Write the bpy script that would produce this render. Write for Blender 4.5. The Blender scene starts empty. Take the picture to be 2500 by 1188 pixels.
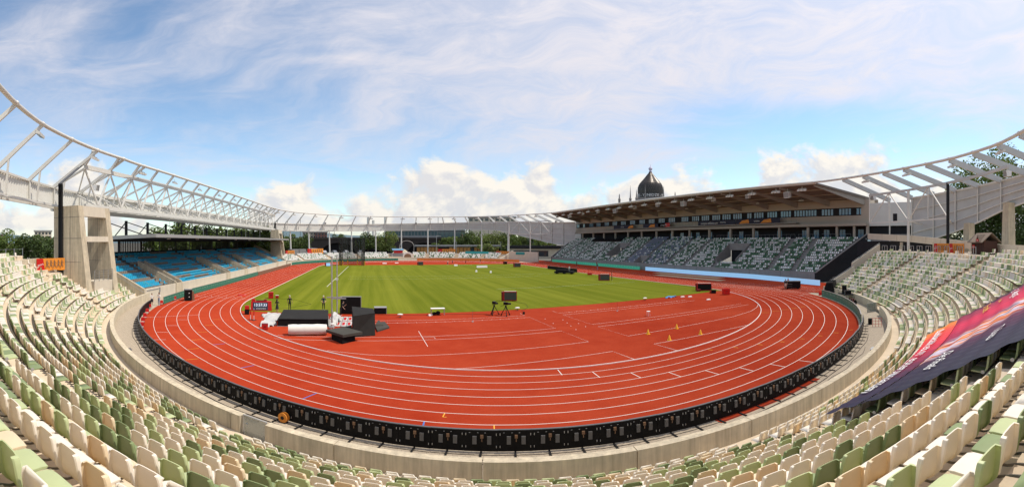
import bpy, bmesh, math, random
import numpy as np
from mathutils import Vector, Matrix
R = math.radians
scene = bpy.context.scene
COL = scene.collection

# ---------------------------------------------------------------- camera
CX, CY, CH = -19.544, -102.405, 8.41          # standing in the upper rows of the near curve
PXR, HOR = 1034.57, 590.68                    # panorama: pixels per radian, horizon row (2500 x 1188)
YAW = -0.3405
cam = bpy.data.cameras.new('camera'); cam_o = bpy.data.objects.new('camera', cam); COL.objects.link(cam_o)
cam_o.location = (CX, CY, CH); cam_o.rotation_euler = (R(90), 0, YAW)
cam.type = 'PANO'; cam.panorama_type = 'EQUIRECTANGULAR'
cam.longitude_min = -1250 / PXR; cam.longitude_max = 1250 / PXR
cam.latitude_min = -(1188 - HOR) / PXR; cam.latitude_max = HOR / PXR
cam.clip_start = 0.05; cam.clip_end = 20000
scene.camera = cam_o

# ---------------------------------------------------------------- sun and sky
SUN_EL = R(59.5); SUN_AZ = R(-12)              # azimuth from +x towards +y
sdir = Vector((math.cos(SUN_EL) * math.cos(SUN_AZ), math.cos(SUN_EL) * math.sin(SUN_AZ), math.sin(SUN_EL)))
sl = bpy.data.lights.new('sun', 'SUN'); sl.energy = 3.7; sl.angle = R(0.5); sl.color = (1.0, 0.915, 0.79)
so = bpy.data.objects.new('sun', sl); COL.objects.link(so)
so.rotation_euler = sdir.to_track_quat('Z', 'Y').to_euler(); so.location = (60, -20, 80)

world = bpy.data.worlds.new('World'); scene.world = world; world.use_nodes = True
NT = world.node_tree; NT.nodes.clear()
def N(t, **kw):
    n = NT.nodes.new(t)
    for k, v in kw.items(): setattr(n, k, v)
    return n
def LK(a, b): NT.links.new(a, b)
def MA(op, a, b=None, c=None, clamp=False):
    n = N('ShaderNodeMath', operation=op); n.use_clamp = clamp
    for i, x in enumerate((a, b, c)):
        if x is None: continue
        if isinstance(x, (int, float)): n.inputs[i].default_value = x
        else: LK(x, n.inputs[i])
    return n.outputs[0]
def SM(x, lo, hi):
    n = N('ShaderNodeMapRange'); n.interpolation_type = 'SMOOTHSTEP'
    n.inputs[1].default_value = lo; n.inputs[2].default_value = hi; n.inputs[3].default_value = 0; n.inputs[4].default_value = 1
    LK(x, n.inputs[0]); return n.outputs[0]
def NZ(vec, scale, detail=6, rough=0.55, dist=0.0):
    n = N('ShaderNodeTexNoise'); n.inputs['Scale'].default_value = scale; n.inputs['Detail'].default_value = detail
    n.inputs['Roughness'].default_value = rough; n.inputs['Distortion'].default_value = dist
    LK(vec, n.inputs['Vector']); return n.outputs['Fac']
def VX(x, y, z):
    n = N('ShaderNodeCombineXYZ')
    for i, q in enumerate((x, y, z)):
        if isinstance(q, (int, float)): n.inputs[i].default_value = q
        else: LK(q, n.inputs[i])
    return n.outputs[0]
def MIXC(f, a, b):
    n = N('ShaderNodeMix', data_type='RGBA')
    if isinstance(f, (int, float)): n.inputs[0].default_value = f
    else: LK(f, n.inputs[0])
    for i, x in ((6, a), (7, b)):
        if isinstance(x, tuple): n.inputs[i].default_value = (*x, 1)
        else: LK(x, n.inputs[i])
    return n.outputs[2]
sky = N('ShaderNodeTexSky', sky_type='NISHITA'); sky.sun_disc = False
sky.sun_elevation = SUN_EL; sky.sun_rotation = R(90) - SUN_AZ
sky.air_density = 1.0; sky.dust_density = 0.6; sky.ozone_density = 2.2; sky.altitude = 100
tc = N('ShaderNodeTexCoord'); sep = N('ShaderNodeSeparateXYZ'); LK(tc.outputs['Generated'], sep.inputs[0])
dx, dy, dz = sep.outputs
el = MA('ARCSINE', dz); az = MA('ARCTAN2', dx, dy)         # azimuth from +y, positive to the right
# high thin cirrus: noise on a flat layer, stretched along one wind direction
dzp = MA('ADD', MA('MAXIMUM', dz, 0.0), 0.10)
px = MA('DIVIDE', dx, dzp); py = MA('DIVIDE', dy, dzp)
ca, sa = math.cos(R(33)), math.sin(R(33))
qx = MA('ADD', MA('MULTIPLY', px, ca), MA('MULTIPLY', py, sa))
qy = MA('SUBTRACT', MA('MULTIPLY', py, ca), MA('MULTIPLY', px, sa))
warp = NZ(VX(MA('MULTIPLY', qx, 0.5), qy, 3.1), 0.8, 4, 0.5)
# drifts lie as long, slightly tilted bands: noise on the view direction, squeezed in height
along = MA('ADD', MA('MULTIPLY', dx, math.cos(R(20))), MA('MULTIPLY', dy, -math.sin(R(20))))
band = MA('ADD', MA('SUBTRACT', MA('MULTIPLY', dz, 3.0), MA('MULTIPLY', along, 0.55)), MA('MULTIPLY', warp, 0.9))
c1 = NZ(VX(MA('MULTIPLY', dx, 0.9), MA('MULTIPLY', dy, 0.9), band), 1.5, 8, 0.60, 0.35)
c2 = NZ(VX(MA('MULTIPLY', qx, 0.3), MA('MULTIPLY', qy, 0.35), 7.7), 0.55, 3, 0.5)
c3 = NZ(VX(MA('MULTIPLY', dx, 2.0), MA('MULTIPLY', dy, 2.0), MA('MULTIPLY', band, 2.6)), 1.6, 8, 0.64, 0.6)
sdot = N('ShaderNodeVectorMath', operation='DOT_PRODUCT'); LK(tc.outputs['Generated'], sdot.inputs[0]); sdot.inputs[1].default_value = sdir
sd = MA('MAXIMUM', sdot.outputs['Value'], 0.0)
cov = MA('ADD', MA('ADD', MA('MULTIPLY', c1, 0.55), MA('MULTIPLY', c2, 0.42)), MA('MULTIPLY', c3, 0.36))
cov = MA('ADD', cov, MA('MULTIPLY', sd, 0.15))
cov = MA('ADD', cov, MA('MULTIPLY', SM(el, R(8), R(30)), 0.05))
def PX(u): return (u - 1250) / PXR - YAW                    # photograph column -> azimuth
def PY(v): return (HOR - v) / PXR
def blob(u, v, su, sv, k):                                   # broad drift of thin cloud
    a = MA('POWER', MA('DIVIDE', MA('SUBTRACT', az, PX(u)), su / PXR), 2.0); b = MA('POWER', MA('DIVIDE', MA('SUBTRACT', el, PY(v)), sv / PXR), 2.0)
    return MA('MULTIPLY', MA('EXPONENT', MA('MULTIPLY', MA('ADD', a, b), -1.0)), k)
for q in [(1250, 230, 480, 150, .13), (1650, 90, 700, 130, .13), (2350, 90, 350, 130, .10), (110, 190, 150, 230, .10), (620, 330, 330, 70, .07), (1950, 300, 420, 62, -.17), (560, 60, 260, 80, -.10), (350, 440, 230, 70, -.08), (1500, 390, 200, 25, .10), (2400, 260, 160, 40, .08), (820, 145, 130, 14, .10)]:
    cov = MA('ADD', cov, blob(*q))
cirrus = MA('MULTIPLY', SM(cov, 0.56, 0.90), 0.98)
c4 = NZ(VX(MA('MULTIPLY', dx, 2.6), MA('MULTIPLY', dy, 2.6), MA('MULTIPLY', band, 2.2)), 2.0, 9, 0.66, 0.8)
cirrus = MA('MULTIPLY', cirrus, MA('ADD', 0.58, MA('MULTIPLY', SM(c4, 0.30, 0.70), 0.46)))
cirrus = MA('MULTIPLY', cirrus, SM(el, R(1), R(9)))
# fair-weather cumulus standing along the horizon: top height as a curve of azimuth, edge broken up by noise
fc = N('ShaderNodeFloatCurve'); cv = fc.mapping.curves[0]
def PX(u): return (u - 1250) / PXR - YAW                    # photograph column -> azimuth
tops = [(-1.6, .05), (PX(0), .075), (PX(60), .05), (PX(150), .175), (PX(260), .15), (PX(330), .03), (PX(560), .045), (PX(630), .085), (PX(690), .115),
        (PX(740), .135), (PX(790), .10), (PX(860), .105), (PX(960), .135), (PX(1080), .155), (PX(1170), .11), (PX(1300), .18), (PX(1350), .16), (PX(1400), .10),
        (PX(1520), .11), (PX(1640), .135), (PX(1730), .15), (PX(1800), .08), (PX(1860), .155), (PX(1960), .18), (PX(2090), .19), (PX(2180), .17), (PX(2280), .10), (1.6, .08), (2.4, .09)]
A0, A1 = -3.2, 3.2
xs = sorted([(0.0, .06), (1.0, .06)] + [((a - A0) / (A1 - A0), t * 4) for a, t in tops])
while len(cv.points) < len(xs): cv.points.new(0.5, 0.5)
for p, (x, y) in zip(cv.points, xs): p.location = (x, min(y, 1)); p.handle_type = 'AUTO'
fc.mapping.update()
LK(MA('DIVIDE', MA('SUBTRACT', az, A0), A1 - A0), fc.inputs['Value'])
top = MA('ADD', MA('MULTIPLY', fc.outputs[0], 0.25), 0.038)
cvec = VX(MA('MULTIPLY', az, 1.0), MA('MULTIPLY', el, 1.25), 0.7)
n1 = NZ(cvec, 9.0, 9, 0.56, 0.25)
cvec2 = VX(MA('ADD', MA('MULTIPLY', az, 1.0), 0.014), MA('ADD', MA('MULTIPLY', el, 1.25), 0.020), 0.7)
n2 = NZ(cvec2, 9.0, 9, 0.56, 0.25)
den = MA('ADD', MA('MULTIPLY', MA('SUBTRACT', top, el), 9.0), MA('MULTIPLY', MA('SUBTRACT', n1, 0.5), 2.9))
cum = SM(den, 0.05, 0.55)
cum = MA('MULTIPLY', cum, SM(el, R(0.2), R(2.2)))
lit = MA('ADD', MA('MULTIPLY', MA('SUBTRACT', n1, n2), 7.5), 0.55, clamp=True)
lit = MA('ADD', MA('MULTIPLY', lit, 0.75), MA('MULTIPLY', SM(el, R(0.5), R(8)), 0.3), clamp=True)
SKYG = 1.0
skyc = N('ShaderNodeVectorMath', operation='MULTIPLY'); LK(sky.outputs[0], skyc.inputs[0]); skyc.inputs[1].default_value = (1.14, 1.22, 1.18)
circ = N('ShaderNodeVectorMath', operation='SCALE'); circ.inputs[0].default_value = (4.9, 4.8, 5.2)
LK(MA('ADD', 1.0, MA('MULTIPLY', MA('POWER', sd, 3.0), 0.25)), circ.inputs['Scale'])
col = MIXC(cirrus, skyc.outputs[0], circ.outputs[0])
cumc = MIXC(lit, (4.1, 4.15, 4.5), (6.3, 5.85, 5.2))
col = MIXC(MA('MULTIPLY', cum, 0.93), col, cumc)
bg = N('ShaderNodeBackground'); LK(col, bg.inputs[0]); bg.inputs[1].default_value = 0.15
LK(bg.outputs[0], N('ShaderNodeOutputWorld').inputs[0])
scene.view_settings.view_transform = 'Standard'; scene.view_settings.look = 'None'
scene.view_settings.exposure = 0.12; scene.view_settings.gamma = 1.0; scene.view_settings.use_curve_mapping = False
world.cycles.sampling_method = 'NONE'                        # the smooth sky is found by the bounces; every light sample goes to the sun
scene.cycles.max_bounces = 6; scene.cycles.transparent_max_bounces = 12
scene.cycles.sample_clamp_indirect = 4.0
scene.cycles.use_denoising = True

# ---------------------------------------------------------------- materials
MATS = {}
def mat(name, rgb, rough=0.6, var=0.12, scale=3.0, bump=0.0, bscale=40.0, metal=0.0, spec=0.35, diffr=0.0, stain=0.0, island=0.0, alpha=1.0, trans=0.0, emis=None, coords='Object', vscale=(1, 1, 1)):
    m = bpy.data.materials.new(name); m.use_nodes = True; t = m.node_tree; b = t.nodes['Principled BSDF']
    b.inputs['Roughness'].default_value = rough; b.inputs['Metallic'].default_value = metal
    b.inputs['Specular IOR Level'].default_value = spec; b.inputs['Diffuse Roughness'].default_value = diffr
    b.inputs['Base Color'].default_value = (*rgb, 1)
    if alpha < 1: b.inputs['Alpha'].default_value = alpha
    if trans: b.inputs['Transmission Weight'].default_value = trans
    if emis: b.inputs['Emission Color'].default_value = (*emis[0], 1); b.inputs['Emission Strength'].default_value = emis[1]; m.cycles.emission_sampling = 'NONE'
    c = t.nodes.new('ShaderNodeTexCoord'); vec = c.outputs[coords]
    if vscale != (1, 1, 1):
        mp = t.nodes.new('ShaderNodeMapping'); mp.inputs['Scale'].default_value = vscale; t.links.new(vec, mp.inputs['Vector']); vec = mp.outputs[0]
    out = None
    def mul(prev, fac_sock, lo, hi):
        r = t.nodes.new('ShaderNodeMapRange'); r.inputs[1].default_value = 0.25; r.inputs[2].default_value = 0.75; r.inputs[3].default_value = lo; r.inputs[4].default_value = hi
        t.links.new(fac_sock, r.inputs[0])
        v = t.nodes.new('ShaderNodeVectorMath'); v.operation = 'SCALE'
        if prev is None: v.inputs[0].default_value = rgb
        else: t.links.new(prev, v.inputs[0])
        t.links.new(r.outputs[0], v.inputs['Scale']); return v.outputs[0]
    if var > 0:
        n = t.nodes.new('ShaderNodeTexNoise'); n.inputs['Scale'].default_value = scale; n.inputs['Detail'].default_value = 5; n.inputs['Roughness'].default_value = 0.6
        t.links.new(vec, n.inputs['Vector']); out = mul(out, n.outputs['Fac'], 1 - var, 1 + var)
    if stain > 0:                                            # vertical run-off streaks
        mp = t.nodes.new('ShaderNodeMapping'); mp.inputs['Scale'].default_value = (2.6, 2.6, 0.12); t.links.new(c.outputs[coords], mp.inputs['Vector'])
        n = t.nodes.new('ShaderNodeTexNoise'); n.inputs['Scale'].default_value = 1.6; n.inputs['Detail'].default_value = 7; n.inputs['Roughness'].default_value = 0.7
        t.links.new(mp.outputs[0], n.inputs['Vector']); out = mul(out, n.outputs['Fac'], 1 - stain, 1 + stain * 0.45)
    if island > 0:
        g = t.nodes.new('ShaderNodeNewGeometry'); r = t.nodes.new('ShaderNodeMapRange'); r.inputs[3].default_value = 0.25; r.inputs[4].default_value = 0.75
        t.links.new(g.outputs['Random Per Island'], r.inputs[0]); out = mul(out, r.outputs[0], 1 - island, 1 + island)
    if out is not None: t.links.new(out, b.inputs['Base Color'])
    if bump > 0:
        n = t.nodes.new('ShaderNodeTexNoise'); n.inputs['Scale'].default_value = bscale; n.inputs['Detail'].default_value = 4
        t.links.new(vec, n.inputs['Vector']); bp = t.nodes.new('ShaderNodeBump'); bp.inputs['Strength'].default_value = bump; bp.inputs['Distance'].default_value = 0.02
        t.links.new(n.outputs['Fac'], bp.inputs['Height']); t.links.new(bp.outputs[0], b.inputs['Normal'])
    MATS[name] = m; return m
M = MATS
mat('track', (0.42, 0.040, 0.013), 0.9, 0.10, 0.22, 0.3, 60, diffr=1.0, spec=0.03)
mat('line_white', (0.70, 0.66, 0.60), 0.7, 0.06, 8)
mat('mark_yellow', (0.75, 0.36, 0.03), 0.7, 0.05); mat('mark_blue', (0.05, 0.16, 0.45), 0.7, 0.05)
mat('steel_rail', (0.80, 0.78, 0.74), 0.5, 0.05)
mat('concrete', (0.60, 0.515, 0.375), 0.85, 0.12, 1.6, 0.25, 30, stain=0.42, diffr=0.5)
mat('concrete_pale', (0.62, 0.55, 0.44), 0.85, 0.08, 0.8, 0.15, 30, stain=0.10, diffr=0.5)
mat('concrete_grey', (0.27, 0.25, 0.235), 0.85, 0.10, 0.9, 0.2, 20, stain=0.12)
mat('terrace', (0.65, 0.545, 0.41), 0.9, 0.12, 0.7, 0.2, 25, diffr=0.5)
mat('paving', (0.55, 0.465, 0.355), 0.9, 0.10, 0.5, 0.2, 30, diffr=0.5)
mat('dark_wall', (0.025, 0.025, 0.028), 0.8, 0.15, 0.5, spec=0.15)
mat('black_fabric', (0.012, 0.0115, 0.012), 0.85, 0.25, 1.5, spec=0.1); mat('black_metal', (0.016, 0.016, 0.017), 0.55, 0.15, 4, spec=0.2)
mat('black_plastic', (0.009, 0.0085, 0.0085), 0.6, 0.25, 6, spec=0.12); mat('grey_box', (0.13, 0.125, 0.12), 0.5, 0.15, 6)
mat('dark_grey', (0.10, 0.10, 0.105), 0.55, 0.12, 2); mat('mid_grey', (0.27, 0.27, 0.265), 0.55, 0.12, 2)
mat('foam_black', (0.012, 0.011, 0.011), 0.85, 0.15, 1.2, 0.1, 12, spec=0.1); mat('foam_dark', (0.026, 0.024, 0.022), 0.85, 0.15, 1.0, 0.1, 10, spec=0.12); mat('foam_grey_glare', (0.065, 0.061, 0.052), 0.85, 0.12, 1.0, 0.1, 10, spec=0.12)  # the lightest foam grey has sun glare mixed into its colour
mat('white_steel', (0.63, 0.61, 0.56), 0.45, 0.06, 0.8); mat('white_clad', (0.64, 0.625, 0.575), 0.5, 0.06, 0.4)
mat('grey_clad', (0.50, 0.50, 0.485), 0.5, 0.08, 0.3); mat('white_paint', (0.78, 0.76, 0.72), 0.5, 0.05, 2)
mat('galv', (0.45, 0.45, 0.44), 0.4, 0.08, 6, metal=0.5); mat('chrome_dark', (0.18, 0.18, 0.175), 0.35, 0.1, metal=0.6)
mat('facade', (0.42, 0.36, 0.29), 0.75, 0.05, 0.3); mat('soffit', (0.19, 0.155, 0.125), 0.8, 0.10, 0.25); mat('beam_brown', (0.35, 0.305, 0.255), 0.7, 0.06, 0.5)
mat('glass_dark', (0.02, 0.03, 0.04), 0.06, 0.0, spec=0.8); mat('glass_blue', (0.06, 0.19, 0.30), 0.08, 0.12, 0.6, spec=0.9)
mat('glass_teal', (0.06, 0.11, 0.115), 0.08, 0.1, 0.3, spec=0.8); mat('glass_pane', (0.20, 0.24, 0.22), 0.05, 0.0, alpha=0.55, spec=0.8)
mat('led_blue', (0.22, 0.42, 0.60), 0.4, 0.03, 0.4, emis=((0.30, 0.55, 0.82), 0.62))
mat('board_green', (0.03, 0.20, 0.13), 0.5, 0.05, 1); mat('board_green_bright', (0.04, 0.36, 0.22), 0.5, 0.05, 1, emis=((0.04, 0.34, 0.21), .35)); mat('board_teal', (0.03, 0.25, 0.24), 0.5, 0.05, 1)  # the bright green boards are LED displays, so they glow
mat('print_white', (0.78, 0.78, 0.76), 0.6, 0.0); mat('print_pale_green', (0.42, 0.62, 0.50), 0.6, 0.0); mat('board_orange', (0.72, 0.26, 0.035), 0.55, 0.12, 0.8)
mat('print_dark', (0.12, 0.05, 0.02), 0.6, 0.0); mat('board_brown', (0.22, 0.125, 0.07), 0.7, 0.15, 1)
mat('red_paint', (0.52, 0.015, 0.012), 0.4, 0.08, 3); mat('red_dark', (0.20, 0.012, 0.012), 0.5, 0.1, 3)
mat('screen_off', (0.055, 0.058, 0.055), 0.35, 0.05, 2); mat('screen_on', (0.02, 0.03, 0.05), 0.3, 0.0, emis=((0.012, 0.016, 0.028), 1.0)); mat('digit_lit', (0.6, 0.65, 0.72), 0.4, 0.0, emis=((0.70, 0.80, 0.95), 0.9))
mat('cream', (0.93, 0.885, 0.79), 0.42, 0.05, 4, bump=0.02, spec=0.4); mat('tan', (0.87, 0.75, 0.53), 0.42, 0.08, 4, spec=0.4)
mat('sage', (0.59, 0.65, 0.37), 0.42, 0.07, 4, spec=0.4); mat('olive', (0.27, 0.335, 0.155), 0.42, 0.09, 4, spec=0.4)
mat('seat_white', (0.80, 0.79, 0.75), 0.5, 0.05, 1, island=0.12); mat('seat_green', (0.06, 0.17, 0.085), 0.5, 0.1, 1, island=0.2); mat('seat_mint', (0.30, 0.42, 0.30), 0.5, 0.1, 1); mat('seat_bluegrey', (0.24, 0.27, 0.36), 0.5, 0.1, 1)
mat('seat_blue', (0.018, 0.34, 0.53), 0.45, 0.06, 1, island=0.08); mat('seat_teal', (0.05, 0.36, 0.42), 0.5, 0.06, 1); mat('seat_taupe', (0.22, 0.185, 0.15), 0.6, 0.1, 1)
mat('bark', (0.10, 0.075, 0.05), 0.9, 0.2, 3); mat('leaf', (0.080, 0.120, 0.027), 0.6, 0.3, 0.25, island=0.5); mat('leaf_dark', (0.048, 0.078, 0.020), 0.6, 0.3, 0.25, island=0.5); mat('leaf_light', (0.125, 0.155, 0.045), 0.6, 0.25, 0.25, island=0.35)
mat('stone_dark', (0.042, 0.034, 0.030), 0.9, 0.25, 0.3); mat('brick_dark', (0.085, 0.062, 0.052), 0.9, 0.25, 0.6); mat('wood_dark', (0.062, 0.025, 0.016), 0.75, 0.2, 3, vscale=(1, 1, 8)); mat('shingle', (0.22, 0.17, 0.13), 0.9, 0.3, 6)
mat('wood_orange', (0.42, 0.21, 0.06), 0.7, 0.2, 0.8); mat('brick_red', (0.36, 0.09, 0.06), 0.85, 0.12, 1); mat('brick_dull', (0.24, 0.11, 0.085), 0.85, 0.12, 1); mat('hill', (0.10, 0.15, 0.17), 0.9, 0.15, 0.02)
mat('dome', (0.050, 0.044, 0.040), 0.34, 0.25, 1.2, metal=0.5); mat('dome_window', (0.16, 0.12, 0.06), 0.3, 0.1); mat('gold', (0.70, 0.50, 0.20), 0.35, 0.05, metal=0.6); mat('sandpit', (0.55, 0.44, 0.27), 0.9, 0.1)
mat('skin', (0.55, 0.33, 0.23), 0.5, 0.05, 4); mat('hair_dark', (0.025, 0.018, 0.013), 0.5, 0.1, 8); mat('hair_grey', (0.55, 0.50, 0.44), 0.6, 0.1, 8); mat('hair_blond', (0.40, 0.28, 0.13), 0.6, 0.1, 8)
mat('cloth_black', (0.02, 0.02, 0.022), 0.8, 0.2, 8); mat('cloth_white', (0.72, 0.70, 0.66), 0.8, 0.05, 8); mat('cloth_navy', (0.025, 0.035, 0.08), 0.8, 0.1, 8); mat('cloth_denim', (0.28, 0.36, 0.46), 0.8, 0.1, 8); mat('cloth_red', (0.50, 0.03, 0.03), 0.8, 0.1, 8); mat('cloth_khaki', (0.52, 0.42, 0.34), 0.8, 0.1, 8)
mat('tarp_white', (0.50, 0.49, 0.465), 0.6, 0.10, 2, 0.2, 6); mat('cushion', (0.70, 0.665, 0.60), 0.65, 0.06, 1.5, 0.1, 5); mat('cone_yellow', (0.80, 0.42, 0.02), 0.5, 0.06, 4)
mat('banner_red', (0.62, 0.02, 0.045), 0.6, 0.10, 2); mat('banner_navy', (0.022, 0.022, 0.045), 0.6, 0.2, 2); mat('banner_orange', (0.78, 0.20, 0.03), 0.6, 0.06, 2); mat('banner_purple', (0.10, 0.012, 0.04), 0.6, 0.25, 1.0); mat('banner_gold', (0.75, 0.45, 0.08), 0.6, 0.05); mat('banner_lilac', (0.55, 0.50, 0.62), 0.6, 0.05)
mat('car_white', (0.72, 0.72, 0.72), 0.3, 0.03); mat('car_silver', (0.35, 0.36, 0.37), 0.3, 0.03, metal=0.4); mat('blue_plastic', (0.02, 0.22, 0.52), 0.45, 0.1)
def translucent(name, col, w):                                # thin plastic lets some sun through
    t = M[name].node_tree; b = t.nodes['Principled BSDF']; o = t.nodes['Material Output']; tr = t.nodes.new('ShaderNodeBsdfTranslucent'); tr.inputs[0].default_value = (*col, 1)
    mx = t.nodes.new('ShaderNodeMixShader'); mx.inputs[0].default_value = w; t.links.new(b.outputs[0], mx.inputs[1]); t.links.new(tr.outputs[0], mx.inputs[2]); t.links.new(mx.outputs[0], o.inputs[0])
translucent('cream', (0.96, 0.80, 0.56), .30); translucent('tan', (0.92, 0.66, 0.34), .30); translucent('sage', (0.66, 0.72, 0.28), .28); translucent('olive', (0.30, 0.42, 0.12), .20)
for q in ('leaf', 'leaf_dark', 'leaf_light'): translucent(q, (0.22, 0.30, 0.03) if q != 'leaf_dark' else (0.12, 0.17, 0.02), .25)
# net of the throwing cage: thin dark mesh, mostly open
mat('net', (0.012, 0.016, 0.013), 0.8, 0.0, alpha=0.55)
def mat_grass():
    m = bpy.data.materials.new('grass'); m.use_nodes = True; t = m.node_tree; b = t.nodes['Principled BSDF']
    b.inputs['Roughness'].default_value = 0.9; b.inputs['Diffuse Roughness'].default_value = 1.0; b.inputs['Specular IOR Level'].default_value = 0.02
    c = t.nodes.new('ShaderNodeTexCoord')
    def nz(vs, sc, det=4, rg=0.6):
        mp = t.nodes.new('ShaderNodeMapping'); mp.inputs['Scale'].default_value = vs; t.links.new(c.outputs['Object'], mp.inputs['Vector'])
        n = t.nodes.new('ShaderNodeTexNoise'); n.inputs['Scale'].default_value = sc; n.inputs['Detail'].default_value = det; n.inputs['Roughness'].default_value = rg
        t.links.new(mp.outputs[0], n.inputs['Vector']); return n.outputs['Fac']
    a = nz((1.0, 0.022, 1), 0.75, 5); bb = nz((1, 1, 1), 0.05, 3); d = nz((1, 0.25, 1), 6.0, 3); e = nz((1.0, 0.012, 1), 0.16, 2)
    def ma(op, x, y):
        n = t.nodes.new('ShaderNodeMath'); n.operation = op
        for i, q in enumerate((x, y)):
            if isinstance(q, (int, float)): n.inputs[i].default_value = q
            else: t.links.new(q, n.inputs[i])
        return n.outputs[0]
    s = ma('ADD', ma('ADD', ma('MULTIPLY', a, 0.62), ma('MULTIPLY', bb, 0.25)), ma('ADD', ma('MULTIPLY', d, 0.18), ma('MULTIPLY', e, 0.45)))
    r = t.nodes.new('ShaderNodeValToRGB'); r.color_ramp.elements[0].position = 0.52; r.color_ramp.elements[0].color = (0.098, 0.128, 0.0055, 1)
    r.color_ramp.elements[1].position = 0.98; r.color_ramp.elements[1].color = (0.225, 0.238, 0.024, 1)
    t.links.new(s, r.inputs[0]); t.links.new(r.outputs[0], b.inputs['Base Color'])
    n = t.nodes.new('ShaderNodeTexNoise'); n.inputs['Scale'].default_value = 12; t.links.new(c.outputs['Object'], n.inputs['Vector'])
    bp = t.nodes.new('ShaderNodeBump'); bp.inputs['Strength'].default_value = 0.6; bp.inputs['Distance'].default_value = 0.03
    t.links.new(n.outputs['Fac'], bp.inputs['Height']); t.links.new(bp.outputs[0], b.inputs['Normal'])
    MATS['grass'] = m
mat_grass()
def mat_pavers():
    m = M['paving']; t = m.node_tree; b = t.nodes['Principled BSDF']; c = t.nodes.new('ShaderNodeTexCoord')
    br = t.nodes.new('ShaderNodeTexBrick'); br.inputs['Scale'].default_value = 1.0; br.inputs['Brick Width'].default_value = 0.30; br.inputs['Row Height'].default_value = 0.15; br.inputs['Mortar Size'].default_value = 0.008
    br.inputs['Color1'].default_value = (0.46, 0.385, 0.29, 1); br.inputs['Color2'].default_value = (0.40, 0.335, 0.255, 1); br.inputs['Mortar'].default_value = (0.22, 0.18, 0.135, 1)
    t.links.new(c.outputs['Object'], br.inputs['Vector']); t.links.new(br.outputs['Color'], b.inputs['Base Color'])
mat_pavers()
def mat_track():
    m = M['track']; t = m.node_tree; b = t.nodes['Principled BSDF']; c = t.nodes.new('ShaderNodeTexCoord')
    def nz(sc, det, rg, vs=(1, 1, 1)):
        mp = t.nodes.new('ShaderNodeMapping'); mp.inputs['Scale'].default_value = vs; t.links.new(c.outputs['Object'], mp.inputs['Vector'])
        n = t.nodes.new('ShaderNodeTexNoise'); n.inputs['Scale'].default_value = sc; n.inputs['Detail'].default_value = det; n.inputs['Roughness'].default_value = rg; t.links.new(mp.outputs[0], n.inputs['Vector']); return n.outputs['Fac']
    def ma(op, x, y):
        n = t.nodes.new('ShaderNodeMath'); n.operation = op
        for i, q in enumerate((x, y)):
            if isinstance(q, (int, float)): n.inputs[i].default_value = q
            else: t.links.new(q, n.inputs[i])
        return n.outputs[0]
    s = ma('ADD', ma('ADD', ma('MULTIPLY', nz(.07, 4, .6), .55), ma('MULTIPLY', nz(.6, 6, .7), .30)), ma('MULTIPLY', nz(9, 3, .8), .15))
    r = t.nodes.new('ShaderNodeValToRGB'); e = r.color_ramp.elements; e[0].position = .40; e[0].color = (.345, .034, .0115, 1); e[1].position = .60; e[1].color = (.43, .058, .022, 1)
    t.links.new(s, r.inputs[0]); t.links.new(r.outputs[0], b.inputs['Base Color'])
mat_track()
def mat_ground():
    m = mat('ground', (0.16, 0.15, 0.125), 0.95, 0.25, 0.02); return m
mat_ground()

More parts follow.
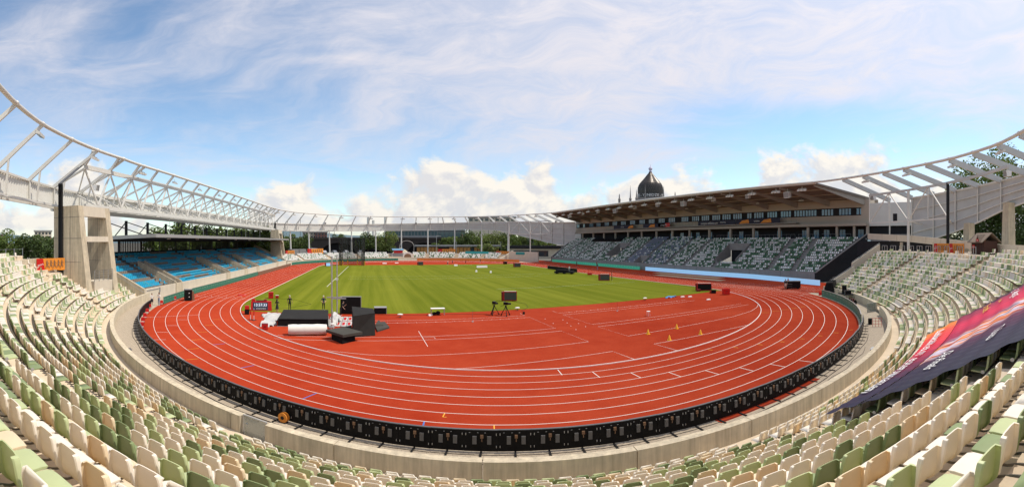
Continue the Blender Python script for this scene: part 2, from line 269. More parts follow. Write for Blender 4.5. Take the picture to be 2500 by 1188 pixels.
# ---------------------------------------------------------------- mesh builder
class MB:
    def __init__(s): s.v = []; s.f = []; s.m = []
    def add(s, vs, fs, mi=0):
        o = len(s.v); s.v.extend([tuple(p) for p in vs]); s.f.extend([tuple(i + o for i in f) for f in fs]); s.m.extend([mi] * len(fs)); return s
    def hexa(s, b, t, mi=0):                                  # bottom and top loops, counter-clockwise from above
        n = len(b); o = list(b) + list(t)
        fs = [tuple(range(n - 1, -1, -1)), tuple(range(n, 2 * n))] + [(i, (i + 1) % n, n + (i + 1) % n, n + i) for i in range(n)]
        return s.add(o, fs, mi)
    def box(s, c, d, rz=0.0, mi=0):
        hx, hy, hz = d[0] / 2, d[1] / 2, d[2] / 2; ca, sa = math.cos(rz), math.sin(rz)
        q = [(c[0] + x * ca - y * sa, c[1] + x * sa + y * ca) for x, y in ((-hx, -hy), (hx, -hy), (hx, hy), (-hx, hy))]
        return s.hexa([(x, y, c[2] - hz) for x, y in q], [(x, y, c[2] + hz) for x, y in q], mi)
    def bx(s, x0, x1, y0, y1, z0, z1, mi=0):
        return s.box(((x0 + x1) / 2, (y0 + y1) / 2, (z0 + z1) / 2), (abs(x1 - x0), abs(y1 - y0), abs(z1 - z0)), 0, mi)
    def beam(s, p0, p1, w, h, mi=0, up=(0, 0, 1), w1=None, h1=None):
        p0, p1 = Vector(p0), Vector(p1); d = (p1 - p0).normalized(); u = Vector(up)
        x = d.cross(u)
        if x.length < 1e-4: x = d.cross(Vector((1, 0, 0)))
        x.normalize(); y = x.cross(d)
        w1 = w if w1 is None else w1; h1 = h if h1 is None else h1
        a = [p0 + x * sx * w / 2 + y * sy * h / 2 for sx, sy in ((-1, -1), (1, -1), (1, 1), (-1, 1))]
        b = [p1 + x * sx * w1 / 2 + y * sy * h1 / 2 for sx, sy in ((-1, -1), (1, -1), (1, 1), (-1, 1))]
        return s.add(a + b, [(3, 2, 1, 0), (4, 5, 6, 7), (0, 1, 5, 4), (1, 2, 6, 5), (2, 3, 7, 6), (3, 0, 4, 7)], mi)
    def tube(s, p0, p1, r, n=8, mi=0, r1=None):
        p0, p1 = Vector(p0), Vector(p1); d = (p1 - p0).normalized(); x = d.cross(Vector((0, 0, 1)))
        if x.length < 1e-4: x = Vector((1, 0, 0))
        x.normalize(); y = d.cross(x); r1 = r if r1 is None else r1
        A = [p0 + (x * math.cos(2 * math.pi * i / n) + y * math.sin(2 * math.pi * i / n)) * r for i in range(n)]
        B = [p1 + (x * math.cos(2 * math.pi * i / n) + y * math.sin(2 * math.pi * i / n)) * r1 for i in range(n)]
        return s.add(A + B, [tuple(range(n - 1, -1, -1)), tuple(range(n, 2 * n))] + [(i, (i + 1) % n, n + (i + 1) % n, n + i) for i in range(n)], mi)
    def path(s, pts, r, n=8, mi=0, closed=False):
        P = [Vector(p) for p in pts]; rings = []; L = len(P)
        for i in range(L):
            a = P[i - 1] if (i > 0 or closed) else P[i]; b = P[(i + 1) % L] if (i < L - 1 or closed) else P[i]
            d = (b - a).normalized(); x = d.cross(Vector((0, 0, 1)))
            if x.length < 1e-4: x = Vector((1, 0, 0))
            x.normalize(); y = d.cross(x)
            rings.append([P[i] + (x * math.cos(2 * math.pi * k / n) + y * math.sin(2 * math.pi * k / n)) * r for k in range(n)])
        vs = [v for q in rings for v in q]; fs = []
        for i in range(L if closed else L - 1):
            j = (i + 1) % L
            for k in range(n): fs.append((i * n + k, i * n + (k + 1) % n, j * n + (k + 1) % n, j * n + k))
        if not closed: fs += [tuple(range(n - 1, -1, -1)), tuple((L - 1) * n + k for k in range(n))]
        return s.add(vs, fs, mi)
    def lathe(s, prof, c=(0, 0, 0), n=16, mi=0, sc=(1, 1)):
        vs = []; fs = []
        for r, z in prof: vs += [(c[0] + r * sc[0] * math.cos(2 * math.pi * k / n), c[1] + r * sc[1] * math.sin(2 * math.pi * k / n), c[2] + z) for k in range(n)]
        for i in range(len(prof) - 1):
            for k in range(n): fs.append((i * n + k, i * n + (k + 1) % n, (i + 1) * n + (k + 1) % n, (i + 1) * n + k))
        fs += [tuple(range(n - 1, -1, -1)), tuple((len(prof) - 1) * n + k for k in range(n))]
        return s.add(vs, fs, mi)
    def ball(s, c, r, n=10, mi=0, sq=1.0):
        return s.lathe([(r * math.sin(math.pi * (i + .02) / (n / 2 + .04)), -r * sq * math.cos(math.pi * i / (n / 2))) for i in range(n // 2 + 1)], c, n, mi)
    def quad(s, a, b, c, d, mi=0): return s.add([a, b, c, d], [(0, 1, 2, 3)], mi)
    def prism(s, poly, z0, z1, mi=0): return s.hexa([(x, y, z0) for x, y in poly], [(x, y, z1) for x, y in poly], mi)
    def ext_y(s, poly, y0, y1, mi=0):                        # polygon in (x, z) drawn out along y
        n = len(poly); vs = [(x, y0, z) for x, z in poly] + [(x, y1, z) for x, z in poly]
        return s.add(vs, [tuple(range(n)), tuple(range(2 * n - 1, n - 1, -1))] + [((i + 1) % n, i, n + i, n + (i + 1) % n) for i in range(n)], mi)
    def arc(s, r0, r1, z0, z1, a0, a1, n, cy, sg=-1, mi=0):  # ring segment about a bend centre
        vs = []; fs = []
        for i in range(n + 1):
            a = R(a0 + (a1 - a0) * i / n); sn, cs = math.sin(a), math.cos(a) * sg
            vs += [(r0 * sn, cy + r0 * cs, z0), (r1 * sn, cy + r1 * cs, z0), (r1 * sn, cy + r1 * cs, z1), (r0 * sn, cy + r0 * cs, z1)]
        for i in range(n):
            for k in range(4): fs.append((4 * i + k, 4 * i + (k + 1) % 4, 4 * i + 4 + (k + 1) % 4, 4 * i + 4 + k))
        fs += [(3, 2, 1, 0), tuple(4 * n + k for k in range(4))]
        return s.add(vs, fs, mi)
    def mesh(s, name, mats, smooth=False):
        me = bpy.data.meshes.new(name); me.from_pydata(s.v, [], s.f)
        for m in (mats if isinstance(mats, (list, tuple)) else [mats]): me.materials.append(M[m])
        if any(s.m): me.polygons.foreach_set('material_index', s.m)
        if smooth: me.polygons.foreach_set('use_smooth', [True] * len(me.polygons))
        if smooth: me.set_sharp_from_angle(angle=R(38))
        bm = bmesh.new(); bm.from_mesh(me); bmesh.ops.recalc_face_normals(bm, faces=bm.faces); bm.to_mesh(me); bm.free()
        me.update(); return me
    def build(s, name, mats, parent=None, smooth=False, loc=None, rz=0.0):
        o = link(name, s.mesh(name, mats, smooth), parent, loc, rz)
        if name in ('lettering', 'digits', 'runner_print'): o['kind'] = 'stuff'
        return o
def link(name, me, parent=None, loc=None, rz=0.0):
    o = bpy.data.objects.new(name, me); COL.objects.link(o)
    if parent is not None: o.parent = parent
    if loc is not None: o.location = loc
    if rz: o.rotation_euler = (0, 0, rz)
    return o
def tag(o, label=None, cat=None, group=None, kind=None):
    if label: o['label'] = label
    if cat: o['category'] = cat
    if group: o['group'] = group
    if kind: o['kind'] = kind
    return o
def thing(name, label, cat, loc=(0, 0, 0), rz=0.0, group=None):
    return tag(link(name, None, None, loc, rz), label, cat, group)
def copy_tree(o, parent=None):
    c = o.copy(); COL.objects.link(c); c.parent = parent
    for ch in KIDS.get(o.name, None) or [x for x in o.children]: copy_tree(ch, c)
    return c
KIDS = {}
def ordn(n):
    w = ['zeroth', 'first', 'second', 'third', 'fourth', 'fifth', 'sixth', 'seventh', 'eighth', 'ninth', 'tenth', 'eleventh', 'twelfth']
    if n < len(w): return w[n]
    return str(n) + ('th' if 10 <= n % 100 <= 20 else {1: 'st', 2: 'nd', 3: 'rd'}.get(n % 10, 'th'))
L = 42.195
def P(r, a, z=0.0):                                            # near bend: a = degrees from the track axis, + to the right
    return (r * math.sin(R(a)), -L - r * math.cos(R(a)), z)
def Pf(r, a, z=0.0): return (r * math.sin(R(a)), L + r * math.cos(R(a)), z)
def station(bearing, dist, z=0.0):                            # survey point: bearing in degrees from +y, distance in metres
    return Vector((CX + dist * math.sin(R(bearing)), CY + dist * math.cos(R(bearing)), z))
def text_mesh(body, size, align='CENTER'):
    cu = bpy.data.curves.new('text', 'FONT'); cu.body = body; cu.size = size; cu.align_x = align; cu.align_y = 'CENTER'; cu.resolution_u = 2
    o = bpy.data.objects.new('text', cu); COL.objects.link(o); dg = bpy.context.evaluated_depsgraph_get()
    me = bpy.data.meshes.new_from_object(o.evaluated_get(dg)); vs = [tuple(v.co) for v in me.vertices]; fs = [tuple(p.vertices) for p in me.polygons]
    bpy.data.objects.remove(o); bpy.data.curves.remove(cu); bpy.data.meshes.remove(me); return vs, fs
def lerp_tab(tab, x):
    if x <= tab[0][0]: return tab[0][1]
    for (a, va), (b, vb) in zip(tab, tab[1:]):
        if x <= b: return va + (vb - va) * (x - a) / (b - a)
    return tab[-1][1]
rng = random.Random(7)
# ================================================================ ground, track, infield
mb = MB(); n = 64; mb.add([(4500 * math.cos(2 * math.pi * i / n), 4500 * math.sin(2 * math.pi * i / n), -0.08) for i in range(n)], [tuple(range(n))])
tag(mb.build('ground', 'ground'), kind='structure')
def loop(r, n=72, xr=None):
    pts = [(r * math.sin(R(a)), -L - r * math.cos(R(a))) for a in np.linspace(-90, 90, n)]
    pts += [(r * math.sin(R(a)), L + r * math.cos(R(a))) for a in np.linspace(90, -90, n)]
    return pts
RK, LW = 36.5, 1.22
track = tag(MB().add([(x, y, 0.0) for x, y in loop(47.35)], [tuple(range(144))]).build('running_track', 'track'), kind='structure')
MB().add([(40, -69, -0.006), (57.6, -69, -0.006), (57.6, 78, -0.006), (40, 78, -0.006)], [(0, 1, 2, 3)]).build('home_straight', 'track', track)
def ribbon(pts, w, closed=False, z=0.006):
    vs = []; fs = []; Lp = len(pts)
    for i, (x, y) in enumerate(pts):
        a = pts[i - 1] if (i or closed) else pts[0]; b = pts[(i + 1) % Lp] if (i < Lp - 1 or closed) else pts[-1]
        dx_, dy_ = b[0] - a[0], b[1] - a[1]; q = math.hypot(dx_, dy_) or 1
        nx, ny = -dy_ / q * w / 2, dx_ / q * w / 2; vs += [(x + nx, y + ny, z), (x - nx, y - ny, z)]
    for i in range(Lp if closed else Lp - 1):
        j = (i + 1) % Lp; fs.append((2 * i, 2 * i + 1, 2 * j + 1, 2 * j))
    return vs, fs
def rib(name, pts, w, m, closed=False, z=0.006, parent=None):
    return MB().add(*ribbon(pts, w, closed, z)).build(name, m, parent or track)
for k in range(1, 9): rib('lane_line', loop(RK + LW * k), 0.042, 'line_white', True)
for k in range(3, 10): rib('lane_line', [(RK + LW * k, -42.2 if k < 9 else 60), (RK + LW * k, -67.2)], 0.05, 'line_white', z=0.0075 + (0 if k < 9 else -0.009))
rib('lane_line', [(RK + LW * 10, 60), (RK + LW * 10, -67.2)], 0.05, 'line_white', z=-0.0015)
rib('start_line', [(36.7, -67.6), (41.5, -67.6)], 0.05, 'line_white', z=0.0085); rib('start_line', [(-46.2, -42.3), (-36.5, -43.0)], 0.05, 'line_white', z=0.0085)
# infield lines of the near fan: two jump aprons left and right of the centre
FL = [[(-18.8, -57.6), (-2.1, -57.6), (-2.1, -56.0)], [(-18.8, -58.95), (-2.05, -58.95), (-2.05, -65.55), (-27.5, -65.6)], [(-27.5, -66.95), (-2.05, -66.9), (-2.05, -71.92), (-16.7, -71.95), (-19.5, -71.5), (-22.6, -70.4)],
      [(-14.82, -63.2), (-14.82, -69.3)], [(-14.8, -66.0), (-13.8, -65.95), (-13.75, -66.5)], [(-14.0, -75.7), (-2.1, -75.66), (-2.1, -78.5)], [(1.92, -78.5), (1.92, -75.62), (14.2, -75.9)],
      [(25.6, -68.0), (25.0, -68.6), (23.3, -69.6), (20.6, -70.8), (16.4, -71.6), (1.98, -71.88), (1.98, -66.8), (24.8, -67.1)], [(24.8, -65.9), (2.05, -65.45), (2.05, -58.9), (22.7, -58.95)], [(22.3, -57.6), (2.1, -57.6), (2.1, -56.0)]]
for q in FL: rib('field_line', q, 0.042, 'line_white')
for x in np.arange(-17.5, -3, 1.0): MB().box((x, -58.95, 0.012), (0.09, 0.09, 0.02)).build('marker_dot', 'line_white', track)
for x in np.arange(3.5, 21, 1.0): MB().box((x, -57.6, 0.012), (0.09, 0.09, 0.02)).build('marker_dot', 'line_white', track)
for x, y in [(-0.9, -60.5), (0.6, -61.8), (-1.2, -63.2), (0.2, -63.6), (1.1, -64.4), (-0.2, -65.2), (0.9, -66.2), (-0.6, -67.0)]: MB().box((x, y, 0.012), (0.10, 0.10, 0.02)).build('marker_dot', 'line_white', track)
for k in range(8):                                              # painted lane numbers at the start of the left straight
    V_, F_ = text_mesh(str(8 - k), .55); MB().add([(-45.65 + LW * k + x_ * .9, -41.2 - y_ * 1.3 * -1, 0.008) for x_, y_, _ in V_], F_).build('lane_number', 'line_white', track)
def mark(a, b, m, w=0.05): rib('lane_mark', [a, b], w, m, z=0.0095)
for a, b in [((-7.8, -78.0), (-8.06, -79.16)), ((-6.1, -79.5), (-6.3, -80.7)), ((-4.18, -80.93), (-4.3, -82.12)), ((-2.25, -82.3), (-2.3, -83.49)), ((-.31, -83.6), (-.33, -84.78)), ((1.65, -84.76), (1.61, -86.0)), ((3.55, -85.9), (3.57, -87.1)), ((5.43, -86.98), (5.53, -88.16)),
             ((-42.9, -61.75), (-38.3, -57.6)), ((-39.13, -61.45), (-38.2, -61.0)), ((-38.74, -64.85), (-37.8, -64.4)), ((-38.16, -68.16), (-37.2, -67.66)), ((-36.96, -71.06), (-36.0, -70.5))]: mark(a, b, 'line_white')
for a, b in [((-31.71, -70.64), (-30.94, -69.91)), ((-27.66, -76.14), (-26.99, -75.31)), ((-22.85, -80.96), (-22.26, -79.97)), ((-17.06, -83.91), (-17.3, -84.9))]: mark(a, b, 'mark_blue', 0.07)
for a, b in [((-35.79, -59.85), (-35.05, -59.58)), ((-35.4, -63.17), (-34.59, -62.86)), ((-34.77, -66.52), (-33.99, -66.12)), ((-33.97, -69.72), (-33.24, -69.09)), ((-32.96, -72.74), (-32.25, -72.12)), ((-31.82, -75.61), (-31.13, -74.96)),
             ((-15.98, -83.04), (-16.16, -83.49)), ((-14.19, -84.98), (-14.45, -85.9)), ((20.5, -72.42), (21.07, -73.2)), ((22.13, -72.82), (22.66, -73.59)), ((23.74, -73.18), (24.41, -73.82)), ((25.31, -73.55), (25.99, -74.09)), ((27.0, -73.97), (27.66, -74.3)),
             ((3.83, -79.79), (3.89, -80.24)), ((5.74, -80.77), (5.77, -81.24)), ((7.68, -81.67), (7.7, -82.16)), ((9.5, -82.57), (9.57, -83.02)), ((11.36, -83.4), (11.43, -83.84)), ((13.14, -84.19), (13.26, -84.55)), ((14.93, -84.81), (15.07, -85.27)), ((16.72, -85.54), (16.88, -85.87))]: mark(a, b, 'mark_yellow')
rib('lane_mark', [(-16.16, -83.49), (-16.0, -83.55)], 0.05, 'mark_yellow', z=0.0095)
MB().bx(47.8, 50.4, -40.5, -18, -0.002, 0.012).build('sand_pit', 'sandpit', track); MB().bx(52.3, 55.2, -36, -12, -0.002, 0.012).build('sand_pit', 'sandpit', track)
# steel kerb round the inside of lane one
kb = MB(); pts = loop(RK, 72); vs = []; fs = []
for x, y in pts:
    cy_ = max(-L, min(L, y)); d_ = math.hypot(x, y - cy_) or 1; ux, uy = x / d_, (y - cy_) / d_
    vs += [(x - ux * .03, y - uy * .03, 0.0), (x + ux * .03, y + uy * .03, 0.0), (x + ux * .03, y + uy * .03, .065), (x - ux * .03, y - uy * .03, .065)]
for i in range(144):
    j = (i + 1) % 144
    for k in range(4): fs.append((4 * i + k, 4 * i + (k + 1) % 4, 4 * j + (k + 1) % 4, 4 * j + k))
tag(kb.add(vs, fs).build('track_kerb', 'steel_rail'), 'low white steel kerb rail around the inside of the innermost lane', 'kerb')
# grass
gp = []
yn, yf, rg = -53.25, 52.5, 36.38
gp += [(rg * math.sin(R(a)), -L - rg * math.cos(R(a))) for a in np.linspace(-90, -90 + math.degrees(math.asin((-L - yn) / rg)), 8)]
gp += [(-g[0], g[1]) for g in reversed(gp)]
fp = [(rg * math.sin(R(a)), L + rg * math.cos(R(a))) for a in np.linspace(90, 90 - math.degrees(math.asin((yf - L) / rg)), 8)]
gp += fp + [(-g[0], g[1]) for g in reversed(fp)]
turf = tag(MB().add([(x, y, 0.012) for x, y in gp], [tuple(range(len(gp)))]).build('grass_infield', 'grass'), kind='structure')
rib('sector_line', [(-27.2, -23.3), (-26.2, 44)], 0.10, 'line_white', z=0.018, parent=turf); rib('sector_line', [(11.0, 44.0), (19.0, 50.8)], 0.10, 'line_white', z=0.018, parent=turf)
for y_, x0, x1 in [(-6.5, -24, 22), (0.5, -24, 30), (-30.5, 3, 33), (30.0, 14, 33)]: rib('pitch_line', [(x0, y_), (x1, y_ + 0.2)], 0.07, 'print_pale_green', z=0.018, parent=turf)
# paved walkway between the boards and the parapet, and the strip along the left straight
wk = MB().arc(47.35, 50.12, -0.05, 0.004, -97, 58, 90, -L)
walk = tag(wk.build('walkway', 'paving'), kind='structure')
tag(MB().bx(-49.5, -47.36, -47.2, 60, -0.05, 0.003).build('apron_pavement', 'concrete_pale'), kind='structure')
tag(MB().arc(47.35, 51.5, -0.05, 0.002, -95, 70, 60, L, 1).build('far_walkway', 'concrete_pale'), kind='structure')
MB().box(P(49.3, -48.5, 0.012), (0.75, 0.35, 0.012), R(-48)).build('drain_grate', 'dark_grey', walk)
MB().add(*ribbon([P(47.6, a)[:2] for a in (-7, -2, 3)], 1.1, z=0.009)).build('red_surface_strip', 'track', walk)

# ================================================================ near curve stand
R0, TR, Z0, RS, NROW = 50.90, 0.80, 0.25, 0.43, 16
AISLES = [-65.0, -46.9, -28.1, -9.3, 9.3, 28.1, 46.9]; AW = 0.62    # half width of a stair aisle in metres
A_L, A_R = -85.0, 57.8
stand = thing('curve_stand', 'open concrete curve stand with stepped terraces holding the green and cream seats', 'stand')
def row_span(i):
    if i >= 12: return (-68.0, 59.5)
    if i >= 6: return (-74.0, 59.0)
    return (A_L, A_R)
for i in range(NROW):
    a0, a1 = row_span(i); z = Z0 + RS * i; r = R0 + TR * i
    MB().arc(r if i else 50.47, r + TR + (0.02 if i < NROW - 1 else 0.9), -0.05 if i < 1 else z - RS - 0.25, z, a0, a1, 110, -L).build('terrace_step', 'terrace', stand)
MB().arc(R0 + TR * NROW + 0.9, 75.0, 6.2, Z0 + RS * (NROW - 1) - 0.004, -58, 62, 60, -L).build('concourse', 'terrace', stand)
for i in range(1, NROW):                                         # aisle half-steps
    for a in AISLES:
        if not (row_span(i)[0] + 1 < a < row_span(i)[1] - 1): continue
        r = R0 + TR * i; w = math.degrees(AW / r)
        MB().arc(r - 0.36, r - 0.005, Z0 + RS * (i - 1) + 0.004, Z0 + RS * (i - 0.5), a - w, a + w, 3, -L).build('stair_tread', 'terrace', stand)
# parapet: precast panels with open joints, and two glazed gates
par = thing('parapet_wall', 'long curved concrete parapet in precast panels in front of the first seat row', 'wall')
J0 = -18.614; STEP = 5.58
edges = [J0 + STEP * k for k in range(-13, 14)]
edges = [a for a in edges if -84.5 < a < 57.5]; edges = [-85.0] + edges + [57.8]
GATES = [(-29.15, -27.6), (30.9, 34.2)]
for a0, a1 in zip(edges, edges[1:]):
    segs = [(a0 + 0.02, a1 - 0.02)]
    for g0, g1 in GATES:
        nx_ = []
        for s0, s1 in segs:
            if g1 < s0 or g0 > s1: nx_.append((s0, s1)); continue
            if g0 > s0: nx_.append((s0, g0))
            if g1 < s1: nx_.append((g1, s1))
        segs = nx_
    for s0, s1 in segs:
        if s1 - s0 > 0.25: MB().arc(50.10, 50.46, -0.04, 1.06, s0, s1, max(2, int((s1 - s0) / 0.7)), -L).build('wall_panel', 'concrete', par)
for gi, (g0, g1) in enumerate(GATES):
    g = thing('glazed_gate', ['steel framed glass gate in the parapet at lower left', 'steel framed glass gate standing open in the parapet at right'][gi], 'gate', group='gates in the parapet')
    a_, b_ = Vector(P(50.3, g0 + .08)), Vector(P(50.3, g1 - .08))
    if gi == 1: a_, b_ = Vector(P(50.2, 33.9)), Vector(P(49.0, 33.0))
    MB().beam(a_ + Vector((0, 0, .0)), a_ + Vector((0, 0, 1.12)), .05, .06).beam(b_, b_ + Vector((0, 0, 1.12)), .05, .06).beam(a_ + Vector((0, 0, 1.1)), b_ + Vector((0, 0, 1.1)), .05, .05).beam(a_ + Vector((0, 0, .06)), b_ + Vector((0, 0, .06)), .05, .08).build('gate_frame', 'galv', g)
    d_ = (b_ - a_).normalized()
    MB().beam(a_ + d_ * .05 + Vector((0, 0, .58)), b_ - d_ * .05 + Vector((0, 0, .58)), .015, .98).build('pane', 'glass_pane', g)
    MB().beam(a_ + d_ * .12 + Vector((0, 0, .72)), a_ + d_ * .22 + Vector((0, 0, .72)), .10, .03).build('latch', 'galv', g)
# sloping end walls
ew = thing('end_wall', 'sloping pale concrete end wall with rail at the right end of the curve stand', 'wall')
for r0, r1, a in ((51.2, 56.4, 58.15), (57.2, 63.6, 59.9)):
    z_a, z_b = Z0 + RS * (r0 - R0) / TR, Z0 + RS * (r1 - R0) / TR
    p, q = Vector(P(r0, a)), Vector(P(r1, a)); w = Vector((math.cos(R(a)), math.sin(R(a)), 0)) * .13
    lo = [p - w + Vector((0, 0, -.1)), p + w + Vector((0, 0, -.1)), q + w + Vector((0, 0, z_b - 1.2 if r0 > 57 else 0)), q - w + Vector((0, 0, z_b - 1.2 if r0 > 57 else 0))]
    hi = [p - w + Vector((0, 0, z_a + 1.0)), p + w + Vector((0, 0, z_a + 1.0)), q + w + Vector((0, 0, z_b + 1.0)), q - w + Vector((0, 0, z_b + 1.0))]
    MB().hexa(lo, hi).build('wall_slab', 'concrete_pale', ew)
    MB().tube(p + Vector((0, 0, z_a + 1.2)), q + Vector((0, 0, z_b + 1.2)), .03).build('handrail', 'galv', ew)
lw = thing('stand_rear_wall', 'plain concrete wall closing the top of the left seat blocks below the trees', 'wall')
MB().arc(61.3, 61.6, 3.0, 6.35, -69.5, -55.0, 14, -L).build('wall_slab', 'concrete', lw)
MB().arc(61.3, 61.6, 3.0, 6.95, -55.0, -40.0, 12, -L).build('wall_slab', 'concrete', lw)
re = thing('ramp_wall', 'low concrete wall with steel handrail beside the stairs at the blue stand', 'wall')
MB().hexa([P(50.47, -85.2, -.05), P(50.47, -85.9, -.05), P(57.5, -84.6, -.05), P(57.5, -84.0, -.05)], [P(50.47, -85.2, 1.1), P(50.47, -85.9, 1.1), P(57.5, -84.6, 3.2), P(57.5, -84.0, 3.2)]).build('wall_slab', 'concrete', re)
MB().tube(P(50.6, -86, 1.7), P(57.4, -84.9, 3.9), .03).tube(P(50.6, -86, 1.0), P(50.6, -86, 1.7), .025).tube(P(57.4, -84.9, 3.1), P(57.4, -84.9, 3.9), .025).build('handrail', 'galv', re)

# ---------------------------------------------------------------- seats
def seat_shell(prof, ts, th=0.013):
    K = len(ts); vs = []
    def tang(i):
        a, b = prof[max(i - 1, 0)], prof[min(i + 1, len(prof) - 1)]; ty, tz = b[0] - a[0], b[1] - a[1]; q = math.hypot(ty, tz); return ty / q, tz / q
    for side in (0, 1):
        for i, (y, z, hw) in enumerate(prof):
            ty, tz = tang(i); ny, nz_ = tz, -ty
            for t in ts:
                x = max(-1, min(1, t / 0.93)) * hw; e = 0.0
                if side and abs(t) >= .93: x -= math.copysign(th, x)
                if abs(t) > 0.93: e = 0.048 * min(1, max(0.3, (z - .40) / .1)) if z > .43 and i > 5 else 0.036
                elif abs(t) > 0.8: e = 0.006
                vs.append((x, y + ny * (e + side * th), z + nz_ * (e + side * th)))
    S = len(prof); fs = []; o = S * K
    for i in range(S - 1):
        for j in range(K - 1):
            a = i * K + j; fs.append((a, a + 1, a + K + 1, a + K)); fs.append((o + a, o + a + K, o + a + K + 1, o + a + 1))
    for i in range(S - 1):
        for j in (0, K - 1):
            a = i * K + j; fs.append((a, a + K, o + a + K, o + a))
    for j in range(K - 1):
        for i in (0, S - 1):
            a = i * K + j; fs.append((a, a + 1, o + a + 1, o + a))
    return vs, fs
PROF = [(-.345, .375, .165), (-.370, .400, .188), (-.362, .428, .200), (-.30, .441, .214), (-.18, .428, .220), (-.07, .418, .222), (-.005, .424, .222), (.030, .452, .222), (.052, .52, .222), (.068, .62, .218), (.080, .72, .207), (.088, .79, .199), (.094, .838, .193), (.097, .862, .182), (.098, .870, .160)]
TS = [-1, -.93, -.86, -.5, 0, .5, .86, .93, 1]
hv, hf = seat_shell(PROF, TS)
PROFL = [PROF[i] for i in (1, 3, 6, 8, 11, 14)]; TSL = [-1, -.93, .93, 1]
lv, lf = seat_shell(PROFL, TSL)
COLS = ['cream', 'tan', 'sage', 'olive']; CN = {'cream': 'cream white', 'tan': 'yellowed tan', 'sage': 'pale green', 'olive': 'dark green'}
seat_me = {}
for c in COLS: seat_me[c] = MB().add(hv, hf).mesh('seat_shell', c, True)
brk = MB().path([(0, -.10, .405), (0, .06, .40), (0, .17, .435), (0, .27, .445)], .016, 6).mesh('bracket', 'chrome_dark', True)
cap_me = MB().tube((.225, -.02, .405), (.245, -.02, .405), .055, 12).mesh('number_disc', 'galv')
seats = []
for i in range(NROW):
    r = R0 + TR * i + 0.67; a0, a1 = row_span(i); da = math.degrees(0.486 / r)
    bounds = [a0] + [a for a in AISLES if a0 < a < a1] + [a1]
    for bi, (b0, b1) in enumerate(zip(bounds, bounds[1:])):
        w = math.degrees((AW + .12) / r); s0, s1 = b0 + (w if bi else .5), b1 - (w if bi < len(bounds) - 2 else .5)
        n_ = int((s1 - s0) / da)
        if n_ < 1: continue
        st = (s1 - s0 - n_ * da) / 2
        for k in range(n_):
            a = s0 + st + da * (k + .5)
            if -78.6 < a < -69.0 and i > 3: continue               # pylon stands here
            if -69.0 >= a and i > 11: continue
            if -72 < a < -66.3 and i > 8: continue
            if i == 15 and (30 < a or a < -40): continue
            if i == 14 and 30 < a: continue
            if i == 15 and abs(a + 18) < 3.5: continue
            p = P(r, a, Z0 + RS * i); d_ = math.dist(p, (CX, CY, CH))
            c = rng.choices(COLS, (44, 13, 24, 19))[0]
            seats.append([d_, p, a, i, bi, k, n_, c])
def in_view(p):
    dx_, dy_, dz_ = p[0] - CX, p[1] - CY, p[2] + .5 - CH
    u = 1250 + PXR * (math.atan2(dx_, dy_) + YAW); v = HOR - PXR * math.atan2(dz_, math.hypot(dx_, dy_)); return -40 < u < 2540 and v < 1235
BLOCKS = {-1: ''}
bname = lambda a: 'left block' if a < -28.1 else 'middle block' if a < -9.3 else 'banner block' if a < 9.3 else 'right block'
vis = sorted([s for s in seats if in_view(s[1])], key=lambda s: s[0]); near = vis[:330]; nid = set(id(s) for s in near)
for s in near:
    d_, p, a, i, bi, k, n_, c = s
    t = thing('stadium_seat', f'{CN[c]} seat, {ordn(i + 1)} row up from the parapet, {ordn(k + 1)} from left in {bname(a)}', 'seat', p, R(a + 180), 'plastic seats of the near curve stand')
    link('seat_shell', seat_me[c], t)
    for sx in (-.115, .115): link('bracket', brk, t, (sx, 0, 0))
    if k in (0, n_ - 1): link('number_disc', cap_me, t, (0 if k == 0 else -.47, 0, 0))
def tile(seatlist, lv, lf, name, colkeys, extra=None):
    V = np.array(lv); F = lf; nv = len(V); av = []; loops = []; mi = []; base = 0
    fl = [len(f) for f in F]; farr = np.concatenate([np.array(f) for f in F])
    for s in seatlist:
        p, ang, c = s; ca_, sa_ = math.cos(ang), math.sin(ang)
        av.append(np.stack([V[:, 0] * ca_ - V[:, 1] * sa_ + p[0], V[:, 0] * sa_ + V[:, 1] * ca_ + p[1], V[:, 2] + p[2]], 1)); loops.append(farr + base); base += nv; mi += [c] * len(F)
    av = np.concatenate(av); loops = np.concatenate(loops); tot = np.tile(np.array(fl), len(seatlist)); st_ = np.concatenate([[0], np.cumsum(tot)[:-1]])
    me = bpy.data.meshes.new(name); me.vertices.add(len(av)); me.vertices.foreach_set('co', av.astype(np.float32).ravel())
    me.loops.add(len(loops)); me.loops.foreach_set('vertex_index', loops.astype(np.int32)); me.polygons.add(len(tot))
    me.polygons.foreach_set('loop_start', st_.astype(np.int32)); me.polygons.foreach_set('loop_total', tot.astype(np.int32)); me.polygons.foreach_set('material_index', np.array(mi, np.int32))
    for c in colkeys: me.materials.append(M[c])
    me.update(calc_edges=True); me.validate(); return link(name, me)
tag(tile([(s[1], R(s[2] + 180), COLS.index(s[7])) for s in seats if id(s) not in nid], lv, lf, 'seat_rows', COLS), 'long rows of cream and green plastic seats filling the rest of the curve stand', 'seats', kind='stuff')
sv = MB(); 
for sx in (-.115, .115): sv.beam((sx, -.05, .40), (sx, .25, .44), .03, .03)
sv.beam((0, -.06, .40), (0, -.04, 0.0), .04, .04)
tag(tile([(s[1], R(s[2] + 180), 0) for s in seats if id(s) not in nid], sv.v, sv.f, 'seat_brackets', ['chrome_dark']), 'grey steel brackets under the rows of seats in the curve stand', 'brackets', kind='stuff')

